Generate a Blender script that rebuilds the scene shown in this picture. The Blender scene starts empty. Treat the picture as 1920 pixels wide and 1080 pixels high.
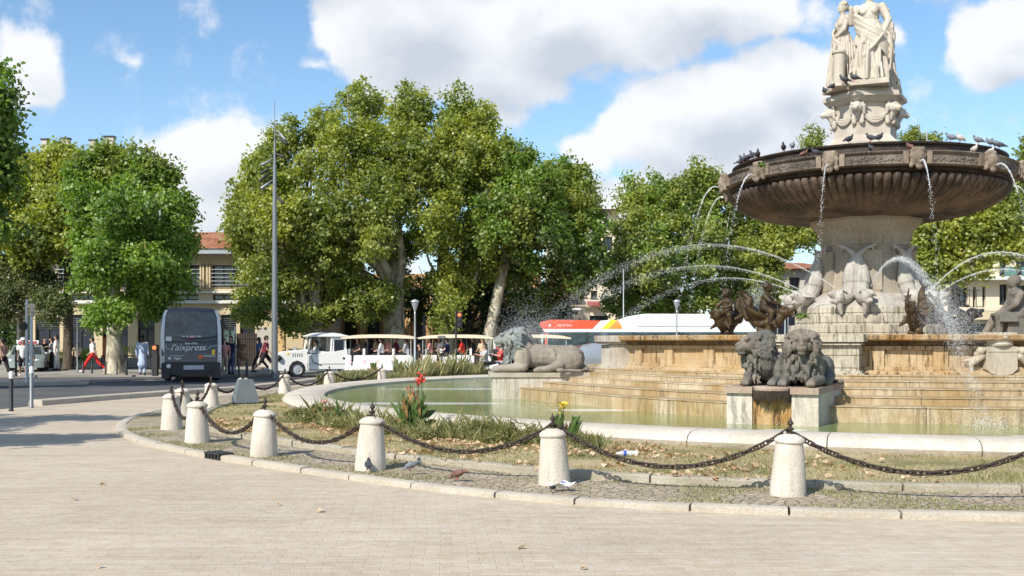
import bpy, bmesh, math, random
import numpy as np
from mathutils import Vector, Matrix, Euler, noise
S = bpy.context.scene
COL = S.collection
PI = math.pi
R = math.radians

# ------------------------------------------------------------------ camera, sky, sun
H0 = 1.65
FPX = 1920.0
HOR = 640.0
cam_d = bpy.data.cameras.new('camera')
cam = bpy.data.objects.new('camera', cam_d); COL.objects.link(cam)
cam.location = (0, 0, H0); cam.rotation_euler = (R(90), 0, 0)
cam_d.sensor_width = 36; cam_d.lens = 36.0 * FPX / 1920
cam_d.shift_y = (HOR - 540) / 1920
cam_d.clip_end = 3000
S.camera = cam
S.view_settings.view_transform = 'Standard'
S.view_settings.look = 'None'
S.view_settings.gamma = 1
S.view_settings.exposure = 0.38
SUN_AZ = R(36)      # the sun stands behind the camera, to the left
SUN_EL = R(40)
S.cycles.max_bounces = 6
S.cycles.transparent_max_bounces = 16

def NN(nt, t, **kw):
    n = nt.nodes.new(t)
    for k, v in kw.items(): setattr(n, k, v)
    return n
def math_(nt, op, a, b=None, c=None, clamp=False):
    n = nt.nodes.new('ShaderNodeMath'); n.operation = op; n.use_clamp = clamp
    for i, v in enumerate((a, b, c)):
        if v is None: continue
        if isinstance(v, (int, float)): n.inputs[i].default_value = v
        else: nt.links.new(v, n.inputs[i])
    return n.outputs[0]
def mixc(nt, f, a, b, mode='MIX'):
    n = nt.nodes.new('ShaderNodeMix'); n.data_type = 'RGBA'; n.blend_type = mode; n.clamp_factor = True
    for i, v in ((0, f), (6, a), (7, b)):
        if isinstance(v, (int, float)): n.inputs[i].default_value = v
        elif isinstance(v, tuple): n.inputs[i].default_value = (*v, 1)
        else: nt.links.new(v, n.inputs[i])
    return n.outputs[2]
def ramp(nt, f, stops):
    n = nt.nodes.new('ShaderNodeValToRGB')
    e = n.color_ramp.elements
    while len(e) < len(stops): e.new(0.5)
    for i, (p, c) in enumerate(stops):
        e[i].position = p; e[i].color = (*c, 1) if isinstance(c, tuple) else (c, c, c, 1)
    nt.links.new(f, n.inputs[0])
    return n.outputs[0]
def maprange(nt, v, a, b, c=0.0, d=1.0, smooth=True):
    n = nt.nodes.new('ShaderNodeMapRange'); n.interpolation_type = 'SMOOTHSTEP' if smooth else 'LINEAR'
    nt.links.new(v, n.inputs[0])
    for i, x in zip((1, 2, 3, 4), (a, b, c, d)): n.inputs[i].default_value = x
    return n.outputs[0]

def cloud_group():
    """density of the clouds for a direction given as (x/y, z/y)"""
    g = bpy.data.node_groups.new('cloud_density', 'ShaderNodeTree')
    g.interface.new_socket('v', in_out='INPUT', socket_type='NodeSocketVector')
    g.interface.new_socket('d', in_out='OUTPUT', socket_type='NodeSocketFloat')
    gi = g.nodes.new('NodeGroupInput'); go = g.nodes.new('NodeGroupOutput')
    nz = NN(g, 'ShaderNodeTexNoise'); nz.inputs['Scale'].default_value = 9; nz.inputs['Detail'].default_value = 10
    nz.inputs['Roughness'].default_value = 0.60
    nd = NN(g, 'ShaderNodeTexNoise'); nd.inputs['Scale'].default_value = 5; nd.inputs['Detail'].default_value = 4; g.links.new(gi.outputs[0], nd.inputs['Vector'])
    dv = NN(g, 'ShaderNodeVectorMath', operation='MULTIPLY_ADD'); g.links.new(nd.outputs['Color'], dv.inputs[0]); dv.inputs[1].default_value = (0.11, 0.11, 0); dv.inputs[2].default_value = (-0.055, -0.055, 0)
    da = NN(g, 'ShaderNodeVectorMath', operation='ADD'); g.links.new(dv.outputs[0], da.inputs[0]); g.links.new(gi.outputs[0], da.inputs[1])
    g.links.new(gi.outputs[0], nz.inputs['Vector'])
    n2 = NN(g, 'ShaderNodeTexNoise'); n2.inputs['Scale'].default_value = 22; n2.inputs['Detail'].default_value = 6
    g.links.new(gi.outputs[0], n2.inputs['Vector'])
    tot = None
    # pixel ellipses of the photograph's clouds: x, y, rx, ry, weight
    for (x, y, rx, ry, w) in ((760, 40, 200, 150, 1.15), (900, 130, 190, 120, 1.05), (1050, 40, 240, 110, 1.1), (1280, 10, 300, 90, .95),
                              (1330, 215, 150, 105, 1.2), (1450, 170, 140, 90, 1.2), (1240, 270, 130, 75, 1.1), (1480, 265, 170, 80, 1.05), (1330, 330, 260, 60, .8),
                              (1900, 110, 130, 75, 1.0), (1890, 50, 90, 50, .6), (380, 290, 140, 70, .75), (400, 370, 120, 90, .85), (60, 130, 100, 75, .56),
                              (60, 190, 70, 50, .48), (255, 125, 60, 25, .28), (1110, 295, 75, 35, .72), (1150, 370, 120, 45, .8), (700, -120, 500, 90, 1.0),
                              (1700, 45, 40, 30, .4), (560, 150, 60, 26, .35), (200, -160, 300, 70, .8), (1800, -140, 300, 80, .9), (420, 440, 200, 50, .7)):
        mp = NN(g, 'ShaderNodeMapping', vector_type='TEXTURE')
        mp.inputs['Location'].default_value = ((x - 960) / 1920, (640 - y) / 1920, 0)
        mp.inputs['Scale'].default_value = (rx * 1.25 / 1920, ry * 1.25 / 1920, 1)
        g.links.new(da.outputs[0], mp.inputs['Vector'])
        ln = NN(g, 'ShaderNodeVectorMath', operation='LENGTH'); g.links.new(mp.outputs[0], ln.inputs[0])
        v = math_(g, 'MULTIPLY', math_(g, 'SUBTRACT', 1.0, ln.outputs['Value'], clamp=False), w)
        v = math_(g, 'MAXIMUM', v, 0.0)
        tot = v if tot is None else math_(g, 'SMOOTH_MAX', tot, v, 0.18)
    a = math_(g, 'MULTIPLY_ADD', nz.outputs[0], 1.25, -0.74)
    b = math_(g, 'MULTIPLY_ADD', n2.outputs[0], 0.34, -0.17)
    d = math_(g, 'ADD', math_(g, 'ADD', tot, a), b)
    d = math_(g, 'MULTIPLY', d, maprange(g, tot, 0.02, 0.16))
    g.links.new(d, go.inputs[0])
    return g

W = bpy.data.worlds.new('World'); S.world = W; W.use_nodes = True
nt = W.node_tree; nt.nodes.clear()
sky = NN(nt, 'ShaderNodeTexSky', sky_type='NISHITA'); sky.sun_disc = False
sky.sun_elevation = SUN_EL; sky.sun_rotation = PI + SUN_AZ
sky.altitude = 200; sky.air_density = 1.0; sky.dust_density = 0.6; sky.ozone_density = 2.0
tc = NN(nt, 'ShaderNodeTexCoord'); sp = NN(nt, 'ShaderNodeSeparateXYZ'); nt.links.new(tc.outputs['Generated'], sp.inputs[0])
ya = math_(nt, 'MAXIMUM', math_(nt, 'ABSOLUTE', sp.outputs[1]), 0.08)
cb = NN(nt, 'ShaderNodeCombineXYZ')
nt.links.new(math_(nt, 'DIVIDE', sp.outputs[0], ya), cb.inputs[0]); nt.links.new(math_(nt, 'DIVIDE', sp.outputs[2], ya), cb.inputs[1])
cg = cloud_group()
g1 = NN(nt, 'ShaderNodeGroup'); g1.node_tree = cg; nt.links.new(cb.outputs[0], g1.inputs[0])
off = NN(nt, 'ShaderNodeVectorMath', operation='ADD'); off.inputs[1].default_value = (-0.016, 0.034, 0); nt.links.new(cb.outputs[0], off.inputs[0])
g2 = NN(nt, 'ShaderNodeGroup'); g2.node_tree = cg; nt.links.new(off.outputs[0], g2.inputs[0])
dens = maprange(nt, g1.outputs[0], 0.0, 0.24)
shade = math_(nt, 'SUBTRACT', g1.outputs[0], g2.outputs[0])
thick = maprange(nt, g1.outputs[0], 0.15, 0.95)
lit = math_(nt, 'ADD', math_(nt, 'MULTIPLY', shade, 1.5), math_(nt, 'SUBTRACT', 0.90, math_(nt, 'MULTIPLY', thick, 0.80)), clamp=True)
ccol = mixc(nt, lit, (5.4, 5.75, 6.4), (8.5, 8.5, 8.7))
skc = mixc(nt, 1.0, sky.outputs[0], (1.25, 1.48, 1.55), 'MULTIPLY')
up = maprange(nt, sp.outputs[2], 0.0, 0.32)
skc = mixc(nt, math_(nt, 'MULTIPLY', math_(nt, 'SUBTRACT', 1.0, up), 0.35), skc, (6.0, 7.2, 8.8))
fin = mixc(nt, math_(nt, 'MULTIPLY', dens, 0.93), skc, ccol)
bg = NN(nt, 'ShaderNodeBackground'); bg.inputs[1].default_value = 0.092
nt.links.new(fin, bg.inputs[0])
wo = NN(nt, 'ShaderNodeOutputWorld'); nt.links.new(bg.outputs[0], wo.inputs[0])

sd = bpy.data.lights.new('sun', 'SUN'); sd.energy = 4.6; sd.angle = R(0.5); sd.color = (1.0, 0.94, 0.83)
sun = bpy.data.objects.new('sun', sd); COL.objects.link(sun)
tosun = Vector((-math.sin(SUN_AZ) * math.cos(SUN_EL), -math.cos(SUN_AZ) * math.cos(SUN_EL), math.sin(SUN_EL)))
sun.rotation_euler = tosun.to_track_quat('Z', 'Y').to_euler()
sun.location = (0, 0, 40)

def at(px, py, d):                      # a point of the place, from a pixel and its distance in metres
    return Vector(((px - 960) / FPX * d, d, H0 - (py - HOR) / FPX * d))
def gp(px, py, z=0.0):                  # the point of the ground (height z) seen at a pixel
    d = FPX * (H0 - z) / (py - HOR)
    return Vector(((px - 960) / FPX * d, d, z))

# ------------------------------------------------------------------ materials
MATS = {}
def bsdf(name, rough=0.8, metal=0.0, spec=0.3):
    m = bpy.data.materials.new(name); m.use_nodes = True; t = m.node_tree
    b = t.nodes['Principled BSDF']; b.inputs['Roughness'].default_value = rough; b.inputs['Metallic'].default_value = metal
    b.inputs['Specular IOR Level'].default_value = spec
    MATS[name] = m
    return m, t, b
def coords(t, scale=(1, 1, 1), obj=False):
    tc = NN(t, 'ShaderNodeTexCoord'); mp = NN(t, 'ShaderNodeMapping'); mp.inputs['Scale'].default_value = scale
    if obj: t.links.new(tc.outputs['Object'], mp.inputs[0])
    else:
        g = NN(t, 'ShaderNodeNewGeometry'); t.links.new(g.outputs['Position'], mp.inputs[0])
    return mp.outputs[0]
def tnoise(t, vec, sc, det=4, rough=0.55, dist=0.0):
    n = NN(t, 'ShaderNodeTexNoise'); n.inputs['Scale'].default_value = sc; n.inputs['Detail'].default_value = det
    n.inputs['Roughness'].default_value = rough; n.inputs['Distortion'].default_value = dist
    if vec is not None: t.links.new(vec, n.inputs['Vector'])
    return n.outputs[0]
def bump(t, b, h, strength=0.4, dist=0.02):
    n = NN(t, 'ShaderNodeBump'); n.inputs['Strength'].default_value = strength; n.inputs['Distance'].default_value = dist
    t.links.new(h, n.inputs['Height']); t.links.new(n.outputs[0], b.inputs['Normal'])
def plain(name, c, rough=0.6, metal=0.0, spec=0.4, vary=0.12, sc=3.0, emit=None, bmp=0.0):
    m, t, b = bsdf(name, rough, metal, spec)
    v = coords(t, obj=True)
    n = tnoise(t, v, sc, 5)
    lo = tuple(x * (1 - vary) for x in c); hi = tuple(min(1, x * (1 + vary)) for x in c)
    t.links.new(ramp(t, n, [(0.3, lo), (0.7, hi)]), b.inputs['Base Color'])
    if bmp: bump(t, b, tnoise(t, v, sc * 12, 4), bmp)
    if emit: b.inputs['Emission Color'].default_value = (*c, 1); b.inputs['Emission Strength'].default_value = emit
    return m

def stone(name, c1, c2, stain=None, s_amt=0.5, streak=0.0, dark=(0.05, 0.04, 0.03), sc=1.2, rough=0.85, bmp=0.35, joints=None, zdark=None, fine=18):
    """limestone: two tones, blotches of stain colour, vertical run-off streaks, optional course joints"""
    m, t, b = bsdf(name, rough, 0, 0.25)
    v = coords(t)
    n1 = tnoise(t, v, sc, 6, 0.6); n2 = tnoise(t, v, sc * fine, 4, 0.65)
    col = ramp(t, n1, [(0.32, c1), (0.68, c2)])
    col = mixc(t, math_(t, 'MULTIPLY', ramp(t, n2, [(0.35, 1.0), (0.6, 0.0)]), 0.35), col, tuple(x * 0.55 for x in c1))
    if stain:
        n3 = tnoise(t, coords(t, (1, 1, 0.5)), sc * 0.9, 5, 0.65, 0.6)
        f = math_(t, 'MULTIPLY', ramp(t, n3, [(0.40, 0.0), (0.6, 1.0)]), s_amt)
        col = mixc(t, f, col, stain)
    if streak:
        n4 = tnoise(t, coords(t, (8, 8, 0.8)), 1.6, 6, 0.75)
        n5 = tnoise(t, v, 0.7, 3)
        f = math_(t, 'MULTIPLY', ramp(t, n4, [(0.49, 0.0), (0.62, 1.0)]), ramp(t, n5, [(0.35, 0.15), (0.6, streak)]))
        col = mixc(t, f, col, dark)
    if joints:
        br = NN(t, 'ShaderNodeTexBrick'); br.offset = 0.5
        br.inputs['Scale'].default_value = 1.0; br.inputs['Mortar Size'].default_value = joints[2]; br.inputs['Mortar Smooth'].default_value = 0.3
        br.inputs['Brick Width'].default_value = joints[0]; br.inputs['Row Height'].default_value = joints[1]
        # unrolled around the fountain's axis: angle * radius, height
        g = NN(t, 'ShaderNodeNewGeometry'); s = NN(t, 'ShaderNodeSeparateXYZ'); t.links.new(g.outputs['Position'], s.inputs[0])
        ang = math_(t, 'ARCTAN2', math_(t, 'SUBTRACT', s.outputs[1], FC[1]), math_(t, 'SUBTRACT', s.outputs[0], FC[0]))
        c = NN(t, 'ShaderNodeCombineXYZ'); t.links.new(math_(t, 'MULTIPLY', ang, joints[3]), c.inputs[0]); t.links.new(s.outputs[2], c.inputs[1])
        t.links.new(c.outputs[0], br.inputs['Vector'])
        col = mixc(t, br.outputs['Fac'], col, (0.10, 0.075, 0.045))
    t.links.new(col, b.inputs['Base Color'])
    bump(t, b, math_(t, 'ADD', n2, math_(t, 'MULTIPLY', n1, 0.5)), bmp, 0.03)
    return m

FC = (10.1, 29.3)      # axis of the fountain
stone('marble', (0.48, 0.43, 0.36), (0.60, 0.55, 0.475), (0.36, 0.30, 0.23), 0.45, bmp=0.3, sc=2)
stone('rim_stone', (0.55, 0.49, 0.41), (0.68, 0.63, 0.55), (0.46, 0.39, 0.29), 0.35, 0.25, (0.22, 0.18, 0.12), sc=1.0)
stone('wall_stone', (0.44, 0.32, 0.18), (0.56, 0.46, 0.32), (0.38, 0.22, 0.07), 0.6, 1.0, (0.11, 0.06, 0.02), sc=0.9)
stone('cornice_stone', (0.42, 0.32, 0.20), (0.56, 0.46, 0.32), (0.34, 0.17, 0.04), 0.85, 1.0, (0.06, 0.04, 0.02), sc=1.6)
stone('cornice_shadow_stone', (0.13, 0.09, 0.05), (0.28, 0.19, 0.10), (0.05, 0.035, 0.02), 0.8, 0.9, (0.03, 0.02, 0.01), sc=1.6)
stone('step_stone', (0.44, 0.34, 0.21), (0.57, 0.48, 0.35), (0.31, 0.205, 0.08), 0.8, 0.65, (0.12, 0.085, 0.045), sc=1.0, joints=(2.3, 10, 0.007, 9.5))
stone('moss_stone', (0.20, 0.13, 0.04), (0.46, 0.33, 0.15), (0.10, 0.09, 0.03), 0.8, 0.9, (0.04, 0.03, 0.015), sc=2.0)
stone('column_stone', (0.30, 0.26, 0.21), (0.43, 0.385, 0.32), (0.34, 0.25, 0.145), 0.35, 0.5, (0.16, 0.13, 0.10), sc=1.1)
stone('base_block_stone', (0.46, 0.415, 0.34), (0.60, 0.555, 0.47), (0.28, 0.24, 0.16), 0.5, 0.9, (0.09, 0.075, 0.055), sc=1.2, joints=(0.95, 0.27, 0.010, 2.0))
stone('carved_stone', (0.40, 0.38, 0.35), (0.58, 0.55, 0.50), (0.26, 0.235, 0.20), 0.5, 0.3, (0.14, 0.12, 0.10), sc=2.0)
stone('bowl_stone', (0.10, 0.070, 0.052), (0.26, 0.185, 0.14), (0.03, 0.024, 0.02), 0.8, 0.9, (0.012, 0.010, 0.008), sc=1.1, rough=0.6, bmp=0.5)
stone('bowl_band_stone', (0.15, 0.122, 0.10), (0.31, 0.26, 0.215), (0.045, 0.036, 0.03), 0.7, 0.9, (0.03, 0.025, 0.02), sc=1.0, rough=0.65, bmp=1.0, fine=9)
stone('bowl_dark_stone', (0.035, 0.027, 0.022), (0.10, 0.07, 0.05), (0.02, 0.017, 0.015), 0.6, 0.6, (0.01, 0.01, 0.01), sc=1.5, rough=0.55)
stone('mask_stone', (0.20, 0.155, 0.115), (0.36, 0.295, 0.23), (0.08, 0.06, 0.045), 0.5, sc=3)
stone('pedestal_stone', (0.50, 0.45, 0.38), (0.62, 0.58, 0.51), (0.40, 0.33, 0.24), 0.4, 0.75, (0.10, 0.08, 0.055), sc=1.3)
stone('slab_stone', (0.33, 0.26, 0.20), (0.45, 0.37, 0.295), (0.30, 0.16, 0.12), 0.45, 0.3, sc=1.5)
stone('orange_stone', (0.36, 0.19, 0.05), (0.58, 0.40, 0.20), (0.22, 0.11, 0.03), 0.7, 0.9, (0.05, 0.03, 0.01), sc=4)
stone('crest_stone', (0.42, 0.38, 0.31), (0.56, 0.52, 0.44), (0.38, 0.27, 0.14), 0.35, 0.3, sc=2)
stone('lion_stone', (0.12, 0.10, 0.08), (0.30, 0.25, 0.20), (0.10, 0.11, 0.105), 0.75, 0.35, (0.07, 0.065, 0.06), sc=1.6, bmp=0.5)
stone('wet_lion_stone', (0.13, 0.15, 0.15), (0.30, 0.32, 0.31), (0.26, 0.22, 0.17), 0.4, 0.3, (0.08, 0.09, 0.09), sc=1.8, rough=0.4, bmp=0.5)
stone('bollard_stone', (0.64, 0.575, 0.49), (0.75, 0.69, 0.61), (0.48, 0.41, 0.32), 0.4, 0.35, (0.22, 0.19, 0.15), sc=3.4, bmp=0.55)
stone('lion_tan_stone', (0.25, 0.215, 0.17), (0.40, 0.345, 0.285), (0.17, 0.155, 0.135), 0.5, 0.4, (0.10, 0.09, 0.08), sc=1.8, bmp=0.6)
stone('kerb_stone', (0.44, 0.385, 0.31), (0.57, 0.51, 0.425), (0.38, 0.33, 0.27), 0.4, 0, sc=1.7, bmp=0.5)
stone('edging_stone', (0.38, 0.33, 0.26), (0.52, 0.47, 0.39), (0.26, 0.24, 0.16), 0.5, 0, sc=2.2, bmp=0.6)
stone('brown_bronze', (0.024, 0.017, 0.012), (0.075, 0.048, 0.026), (0.14, 0.088, 0.028), 0.35, 0.5, (0.02, 0.015, 0.012), sc=3, rough=0.42)
stone('dark_bronze', (0.02, 0.02, 0.021), (0.07, 0.06, 0.055), (0.03, 0.03, 0.03), 0.5, sc=3, rough=0.4)

plain('iron', (0.055, 0.040, 0.033), 0.6, 0.3, vary=0.5, sc=25, bmp=0.3)
plain('cast_dark', (0.035, 0.036, 0.037), 0.6, 0.2, vary=0.3, sc=14)
plain('grey_steel', (0.22, 0.235, 0.245), 0.45, 0.5, vary=0.08)
plain('light_steel', (0.52, 0.55, 0.57), 0.4, 0.5, vary=0.06)
plain('black_paint', (0.018, 0.018, 0.02), 0.4)
plain('white_paint', (0.78, 0.77, 0.74), 0.35, vary=0.04)
plain('cream_paint', (0.72, 0.66, 0.54), 0.5, vary=0.05)
plain('bus_grey', (0.085, 0.086, 0.094), 0.28, 0.2, 0.5, vary=0.12, sc=1.2)
plain('bus_bumper', (0.030, 0.030, 0.033), 0.5, vary=0.2)
plain('bus_silver', (0.48, 0.50, 0.53), 0.3, 0.5, vary=0.06)
plain('bus_red', (0.72, 0.10, 0.045), 0.35, vary=0.05)
plain('bus_orange', (0.80, 0.28, 0.03), 0.35, vary=0.05)
plain('bus_yellow', (0.82, 0.60, 0.03), 0.35, vary=0.05)
plain('bus_white', (0.80, 0.82, 0.84), 0.35, vary=0.03)
plain('rubber', (0.015, 0.015, 0.016), 0.8, vary=0.3)
plain('car_silver', (0.42, 0.44, 0.46), 0.28, 0.6, vary=0.05)
plain('car_pale', (0.36, 0.42, 0.40), 0.3, 0.5, vary=0.05)
plain('utility_grey', (0.13, 0.15, 0.155), 0.55, vary=0.12)
plain('grille_iron', (0.10, 0.095, 0.09), 0.65, 0.3, vary=0.3, sc=20)
plain('red_glow', (1.0, 0.10, 0.03), 0.4, emit=2.5)
plain('red_cloth', (0.62, 0.05, 0.06), 0.8, vary=0.15)
plain('terracotta_panel', (0.48, 0.15, 0.06), 0.8, vary=0.2)
plain('hole_black', (0.006, 0.006, 0.006), 0.9)
plain('paper_white', (0.74, 0.74, 0.74), 0.6)
plain('plate_white', (0.45, 0.47, 0.52), 0.4, vary=0.2, sc=8)
plain('logo_orange', (0.80, 0.16, 0.02), 0.5, vary=0.03)
plain('logo_yellow', (0.80, 0.52, 0.04), 0.5, vary=0.03)
plain('pigeon_dark', (0.045, 0.048, 0.06), 0.6, vary=0.4, sc=20)
plain('pigeon_grey', (0.16, 0.17, 0.20), 0.6, vary=0.35, sc=18)
plain('pigeon_brown', (0.16, 0.08, 0.06), 0.6, vary=0.35, sc=18)
plain('pigeon_white', (0.55, 0.50, 0.46), 0.6, vary=0.2, sc=18)
plain('pigeon_leg', (0.40, 0.08, 0.07), 0.6)
plain('skin', (0.46, 0.26, 0.18), 0.55, vary=0.08)
plain('skin_pale', (0.62, 0.40, 0.31), 0.55, vary=0.08)
plain('hair_dark', (0.020, 0.014, 0.010), 0.6, vary=0.3)
plain('hair_grey', (0.35, 0.33, 0.31), 0.7, vary=0.2)
for nm, c in dict(white=(0.74, 0.73, 0.71), palegrey=(0.42, 0.42, 0.44), blue=(0.06, 0.10, 0.22), paleblue=(0.42, 0.50, 0.68), navy=(0.02, 0.025, 0.06),
                  red=(0.60, 0.035, 0.03), pink=(0.60, 0.28, 0.26), dark=(0.03, 0.026, 0.03), brown=(0.16, 0.085, 0.05), beige=(0.50, 0.40, 0.28),
                  denim=(0.07, 0.11, 0.20), maroon=(0.16, 0.03, 0.05), green=(0.06, 0.12, 0.07)).items():
    plain('cloth_' + nm, c, 0.85, vary=0.18, sc=9, spec=0.15)
plain('facade_cream', (0.56, 0.46, 0.30), 0.9, vary=0.07, sc=0.6, bmp=0.1)
plain('facade_pale', (0.62, 0.54, 0.41), 0.9, vary=0.06, sc=0.5, bmp=0.1)
plain('facade_yellow', (0.62, 0.42, 0.20), 0.9, vary=0.08, sc=0.6, bmp=0.1)
plain('facade_orange', (0.46, 0.27, 0.13), 0.9, vary=0.10, sc=0.6)
plain('concrete_white', (0.64, 0.64, 0.62), 0.8, vary=0.05)
plain('shop_dark', (0.012, 0.016, 0.03), 0.3, spec=0.6)
plain('louvre', (0.10, 0.11, 0.12), 0.5)
plain('dark_timber', (0.045, 0.03, 0.022), 0.7, vary=0.3)
plain('canopy_cream', (0.72, 0.60, 0.44), 0.6, vary=0.06)
plain('awning_red', (0.26, 0.05, 0.05), 0.8)
plain('balcony_glass', (0.10, 0.20, 0.17), 0.2, spec=0.6)
plain('flower_red', (0.78, 0.06, 0.03), 0.6, vary=0.2, sc=30)
plain('flower_yellow', (0.85, 0.60, 0.06), 0.6, vary=0.2, sc=30)
plain('flower_pink', (0.72, 0.38, 0.36), 0.6, vary=0.2, sc=30)
plain('canna_leaf', (0.060, 0.105, 0.022), 0.45, vary=0.5, sc=6)
plain('canna_leaf_dry', (0.26, 0.15, 0.05), 0.7, vary=0.4, sc=6)
plain('fern', (0.12, 0.20, 0.035), 0.6, vary=0.4, sc=12)
plain('terrace_pale', (0.45, 0.42, 0.38), 0.8)

def glassy(name, c, rough=0.08, spec=0.7, vary=0.5, sc=1.4):
    m, t, b = bsdf(name, rough, 0, spec)
    n = tnoise(t, coords(t, (1, 1, 1.6), obj=True), sc, 4, 0.6, 1.5)
    t.links.new(ramp(t, n, [(0.35, tuple(x * (1 - vary) for x in c)), (0.7, tuple(x * (1 + vary) for x in c))]), b.inputs['Base Color'])
glassy('window_glass', (0.030, 0.042, 0.048))
glassy('bus_glass', (0.040, 0.062, 0.070), 0.1, 0.7, 0.6, 1.1)
glassy('car_glass', (0.04, 0.05, 0.06), 0.06, 0.6, 0.3)
glassy('green_glass', (0.07, 0.13, 0.12), 0.12, 0.6, 0.5, 1.0)

# terracotta roof: rows of tiles
def roof_mat():
    m, t, b = bsdf('roof_tile', 0.85, 0, 0.2)
    v = coords(t)
    wv = NN(t, 'ShaderNodeTexWave', wave_type='BANDS', bands_direction='X'); wv.inputs['Scale'].default_value = 1.6; wv.inputs['Distortion'].default_value = 0.6
    t.links.new(v, wv.inputs['Vector'])
    n = tnoise(t, coords(t, (1.5, 0.6, 0.6)), 1.6, 6, 0.75)
    col = ramp(t, n, [(0.3, (0.20, 0.065, 0.032)), (0.5, (0.40, 0.16, 0.085)), (0.7, (0.56, 0.34, 0.22))])
    t.links.new(mixc(t, math_(t, 'MULTIPLY', wv.outputs['Fac'], 0.35), col, (0.16, 0.06, 0.03)), b.inputs['Base Color'])
    bump(t, b, wv.outputs['Fac'], 0.8, 0.08)
roof_mat()

def paving_mat():
    m, t, b = bsdf('paving', 0.8, 0, 0.25)
    g = NN(t, 'ShaderNodeNewGeometry')
    # courses of setts swing slightly round the fountain: a gentle warp of the position
    n0 = NN(t, 'ShaderNodeTexNoise'); n0.inputs['Scale'].default_value = 0.35; t.links.new(g.outputs['Position'], n0.inputs['Vector'])
    vm = NN(t, 'ShaderNodeVectorMath', operation='MULTIPLY_ADD'); t.links.new(n0.outputs['Color'], vm.inputs[0]); vm.inputs[1].default_value = (0.25, 0.25, 0)
    t.links.new(g.outputs['Position'], vm.inputs[2])
    mp = NN(t, 'ShaderNodeMapping'); mp.inputs['Rotation'].default_value = (0, 0, R(-4)); t.links.new(vm.outputs[0], mp.inputs[0])
    br = NN(t, 'ShaderNodeTexBrick'); t.links.new(mp.outputs[0], br.inputs['Vector'])
    br.inputs['Scale'].default_value = 1; br.inputs['Brick Width'].default_value = 0.21; br.inputs['Row Height'].default_value = 0.11
    br.inputs['Mortar Size'].default_value = 0.007; br.inputs['Mortar Smooth'].default_value = 0.6; br.offset = 0.43
    br.inputs['Color1'].default_value = (0.0, 0.0, 0.0, 1); br.inputs['Color2'].default_value = (1, 1, 1, 1); br.inputs['Mortar'].default_value = (0.5, 0.5, 0.5, 1)
    n1 = tnoise(t, g.outputs['Position'], 0.45, 5, 0.6); n2 = tnoise(t, g.outputs['Position'], 7, 5, 0.7)
    n3 = tnoise(t, coords(t, (0.5, 2.2, 1)), 2.2, 4, 0.6)
    col = ramp(t, n1, [(0.3, (0.42, 0.335, 0.238)), (0.7, (0.53, 0.435, 0.318))])
    col = mixc(t, math_(t, 'MULTIPLY', ramp(t, br.outputs['Color'], [(0.2, 0.0), (0.8, 1.0)]), 0.30), col, (0.34, 0.26, 0.20))
    col = mixc(t, math_(t, 'MULTIPLY', ramp(t, n2, [(0.4, 0.0), (0.75, 1.0)]), 0.45), col, (0.64, 0.59, 0.52))
    col = mixc(t, math_(t, 'MULTIPLY', ramp(t, n3, [(0.5, 0.0), (0.7, 1.0)]), 0.30), col, (0.30, 0.235, 0.18))
    col = mixc(t, math_(t, 'MULTIPLY', math_(t, 'MULTIPLY', br.outputs['Fac'], ramp(t, n3, [(0.40, 0.05), (0.66, 0.8)])), 0.28), col, (0.27, 0.22, 0.175))
    n4 = tnoise(t, coords(t, (0.35, 5.5, 1)), 1.5, 4, 0.65)
    col = mixc(t, math_(t, 'MULTIPLY', ramp(t, n4, [(0.45, 0.0), (0.72, 1.0)]), 0.35), col, (0.62, 0.57, 0.50))
    n6 = tnoise(t, coords(t, (0.35, 1.0, 1)), 0.55, 6, 0.7, 0.8)
    col = mixc(t, math_(t, 'MULTIPLY', ramp(t, n6, [(0.50, 0.0), (0.66, 1.0)]), 0.28), col, (0.27, 0.215, 0.155))
    t.links.new(col, b.inputs['Base Color'])
    h = math_(t, 'SUBTRACT', math_(t, 'MULTIPLY', n2, 1.1), math_(t, 'MULTIPLY', br.outputs['Fac'], 0.4))
    bump(t, b, h, 0.6, 0.012)
paving_mat()

def ground_mat(name, cols, sc, sc2, bmp=0.3, rough=0.9, stops=(0.3, 0.5, 0.7)):
    m, t, b = bsdf(name, rough, 0, 0.2)
    g = NN(t, 'ShaderNodeNewGeometry')
    n1 = tnoise(t, g.outputs['Position'], sc, 6, 0.6); n2 = tnoise(t, g.outputs['Position'], sc2, 4, 0.7)
    col = ramp(t, n1, list(zip(stops, cols)))
    col = mixc(t, math_(t, 'MULTIPLY', ramp(t, n2, [(0.4, 0.0), (0.65, 1.0)]), 0.45), col, tuple(x * 0.55 for x in cols[1]))
    t.links.new(col, b.inputs['Base Color']); bump(t, b, n2, bmp, 0.03)
ground_mat('asphalt', [(0.085, 0.085, 0.088), (0.11, 0.11, 0.112), (0.14, 0.138, 0.135)], 0.5, 30, 0.2)
ground_mat('pavement', [(0.26, 0.24, 0.21), (0.34, 0.31, 0.27), (0.40, 0.37, 0.33)], 0.6, 14, 0.2)
ground_mat('lawn', [(0.22, 0.20, 0.085), (0.42, 0.33, 0.18), (0.54, 0.43, 0.26)], 0.9, 22, 0.9, stops=(0.36, 0.47, 0.66))
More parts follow.
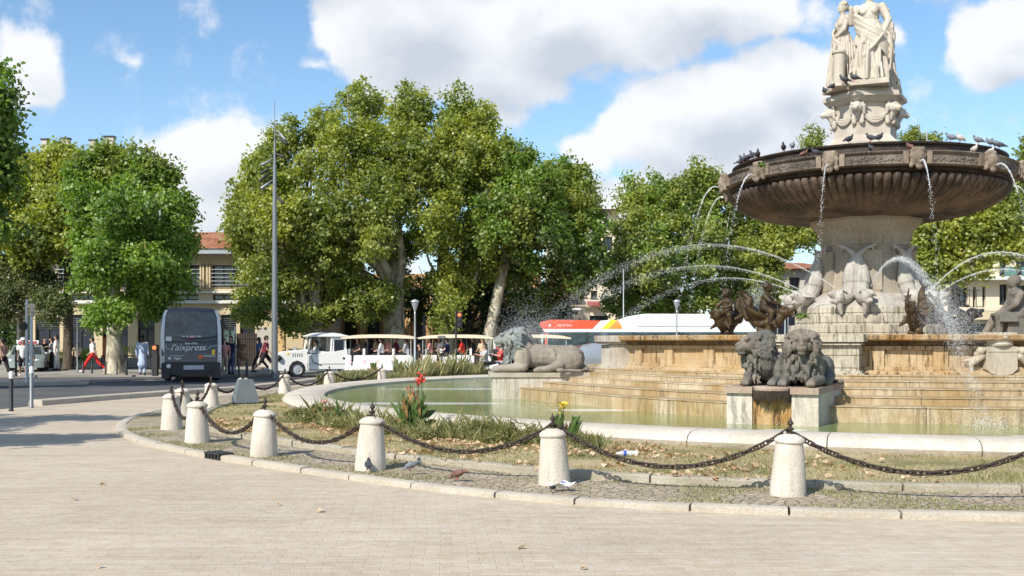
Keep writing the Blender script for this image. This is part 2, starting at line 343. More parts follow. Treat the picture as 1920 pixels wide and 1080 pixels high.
def cobble_mat():
    m, t, b = bsdf('cobbles', 0.9, 0, 0.2)
    g = NN(t, 'ShaderNodeNewGeometry')
    vo = NN(t, 'ShaderNodeTexVoronoi', feature='DISTANCE_TO_EDGE'); vo.inputs['Scale'].default_value = 9.5; t.links.new(g.outputs['Position'], vo.inputs['Vector'])
    v2 = NN(t, 'ShaderNodeTexVoronoi'); v2.inputs['Scale'].default_value = 9.5; t.links.new(g.outputs['Position'], v2.inputs['Vector'])
    n1 = tnoise(t, g.outputs['Position'], 1.1, 5)
    n2 = tnoise(t, g.outputs['Position'], 16, 5, 0.7)
    col = ramp(t, v2.outputs['Color'], [(0.2, (0.38, 0.31, 0.225)), (0.8, (0.54, 0.455, 0.35))])
    col = mixc(t, math_(t, 'MULTIPLY', ramp(t, n2, [(0.42, 0.0), (0.7, 1.0)]), 0.5), col, (0.27, 0.23, 0.17))
    edge = ramp(t, vo.outputs['Distance'], [(0.0, 1.0), (0.09, 0.0)])
    col = mixc(t, math_(t, 'MULTIPLY', edge, 0.45), col, (0.23, 0.185, 0.12))
    col = mixc(t, ramp(t, n1, [(0.48, 0.0), (0.62, 0.75)]), col, (0.38, 0.31, 0.20))
    col = mixc(t, ramp(t, tnoise(t, g.outputs['Position'], 1.7, 5), [(0.56, 0.0), (0.68, 0.55)]), col, (0.21, 0.20, 0.09))
    t.links.new(col, b.inputs['Base Color'])
    bump(t, b, math_(t, 'SUBTRACT', n2, edge), 0.9, 0.03)
cobble_mat()

def water_mat(name, c1, c2, foam):
    m, t, b = bsdf(name, 0.10, 0, 0.5)
    g = NN(t, 'ShaderNodeNewGeometry')
    n = tnoise(t, g.outputs['Position'], 0.45, 3); n2 = tnoise(t, coords(t, (1, 1, 1)), 5.5, 4, 0.6); n3 = tnoise(t, g.outputs['Position'], 9, 5, 0.7)
    col = ramp(t, n, [(0.35, c1), (0.65, c2)])
    for (fx, fy, rx, ry, am) in foam:
        mp = NN(t, 'ShaderNodeMapping', vector_type='TEXTURE'); mp.inputs['Location'].default_value = (fx, fy, 0.2); mp.inputs['Scale'].default_value = (rx, ry, 9)
        t.links.new(g.outputs['Position'], mp.inputs[0])
        l = NN(t, 'ShaderNodeVectorMath', operation='LENGTH'); t.links.new(mp.outputs[0], l.inputs[0])
        f = math_(t, 'MULTIPLY', math_(t, 'SUBTRACT', 1.0, l.outputs['Value'], clamp=True), 2.0)
        f = math_(t, 'MULTIPLY', math_(t, 'SUBTRACT', math_(t, 'ADD', f, n3), 0.72, clamp=True), am * 2)
        col = mixc(t, f, col, (0.78, 0.82, 0.80))
    t.links.new(col, b.inputs['Base Color'])
    bump(t, b, math_(t, 'ADD', n2, math_(t, 'MULTIPLY', n3, 0.3)), 0.16, 0.05)
water_mat('water', (0.13, 0.20, 0.060), (0.25, 0.29, 0.10), [(-1.6, 31.2, 3.0, 0.5, 1), (-2.2, 23.9, 2.6, 0.55, 1), (1.9, 21.6, 1.6, 0.5, 0.6), (8.0, 15.3, 0.85, 0.6, 1.3), (4.4, 16.7, 0.5, 0.25, 0.8)])
def jet_mat():
    m = bpy.data.materials.new('jet_water'); m.use_nodes = True; t = m.node_tree; b = t.nodes['Principled BSDF']
    b.inputs['Base Color'].default_value = (0.88, 0.92, 0.95, 1); b.inputs['Roughness'].default_value = 0.2
    b.inputs['Alpha'].default_value = 0.30; b.inputs['Specular IOR Level'].default_value = 0.7
    MATS['jet_water'] = m
    m2 = m.copy(); m2.name = 'spray_water'; m2.node_tree.nodes['Principled BSDF'].inputs['Alpha'].default_value = 0.36; MATS['spray_water'] = m2
    m3 = m.copy(); m3.name = 'clear_plastic'; m3.node_tree.nodes['Principled BSDF'].inputs['Alpha'].default_value = 0.45; MATS['clear_plastic'] = m3
jet_mat()

def leaf_mat(name, dark, mid, light, sc=0.35, trans=0.48):
    m = bpy.data.materials.new(name); m.use_nodes = True; t = m.node_tree; t.nodes.clear()
    g = NN(t, 'ShaderNodeNewGeometry')
    n = tnoise(t, g.outputs['Position'], sc, 3, 0.6)
    f = math_(t, 'ADD', math_(t, 'MULTIPLY', n, 0.75), math_(t, 'MULTIPLY', math_(t, 'SUBTRACT', g.outputs['Random Per Island'], 0.5), 0.26), clamp=True)
    col = ramp(t, f, [(0.22, dark), (0.40, mid), (0.60, light)])
    d = NN(t, 'ShaderNodeBsdfDiffuse'); tr = NN(t, 'ShaderNodeBsdfTranslucent'); gl = NN(t, 'ShaderNodeBsdfGlossy'); gl.inputs['Roughness'].default_value = 0.5
    t.links.new(col, d.inputs[0]); t.links.new(mixc(t, 1.0, col, (1.5, 1.5, 0.7), 'MULTIPLY'), tr.inputs[0])
    a = NN(t, 'ShaderNodeMixShader'); a.inputs[0].default_value = trans; t.links.new(d.outputs[0], a.inputs[1]); t.links.new(tr.outputs[0], a.inputs[2])
    bb = NN(t, 'ShaderNodeMixShader'); bb.inputs[0].default_value = 0.05; t.links.new(a.outputs[0], bb.inputs[1]); t.links.new(gl.outputs[0], bb.inputs[2])
    o = NN(t, 'ShaderNodeOutputMaterial'); t.links.new(bb.outputs[0], o.inputs[0])
    MATS[name] = m
leaf_mat('leaf_mixed', (0.135, 0.18, 0.038), (0.27, 0.32, 0.062), (0.43, 0.44, 0.11))
leaf_mat('leaf_fresh', (0.11, 0.185, 0.030), (0.19, 0.31, 0.045), (0.33, 0.44, 0.08))
leaf_mat('leaf_yellow', (0.16, 0.21, 0.033), (0.33, 0.37, 0.055), (0.52, 0.50, 0.09))
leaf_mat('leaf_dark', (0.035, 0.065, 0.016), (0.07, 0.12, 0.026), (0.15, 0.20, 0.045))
leaf_mat('leaf_weed', (0.13, 0.14, 0.045), (0.24, 0.24, 0.085), (0.38, 0.33, 0.14))
leaf_mat('leaf_grey', (0.075, 0.094, 0.035), (0.150, 0.181, 0.069), (0.237, 0.263, 0.112))
leaf_mat('grass_blade', (0.15, 0.165, 0.06), (0.27, 0.26, 0.11), (0.46, 0.39, 0.22), sc=1.2, trans=0.25)
leaf_mat('fallen_leaf', (0.36, 0.22, 0.12), (0.54, 0.37, 0.22), (0.72, 0.58, 0.42), sc=3, trans=0.1)
def bark_mat():
    m, t, b = bsdf('bark', 0.9, 0, 0.15)
    v = coords(t, (1, 1, 0.5))
    n = tnoise(t, v, 2.2, 5, 0.65, 0.8); n2 = tnoise(t, v, 12, 4)
    col = ramp(t, n, [(0.34, (0.15, 0.13, 0.09)), (0.46, (0.30, 0.27, 0.20)), (0.52, (0.44, 0.40, 0.30)), (0.68, (0.56, 0.52, 0.42))])
    t.links.new(col, b.inputs['Base Color']); bump(t, b, n2, 0.5, 0.05)
    m, t, b = bsdf('bark_dark', 0.95, 0, 0.1)
    n = tnoise(t, coords(t, (2, 2, 0.4)), 3, 5)
    t.links.new(ramp(t, n, [(0.3, (0.05, 0.04, 0.03)), (0.7, (0.15, 0.12, 0.09))]), b.inputs['Base Color'])
bark_mat()

# ------------------------------------------------------------------ mesh tools
class MB:
    def __init__(s): s.v = []; s.f = []
    def add(s, vs, fs, M=None):
        o = len(s.v)
        s.v += [tuple(M @ Vector(p)) for p in vs] if M is not None else [tuple(p) for p in vs]
        s.f += [tuple(i + o for i in f) for f in fs]
        return s
    def box(s, c, d, rz=0, M=None, taper=1.0):
        x, y, z = (k / 2 for k in d)
        vs = [(-x, -y, -z), (x, -y, -z), (x, y, -z), (-x, y, -z)] + [(a * taper, b * taper, z) for a, b in ((-x, -y), (x, -y), (x, y), (-x, y))]
        T = Matrix.Translation(c) @ Matrix.Rotation(rz, 4, 'Z')
        if M is not None: T = M @ T
        return s.add(vs, [(3, 2, 1, 0), (4, 5, 6, 7), (0, 1, 5, 4), (1, 2, 6, 5), (2, 3, 7, 6), (3, 0, 4, 7)], T)
    def lathe(s, prof, n=24, c=(0, 0, 0), a0=0.0, M=None, fn=None, caps=True):
        vs = []; fs = []; m = len(prof)
        for i in range(n):
            a = a0 + 2 * PI * i / n
            for j, (r, z) in enumerate(prof):
                rr = fn(a, j, r, z) if fn else r
                vs.append((c[0] + rr * math.cos(a), c[1] + rr * math.sin(a), c[2] + z))
        for i in range(n):
            k = (i + 1) % n
            for j in range(m - 1): fs.append((i * m + j, k * m + j, k * m + j + 1, i * m + j + 1))
        if caps and prof[0][0] > 1e-6: fs.append(tuple(i * m for i in range(n))[::-1])
        if caps and prof[-1][0] > 1e-6: fs.append(tuple(i * m + m - 1 for i in range(n)))
        return s.add(vs, fs, M)
    def tube(s, pts, rads, n=8, M=None, caps=True, squash=None):
        pts = [Vector(p) for p in pts]
        if isinstance(rads, (int, float)): rads = [rads] * len(pts)
        vs = []; fs = []; up = Vector((0, 0, 1)); prev = None
        for i, p in enumerate(pts):
            t = (pts[min(i + 1, len(pts) - 1)] - pts[max(i - 1, 0)])
            t = t.normalized() if t.length > 1e-9 else Vector((0, 0, 1))
            if prev is None:
                a = t.cross(up) if abs(t.z) < 0.95 else t.cross(Vector((0, 1, 0)))
            else: a = prev - t * prev.dot(t)
            a.normalize(); prev = a; b = t.cross(a)
            for k in range(n):
                an = 2 * PI * k / n
                q = squash or 1.0
                vs.append(p + (a * math.cos(an) + b * math.sin(an) * q) * rads[i])
        L = len(pts)
        for i in range(L - 1):
            for k in range(n):
                j = (k + 1) % n; fs.append((i * n + k, i * n + j, (i + 1) * n + j, (i + 1) * n + k))
        if caps: fs.append(tuple(range(n))[::-1]); fs.append(tuple((L - 1) * n + k for k in range(n)))
        return s.add(vs, fs, M)
    def ell(s, c, r, e=(0, 0, 0), n=12, M=None):
        if isinstance(r, (int, float)): r = (r, r, r)
        T = Matrix.Translation(c) @ Euler(e).to_matrix().to_4x4() @ Matrix.Diagonal((*r, 1))
        if M is not None: T = M @ T
        m = max(4, n // 2); vs = [(0, 0, -1)]; fs = []
        for j in range(1, m):
            ph = -PI / 2 + PI * j / m
            for i in range(n): a = 2 * PI * i / n; vs.append((math.cos(a) * math.cos(ph), math.sin(a) * math.cos(ph), math.sin(ph)))
        vs.append((0, 0, 1)); t = len(vs) - 1
        for i in range(n):
            k = (i + 1) % n
            fs.append((0, 1 + k, 1 + i)); fs.append((t, 1 + (m - 2) * n + i, 1 + (m - 2) * n + k))
            for j in range(m - 2): fs.append((1 + j * n + i, 1 + j * n + k, 1 + (j + 1) * n + k, 1 + (j + 1) * n + i))
        return s.add(vs, fs, T)
    def cap(s, p0, r0, p1, r1, n=10, M=None):      # rounded cone between two points
        p0 = Vector(p0); p1 = Vector(p1); d = (p1 - p0); L = d.length
        if L < 1e-6: return s.ell(p0, max(r0, r1), n=n, M=M)
        d /= L; pts = []; rr = []
        for a in (-80, -50, -20): pts.append(p0 + d * (math.sin(R(a)) * r0)); rr.append(math.cos(R(a)) * r0)
        pts.append(p0); rr.append(r0); pts.append(p1); rr.append(r1)
        for a in (20, 50, 80): pts.append(p1 + d * (math.sin(R(a)) * r1)); rr.append(math.cos(R(a)) * r1)
        return s.tube(pts, rr, n, M)
    def prism(s, poly, z0, z1, M=None):
        n = len(poly); vs = [(x, y, z0) for x, y in poly] + [(x, y, z1) for x, y in poly]
        fs = [tuple(range(n))[::-1], tuple(range(n, 2 * n))] + [(i, (i + 1) % n, n + (i + 1) % n, n + i) for i in range(n)]
        return s.add(vs, fs, M)
    def sheet(s, poly, z):
        return s.add([(x, y, z) for x, y in poly], [tuple(range(len(poly)))])
    def build(s, name, mat, parent=None, smooth=True, loc=(0, 0, 0), remesh=None, ang=40, disp=None):
        me = bpy.data.meshes.new(name); me.from_pydata(s.v, [], s.f); me.update()
        bm = bmesh.new(); bm.from_mesh(me)
        if remesh is None: bmesh.ops.recalc_face_normals(bm, faces=bm.faces)
        bm.to_mesh(me); bm.free()
        me.materials.append(MATS[mat])
        if smooth:
            me.polygons.foreach_set('use_smooth', [True] * len(me.polygons))
            if remesh is None: me.set_sharp_from_angle(angle=R(ang))
        o = bpy.data.objects.new(name, me); COL.objects.link(o); o.location = loc
        if parent is not None: o.parent = parent
        if remesh:
            md = o.modifiers.new('r', 'REMESH'); md.mode = 'VOXEL'; md.voxel_size = remesh; md.use_smooth_shade = True
            sm = o.modifiers.new('s', 'SMOOTH'); sm.iterations = 1; sm.factor = 0.25
            if disp:
                tx = bpy.data.textures.new('t', 'CLOUDS'); tx.noise_scale = disp[1]; tx.noise_depth = 3
                dm = o.modifiers.new('d', 'DISPLACE'); dm.texture = tx; dm.strength = disp[0]; dm.mid_level = 0.5; dm.texture_coords = 'LOCAL'
        return o

def tag(o, label=None, cat=None, group=None, kind=None):
    if label: o['label'] = label
    if cat: o['category'] = cat
    if group: o['group'] = group
    if kind: o['kind'] = kind
    return o
def thing(name, loc=(0, 0, 0), rz=0.0, label=None, cat=None, group=None):
    o = bpy.data.objects.new(name, None); COL.objects.link(o); o.location = loc; o.rotation_euler = (0, 0, rz)
    o.empty_display_size = 0.2
    return tag(o, label, cat, group)
def copy_tree(o, parent=None):
    c = o.copy(); COL.objects.link(c); c.parent = parent
    for ch in [x for x in bpy.data.objects if x.parent == o]: copy_tree(ch, c)
    return c
def npmesh(name, verts, faces, mat, parent=None):
    """big mesh from numpy arrays (faces: n x k)"""
    me = bpy.data.meshes.new(name); k = faces.shape[1]
    me.vertices.add(len(verts)); me.vertices.foreach_set('co', verts.astype(np.float32).ravel())
    me.loops.add(faces.size); me.loops.foreach_set('vertex_index', faces.astype(np.int32).ravel())
    me.polygons.add(len(faces)); me.polygons.foreach_set('loop_start', np.arange(0, faces.size, k, dtype=np.int32))
    me.update(calc_edges=True); me.validate()
    me.materials.append(MATS[mat])
    o = bpy.data.objects.new(name, me); COL.objects.link(o)
    if parent is not None: o.parent = parent
    return o
def text_mesh(name, body, size, mat, parent, loc, rot, shear=0.0, bold=0.0):
    cu = bpy.data.curves.new(name + '_c', 'FONT'); cu.body = body; cu.size = size; cu.align_x = 'CENTER'; cu.align_y = 'CENTER'; cu.extrude = 0.004; cu.shear = shear; cu.offset = bold
    to = bpy.data.objects.new(name + '_t', cu); COL.objects.link(to)
    dg = bpy.context.evaluated_depsgraph_get(); me = bpy.data.meshes.new_from_object(to.evaluated_get(dg))
    bpy.data.objects.remove(to); me.name = name; me.materials.clear(); me.materials.append(MATS[mat])
    o = bpy.data.objects.new(name, me); COL.objects.link(o); o.parent = parent; o.location = loc; o.rotation_euler = rot
    return o
def spline(pts, closed=False, sub=8):
    out = []; n = len(pts)
    rng = range(n) if closed else range(n - 1)
    for i in rng:
        p = [Vector(pts[(i + k) % n] if closed else pts[min(max(i + k, 0), n - 1)]) for k in (-1, 0, 1, 2)]
        for j in range(sub):
            t = j / sub
            out.append(0.5 * ((2 * p[1]) + (-p[0] + p[2]) * t + (2 * p[0] - 5 * p[1] + 4 * p[2] - p[3]) * t * t + (-p[0] + 3 * p[1] - 3 * p[2] + p[3]) * t ** 3))
    if not closed: out.append(Vector(pts[-1]))
    return out
def sweep(mb, path, prof, closed=True, out=1):
    """sweep a profile [(offset sideways, z)] along a flat 2-D path"""
    P = [Vector((p[0], p[1])) for p in path]; n = len(P); m = len(prof); vs = []; fs = []
    for i in range(n):
        a = P[(i - 1) % n] if closed or i > 0 else P[i]; b = P[(i + 1) % n] if closed or i < n - 1 else P[i]
        t = (b - a).normalized(); nn = Vector((t.y, -t.x)) * out
        for (o, z) in prof: q = P[i] + nn * o; vs.append((q.x, q.y, z))
    for i in range(n if closed else n - 1):
        k = (i + 1) % n
        for j in range(m - 1): fs.append((i * m + j, k * m + j, k * m + j + 1, i * m + j + 1))
    if not closed: fs.append(tuple(range(m))); fs.append(tuple((n - 1) * m + j for j in range(m))[::-1])
    return mb.add(vs, fs)

# ------------------------------------------------------------------ the setting: ground, road, kerbs
rnd = random.Random(5)
tag(MB().sheet([(-900, -60), (900, -60), (900, 1500), (-900, 1500)], 0.0).build('ground', 'pavement', smooth=False), kind='structure')
road = [(-90, 12), (-60, 15), (-20, 20), (-12.5, 24), (-12.1, 26.4), (-11.4, 28.8), (-10.1, 32.3), (-9.15, 34.4), (-8.4, 38.6), (-7.6, 43.5), (0, 47.6), (10, 49), (25, 47.5), (60, 40), (90, 30), (90, 57), (30, 62), (-90, 57)]
tag(MB().sheet(road, 0.004).build('road', 'asphalt', smooth=False), kind='structure')
plaza = [(-90, -30), (90, -30), (90, 29.9), (60, 39.9), (25, 47.4), (10, 48.9), (0, 47.5), (-7.62, 43.4), (-8.42, 38.5), (-9.17, 34.3), (-10.12, 32.2), (-11.42, 28.7), (-12.12, 26.3), (-12.52, 23.9), (-20, 19.9), (-60, 14.9), (-90, 11.9)]
tag(MB().sheet(plaza, 0.006).build('plaza_paving', 'paving', smooth=False), kind='structure')
# the long separator kerb between plaza and road
def kerb_run(path, prof, seg, mat, closed=True, out=-1, jit=0.006, gap=0.012, r=None, sub=3):
    """stones of about seg metres swept along a path, with open joints"""
    r = r or rnd; mb = MB(); P = [Vector((p[0], p[1])) for p in path]
    if closed: P.append(P[0])
    L = [0.0]
    for i in range(1, len(P)): L.append(L[-1] + (P[i] - P[i - 1]).length)
    def pos(s):
        s = min(max(s, 0), L[-1] - 1e-5); i = 0
        lo, hi = 0, len(L) - 1
        while hi - lo > 1:
            m = (lo + hi) // 2
            if L[m] <= s: lo = m
            else: hi = m
        return P[lo].lerp(P[lo + 1], (s - L[lo]) / (L[lo + 1] - L[lo]))
    s = 0.0
    while s < L[-1] - 0.05:
        ln = min(seg * r.uniform(0.85, 1.15), L[-1] - s)
        dz = r.uniform(-jit, jit); do = r.uniform(-jit, jit)
        pts = [pos(s + gap + (ln - 2 * gap) * k / sub) for k in range(sub + 1)]
        sweep(mb, pts, [(o + do, z + (dz if z > 0.02 else 0)) for o, z in prof], closed=False, out=out)
        s += ln
    return mb
sep = spline([(-12.2, 26.2), (-11.4, 28.8), (-10.1, 32.3), (-9.15, 34.4), (-8.4, 38.6), (-7.6, 43.5), (-5, 45.5), (0, 47.6)], sub=6)
tag(kerb_run(sep, [(-.22, 0), (-.20, .13), (-.17, .15), (.17, .15), (.20, .13), (.22, 0)], 1.6, 'kerb_stone', closed=False, jit=.003).build('kerb', 'kerb_stone'), kind='structure')
ISL = spline([(12, 8.95), (8, 9.05), (4.66, 9.32), (2.23, 9.75), (.22, 10.5), (-1.62, 11.85), (-4.16, 14.27), (-6.1, 16.6), (-7.38, 19.08), (-8.05, 21.6), (-8.5, 25.3), (-8.55, 29), (-8.1, 33), (-7.2, 37.5), (-5.2, 42), (-1.5, 45.5), (4.5, 47.5), (15, 47), (24, 41), (29, 30), (27, 18), (20, 10.6)], closed=True, sub=8)
tag(kerb_run(ISL, [(.0, -.05), (.0, .055), (-.02, .068), (-.15, .072), (-.17, .068), (-.17, -.05)], 1.05, 'kerb_stone').build('kerb', 'kerb_stone'), kind='structure')
def inset(path, d):
    n = len(path); out = []
    for i in range(n):
        t = (path[(i + 1) % n] - path[i - 1]).normalized(); out.append(path[i] + Vector((t.y, -t.x)) * d)
    return out
cob = inset(ISL, 0.15)
tag(MB().sheet([(p.x, p.y) for p in cob], .064).build('cobble_strip', 'cobbles', smooth=False), kind='structure')
EDG = inset(ISL, 1.42)
tag(kerb_run(EDG, [(.0, .0), (.0, .13), (-.02, .145), (-.15, .15), (-.17, .14), (-.17, .0)], 1.3, 'edging_stone', jit=.010).build('kerb', 'edging_stone'), kind='structure')
# lawn: rises a little from the edging towards the basin
def lawn():
    mb = MB(); n = len(EDG); vs = []; fs = []; K = 5
    for i in range(n):
        p = EDG[i] + (Vector(FC) - EDG[i]).normalized() * .12; q = Vector(FC) + (p - Vector(FC)).normalized() * 15.2
        for k in range(K):
            t = k / (K - 1); w = p.lerp(q, t); z = .12 + .02 * math.sin(w.x * 3.1) * math.sin(w.y * 2.3) * (k % (K - 1) > 0)
            vs.append((w.x, w.y, z))
    for i in range(n):
        j = (i + 1) % n
        for k in range(K - 1): fs.append((i * K + k, j * K + k, j * K + k + 1, i * K + k + 1))
    mb.add(vs, fs); return mb
tag(lawn().build('lawn', 'lawn'), kind='structure')
# far pavements
tag(MB().prism([(-90, 57), (30, 62), (90, 57), (90, 130), (-90, 130)], 0, .11).build('pavement', 'pavement', smooth=False), kind='structure')
tag(MB().prism([(-60, 44.6), (-26, 45.8), (-19.5, 47.2), (-15.5, 47.6), (-12.3, 47.6), (-9.8, 52.2), (-12, 56.2), (-60, 56.2)], 0, .10).build('pavement', 'pavement', smooth=False), kind='structure')
tag(MB().prism([(-20.5, 37.5), (-17.6, 37.9), (-16.2, 39.2), (-17.2, 40.2), (-30, 40.0), (-30, 36.5)], 0, .12).build('kerb', 'kerb_stone', smooth=False), kind='structure')
tag(MB().sheet([(-50, 41.6), (-10.5, 43.0), (-10.5, 43.15), (-50, 41.75)], .011).build('road_marking', 'paper_white', smooth=False), kind='structure')

# drain opening in the kerb
dr = thing('kerb_drain', (0, 0, 0), 0, 'dark cast iron kerb drain with four square holes', 'drain')
mid = (gp(341, 862, .0) + gp(386, 868, .0)) / 2; ik = min(range(len(ISL)), key=lambda i: (ISL[i] - Vector((mid.x, mid.y))).length); mid = ISL[ik]; dv = ISL[ik - 1] - ISL[ik + 1]; ln = .42; an = math.atan2(dv.y, dv.x)
dr.location = (mid.x, mid.y, 0); dr.rotation_euler = (0, 0, an)
m = MB(); m.box((0, .08, .092), (ln, .23, .022)); m.box((0, .175, .045), (ln, .04, .073)); m.box((0, -.015, .012), (ln, .03, .022))
for k in range(5): m.box((-ln / 2 + .02 + k * (ln - .04) / 4, -.015, .052), (.03, .034, .058))
m.build('frame', 'cast_dark', dr, smooth=False)
MB().box((0, -.004, .050), (ln - .02, .012, .054)).build('opening', 'hole_black', dr, smooth=False)

# ------------------------------------------------------------------ the fountain
F = thing('fountain', (FC[0], FC[1], 0), 0, 'large round stone fountain with a wide fluted upper bowl above stepped basins', 'fountain')
def fdir(a): return Vector((-math.sin(R(a)), -math.cos(R(a))))       # a: degrees from "towards the viewer's side" to the left
FR = math.atan2(-1, 0)
def pol(a): return -PI / 2 - R(a)                                       # the same angle as a lathe angle
# outer rim in blocks, heavy rounded profile
def ring_blocks(prof, n, gap, R0, mat, name, sub=5, scale=None):
    mb = MB()
    for i in range(n):
        a0 = 2 * PI * i / n + gap / R0; a1 = 2 * PI * (i + 1) / n - gap / R0; vs = []; fs = []; m = len(prof)
        for k in range(sub + 1):
            a = a0 + (a1 - a0) * k / sub; q = scale(a) if scale else 1
            for (r, z) in prof: vs.append((r * q * math.cos(a), r * q * math.sin(a), z))
        for k in range(sub):
            for j in range(m): jj = (j + 1) % m; fs.append((k * m + j, (k + 1) * m + j, (k + 1) * m + jj, k * m + jj))
        fs.append(tuple(range(m))); fs.append(tuple(sub * m + j for j in range(m))[::-1])
        mb.add(vs, fs)
    return mb.build(name, mat, F)
ring_blocks([(15.2, .0), (15.22, .27), (15.35, .325), (15.75, .335), (16.05, .325), (16.2, .28), (16.27, .2), (16.22, .10), (16.1, .0)], 52, .008, 16, 'rim_stone', 'basin_rim')
# water of the lower basin
wm = MB(); wm.sheet([(FC[0] + 15.3 * math.cos(2 * PI * k / 96), FC[1] + 15.3 * math.sin(2 * PI * k / 96)) for k in range(96)], .2); tag(wm.build('basin_water', 'water', smooth=True), kind='structure')
# steps
def sfac(a):
    d = (math.degrees(-a - PI / 2) + 180) % 360 - 180
    if d < 0: return 1.0
    return 1 - .105 * max(0, min(1, (d - 28) / 26)) * (1 if d < 150 else 0)
def step_ring(r0, r1, z0, z1, name='step', mat='step_stone', slope=0.0):
    mb = MB(); n = 144; vs = []; fs = []
    for i in range(n):
        a = 2 * PI * i / n; q = sfac(a)
        for (r, z) in ((r0, z0), (r0, z1 - .02), (r0 + .02, z1 - .015), (r0 + .015, z1), (r1, z1 + slope), (r1, z0)):
            rr = r * (1 - (1 - q) * min(1, max(0, (r - 7.5) / 3)))
            vs.append((rr * math.cos(a), rr * math.sin(a), z))
    for i in range(n):
        k = (i + 1) % n
        for j in range(5): fs.append((i * 6 + j, k * 6 + j, k * 6 + j + 1, i * 6 + j + 1))
    mb.add(vs, fs); return mb.build(name, mat, F, ang=30)
step_ring(11.7, 10.9, .0, .49); step_ring(11.1, 10.1, .45, .63); step_ring(10.35, 9.2, .60, .755); step_ring(9.5, 7.0, .72, .865, slope=.0)
step_ring(8.3, 7.0, .84, .94)
# upper basin wall with recessed panels
wall = MB(); wall.lathe([(7.30, .9), (7.56, .9), (7.56, .98), (7.42, 1.03), (7.36, 1.05), (7.36, 1.56), (7.2, 1.6)], 120); wall.build('basin_wall', 'wall_stone', F, ang=30)
fr = MB()
for i in range(36):
    a = 2 * PI * i / 36 + .05
    for (w, da) in ((.30, 0.0),):
        M = Matrix.Rotation(a, 4, 'Z'); fr.box((7.39, 0, 1.30), (.09, w, .50), M=M)
fr.lathe([(7.36, 1.03), (7.43, 1.03), (7.43, 1.10), (7.36, 1.10)], 120); fr.lathe([(7.36, 1.47), (7.43, 1.47), (7.43, 1.55), (7.36, 1.55)], 120)
fr.build('panel_frame', 'wall_stone', F, ang=30)
c1 = MB(); c1.lathe([(7.1, 1.66), (7.62, 1.66), (7.72, 1.69), (7.74, 1.775), (7.70, 1.80), (7.1, 1.80)], 120); c1.build('cornice', 'cornice_stone', F, ang=35)
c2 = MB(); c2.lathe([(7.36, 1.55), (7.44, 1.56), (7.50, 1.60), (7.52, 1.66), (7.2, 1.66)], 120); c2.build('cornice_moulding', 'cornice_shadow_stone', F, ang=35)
wt = MB(); wt.sheet([(FC[0] + 7.3 * math.cos(2 * PI * k / 64), FC[1] + 7.3 * math.sin(2 * PI * k / 64)) for k in range(64)], 1.68); tag(wt.build('upper_basin_water', 'water'), kind='structure')
for a, w in ((74, .62), (26, 1.7), (-32, .7)):
    M = Matrix.Rotation(pol(a), 4, 'Z'); m = MB()
    m.box((7.62, 0, 1.20), (.62, w, .72), M=M); m.box((7.70, 0, .90), (.72, w + .30, .14), M=M); m.box((7.70, 0, .80), (.80, w + .42, .12), M=M)
    m.box((7.66, 0, 1.60), (.74, w + .10, .06), M=M); m.box((7.66, 0, 1.72), (.84, w + .22, .165), M=M); m.box((7.66, 0, .995), (.68, w + .12, .05), M=M)
    m.build('pier', 'pedestal_stone' if a == 74 else 'base_block_stone', F, smooth=False)
# coat of arms on the wall
co = thing('coat_of_arms', (0, 0, 0)); co.parent = F
a = pol(-2.2); co.location = (7.46 * math.cos(a), 7.46 * math.sin(a), 1.28); co.rotation_euler = (0, 0, a + PI / 2)
m = MB(); sh = [(-.33, .26), (.33, .26), (.34, -.22), (.22, -.32), (.06, -.35), (0, -.42), (-.06, -.35), (-.22, -.32), (-.34, -.22)]
m.add([(x, -.13, z) for x, z in sh] + [(x, .03, z) for x, z in sh], [tuple(range(9)), tuple(range(17, 8, -1))] + [(i, i + 9, (i + 1) % 9 + 9, (i + 1) % 9) for i in range(9)])
m.box((0, -.135, .155), (.66, .02, .012))
m.build('shield', 'crest_stone', co, smooth=False)
m = MB(); m.lathe([(.0, .27), (.33, .27), (.35, .31), (.33, .34), (.34, .42), (.38, .46), (.0, .46)], 24, c=(0, .12, 0))
for k in range(11): t = R(-170 + k * 16); m.box((.36 * math.cos(t), .12 + .36 * math.sin(t), .50), (.07, .07, .12))
m.build('crown', 'crest_stone', co)
for s in (-1, 1):
    m = MB(); m.cap((s * .42, -.06, .05), .09, (s * .62, -.02, -.12), .06); m.cap((s * .62, -.02, -.12), .055, (s * .60, -.02, -.30), .035); m.ell((s * .45, -.1, .17), .09)
    m.cap((s * .36, -.1, .2), .05, (s * .5, -.05, .1), .07); m.cap((s * .55, -.02, 0), .05, (s * .74, 0, -.05), .03)
    m.build('supporter', 'crest_stone', co, remesh=.018)
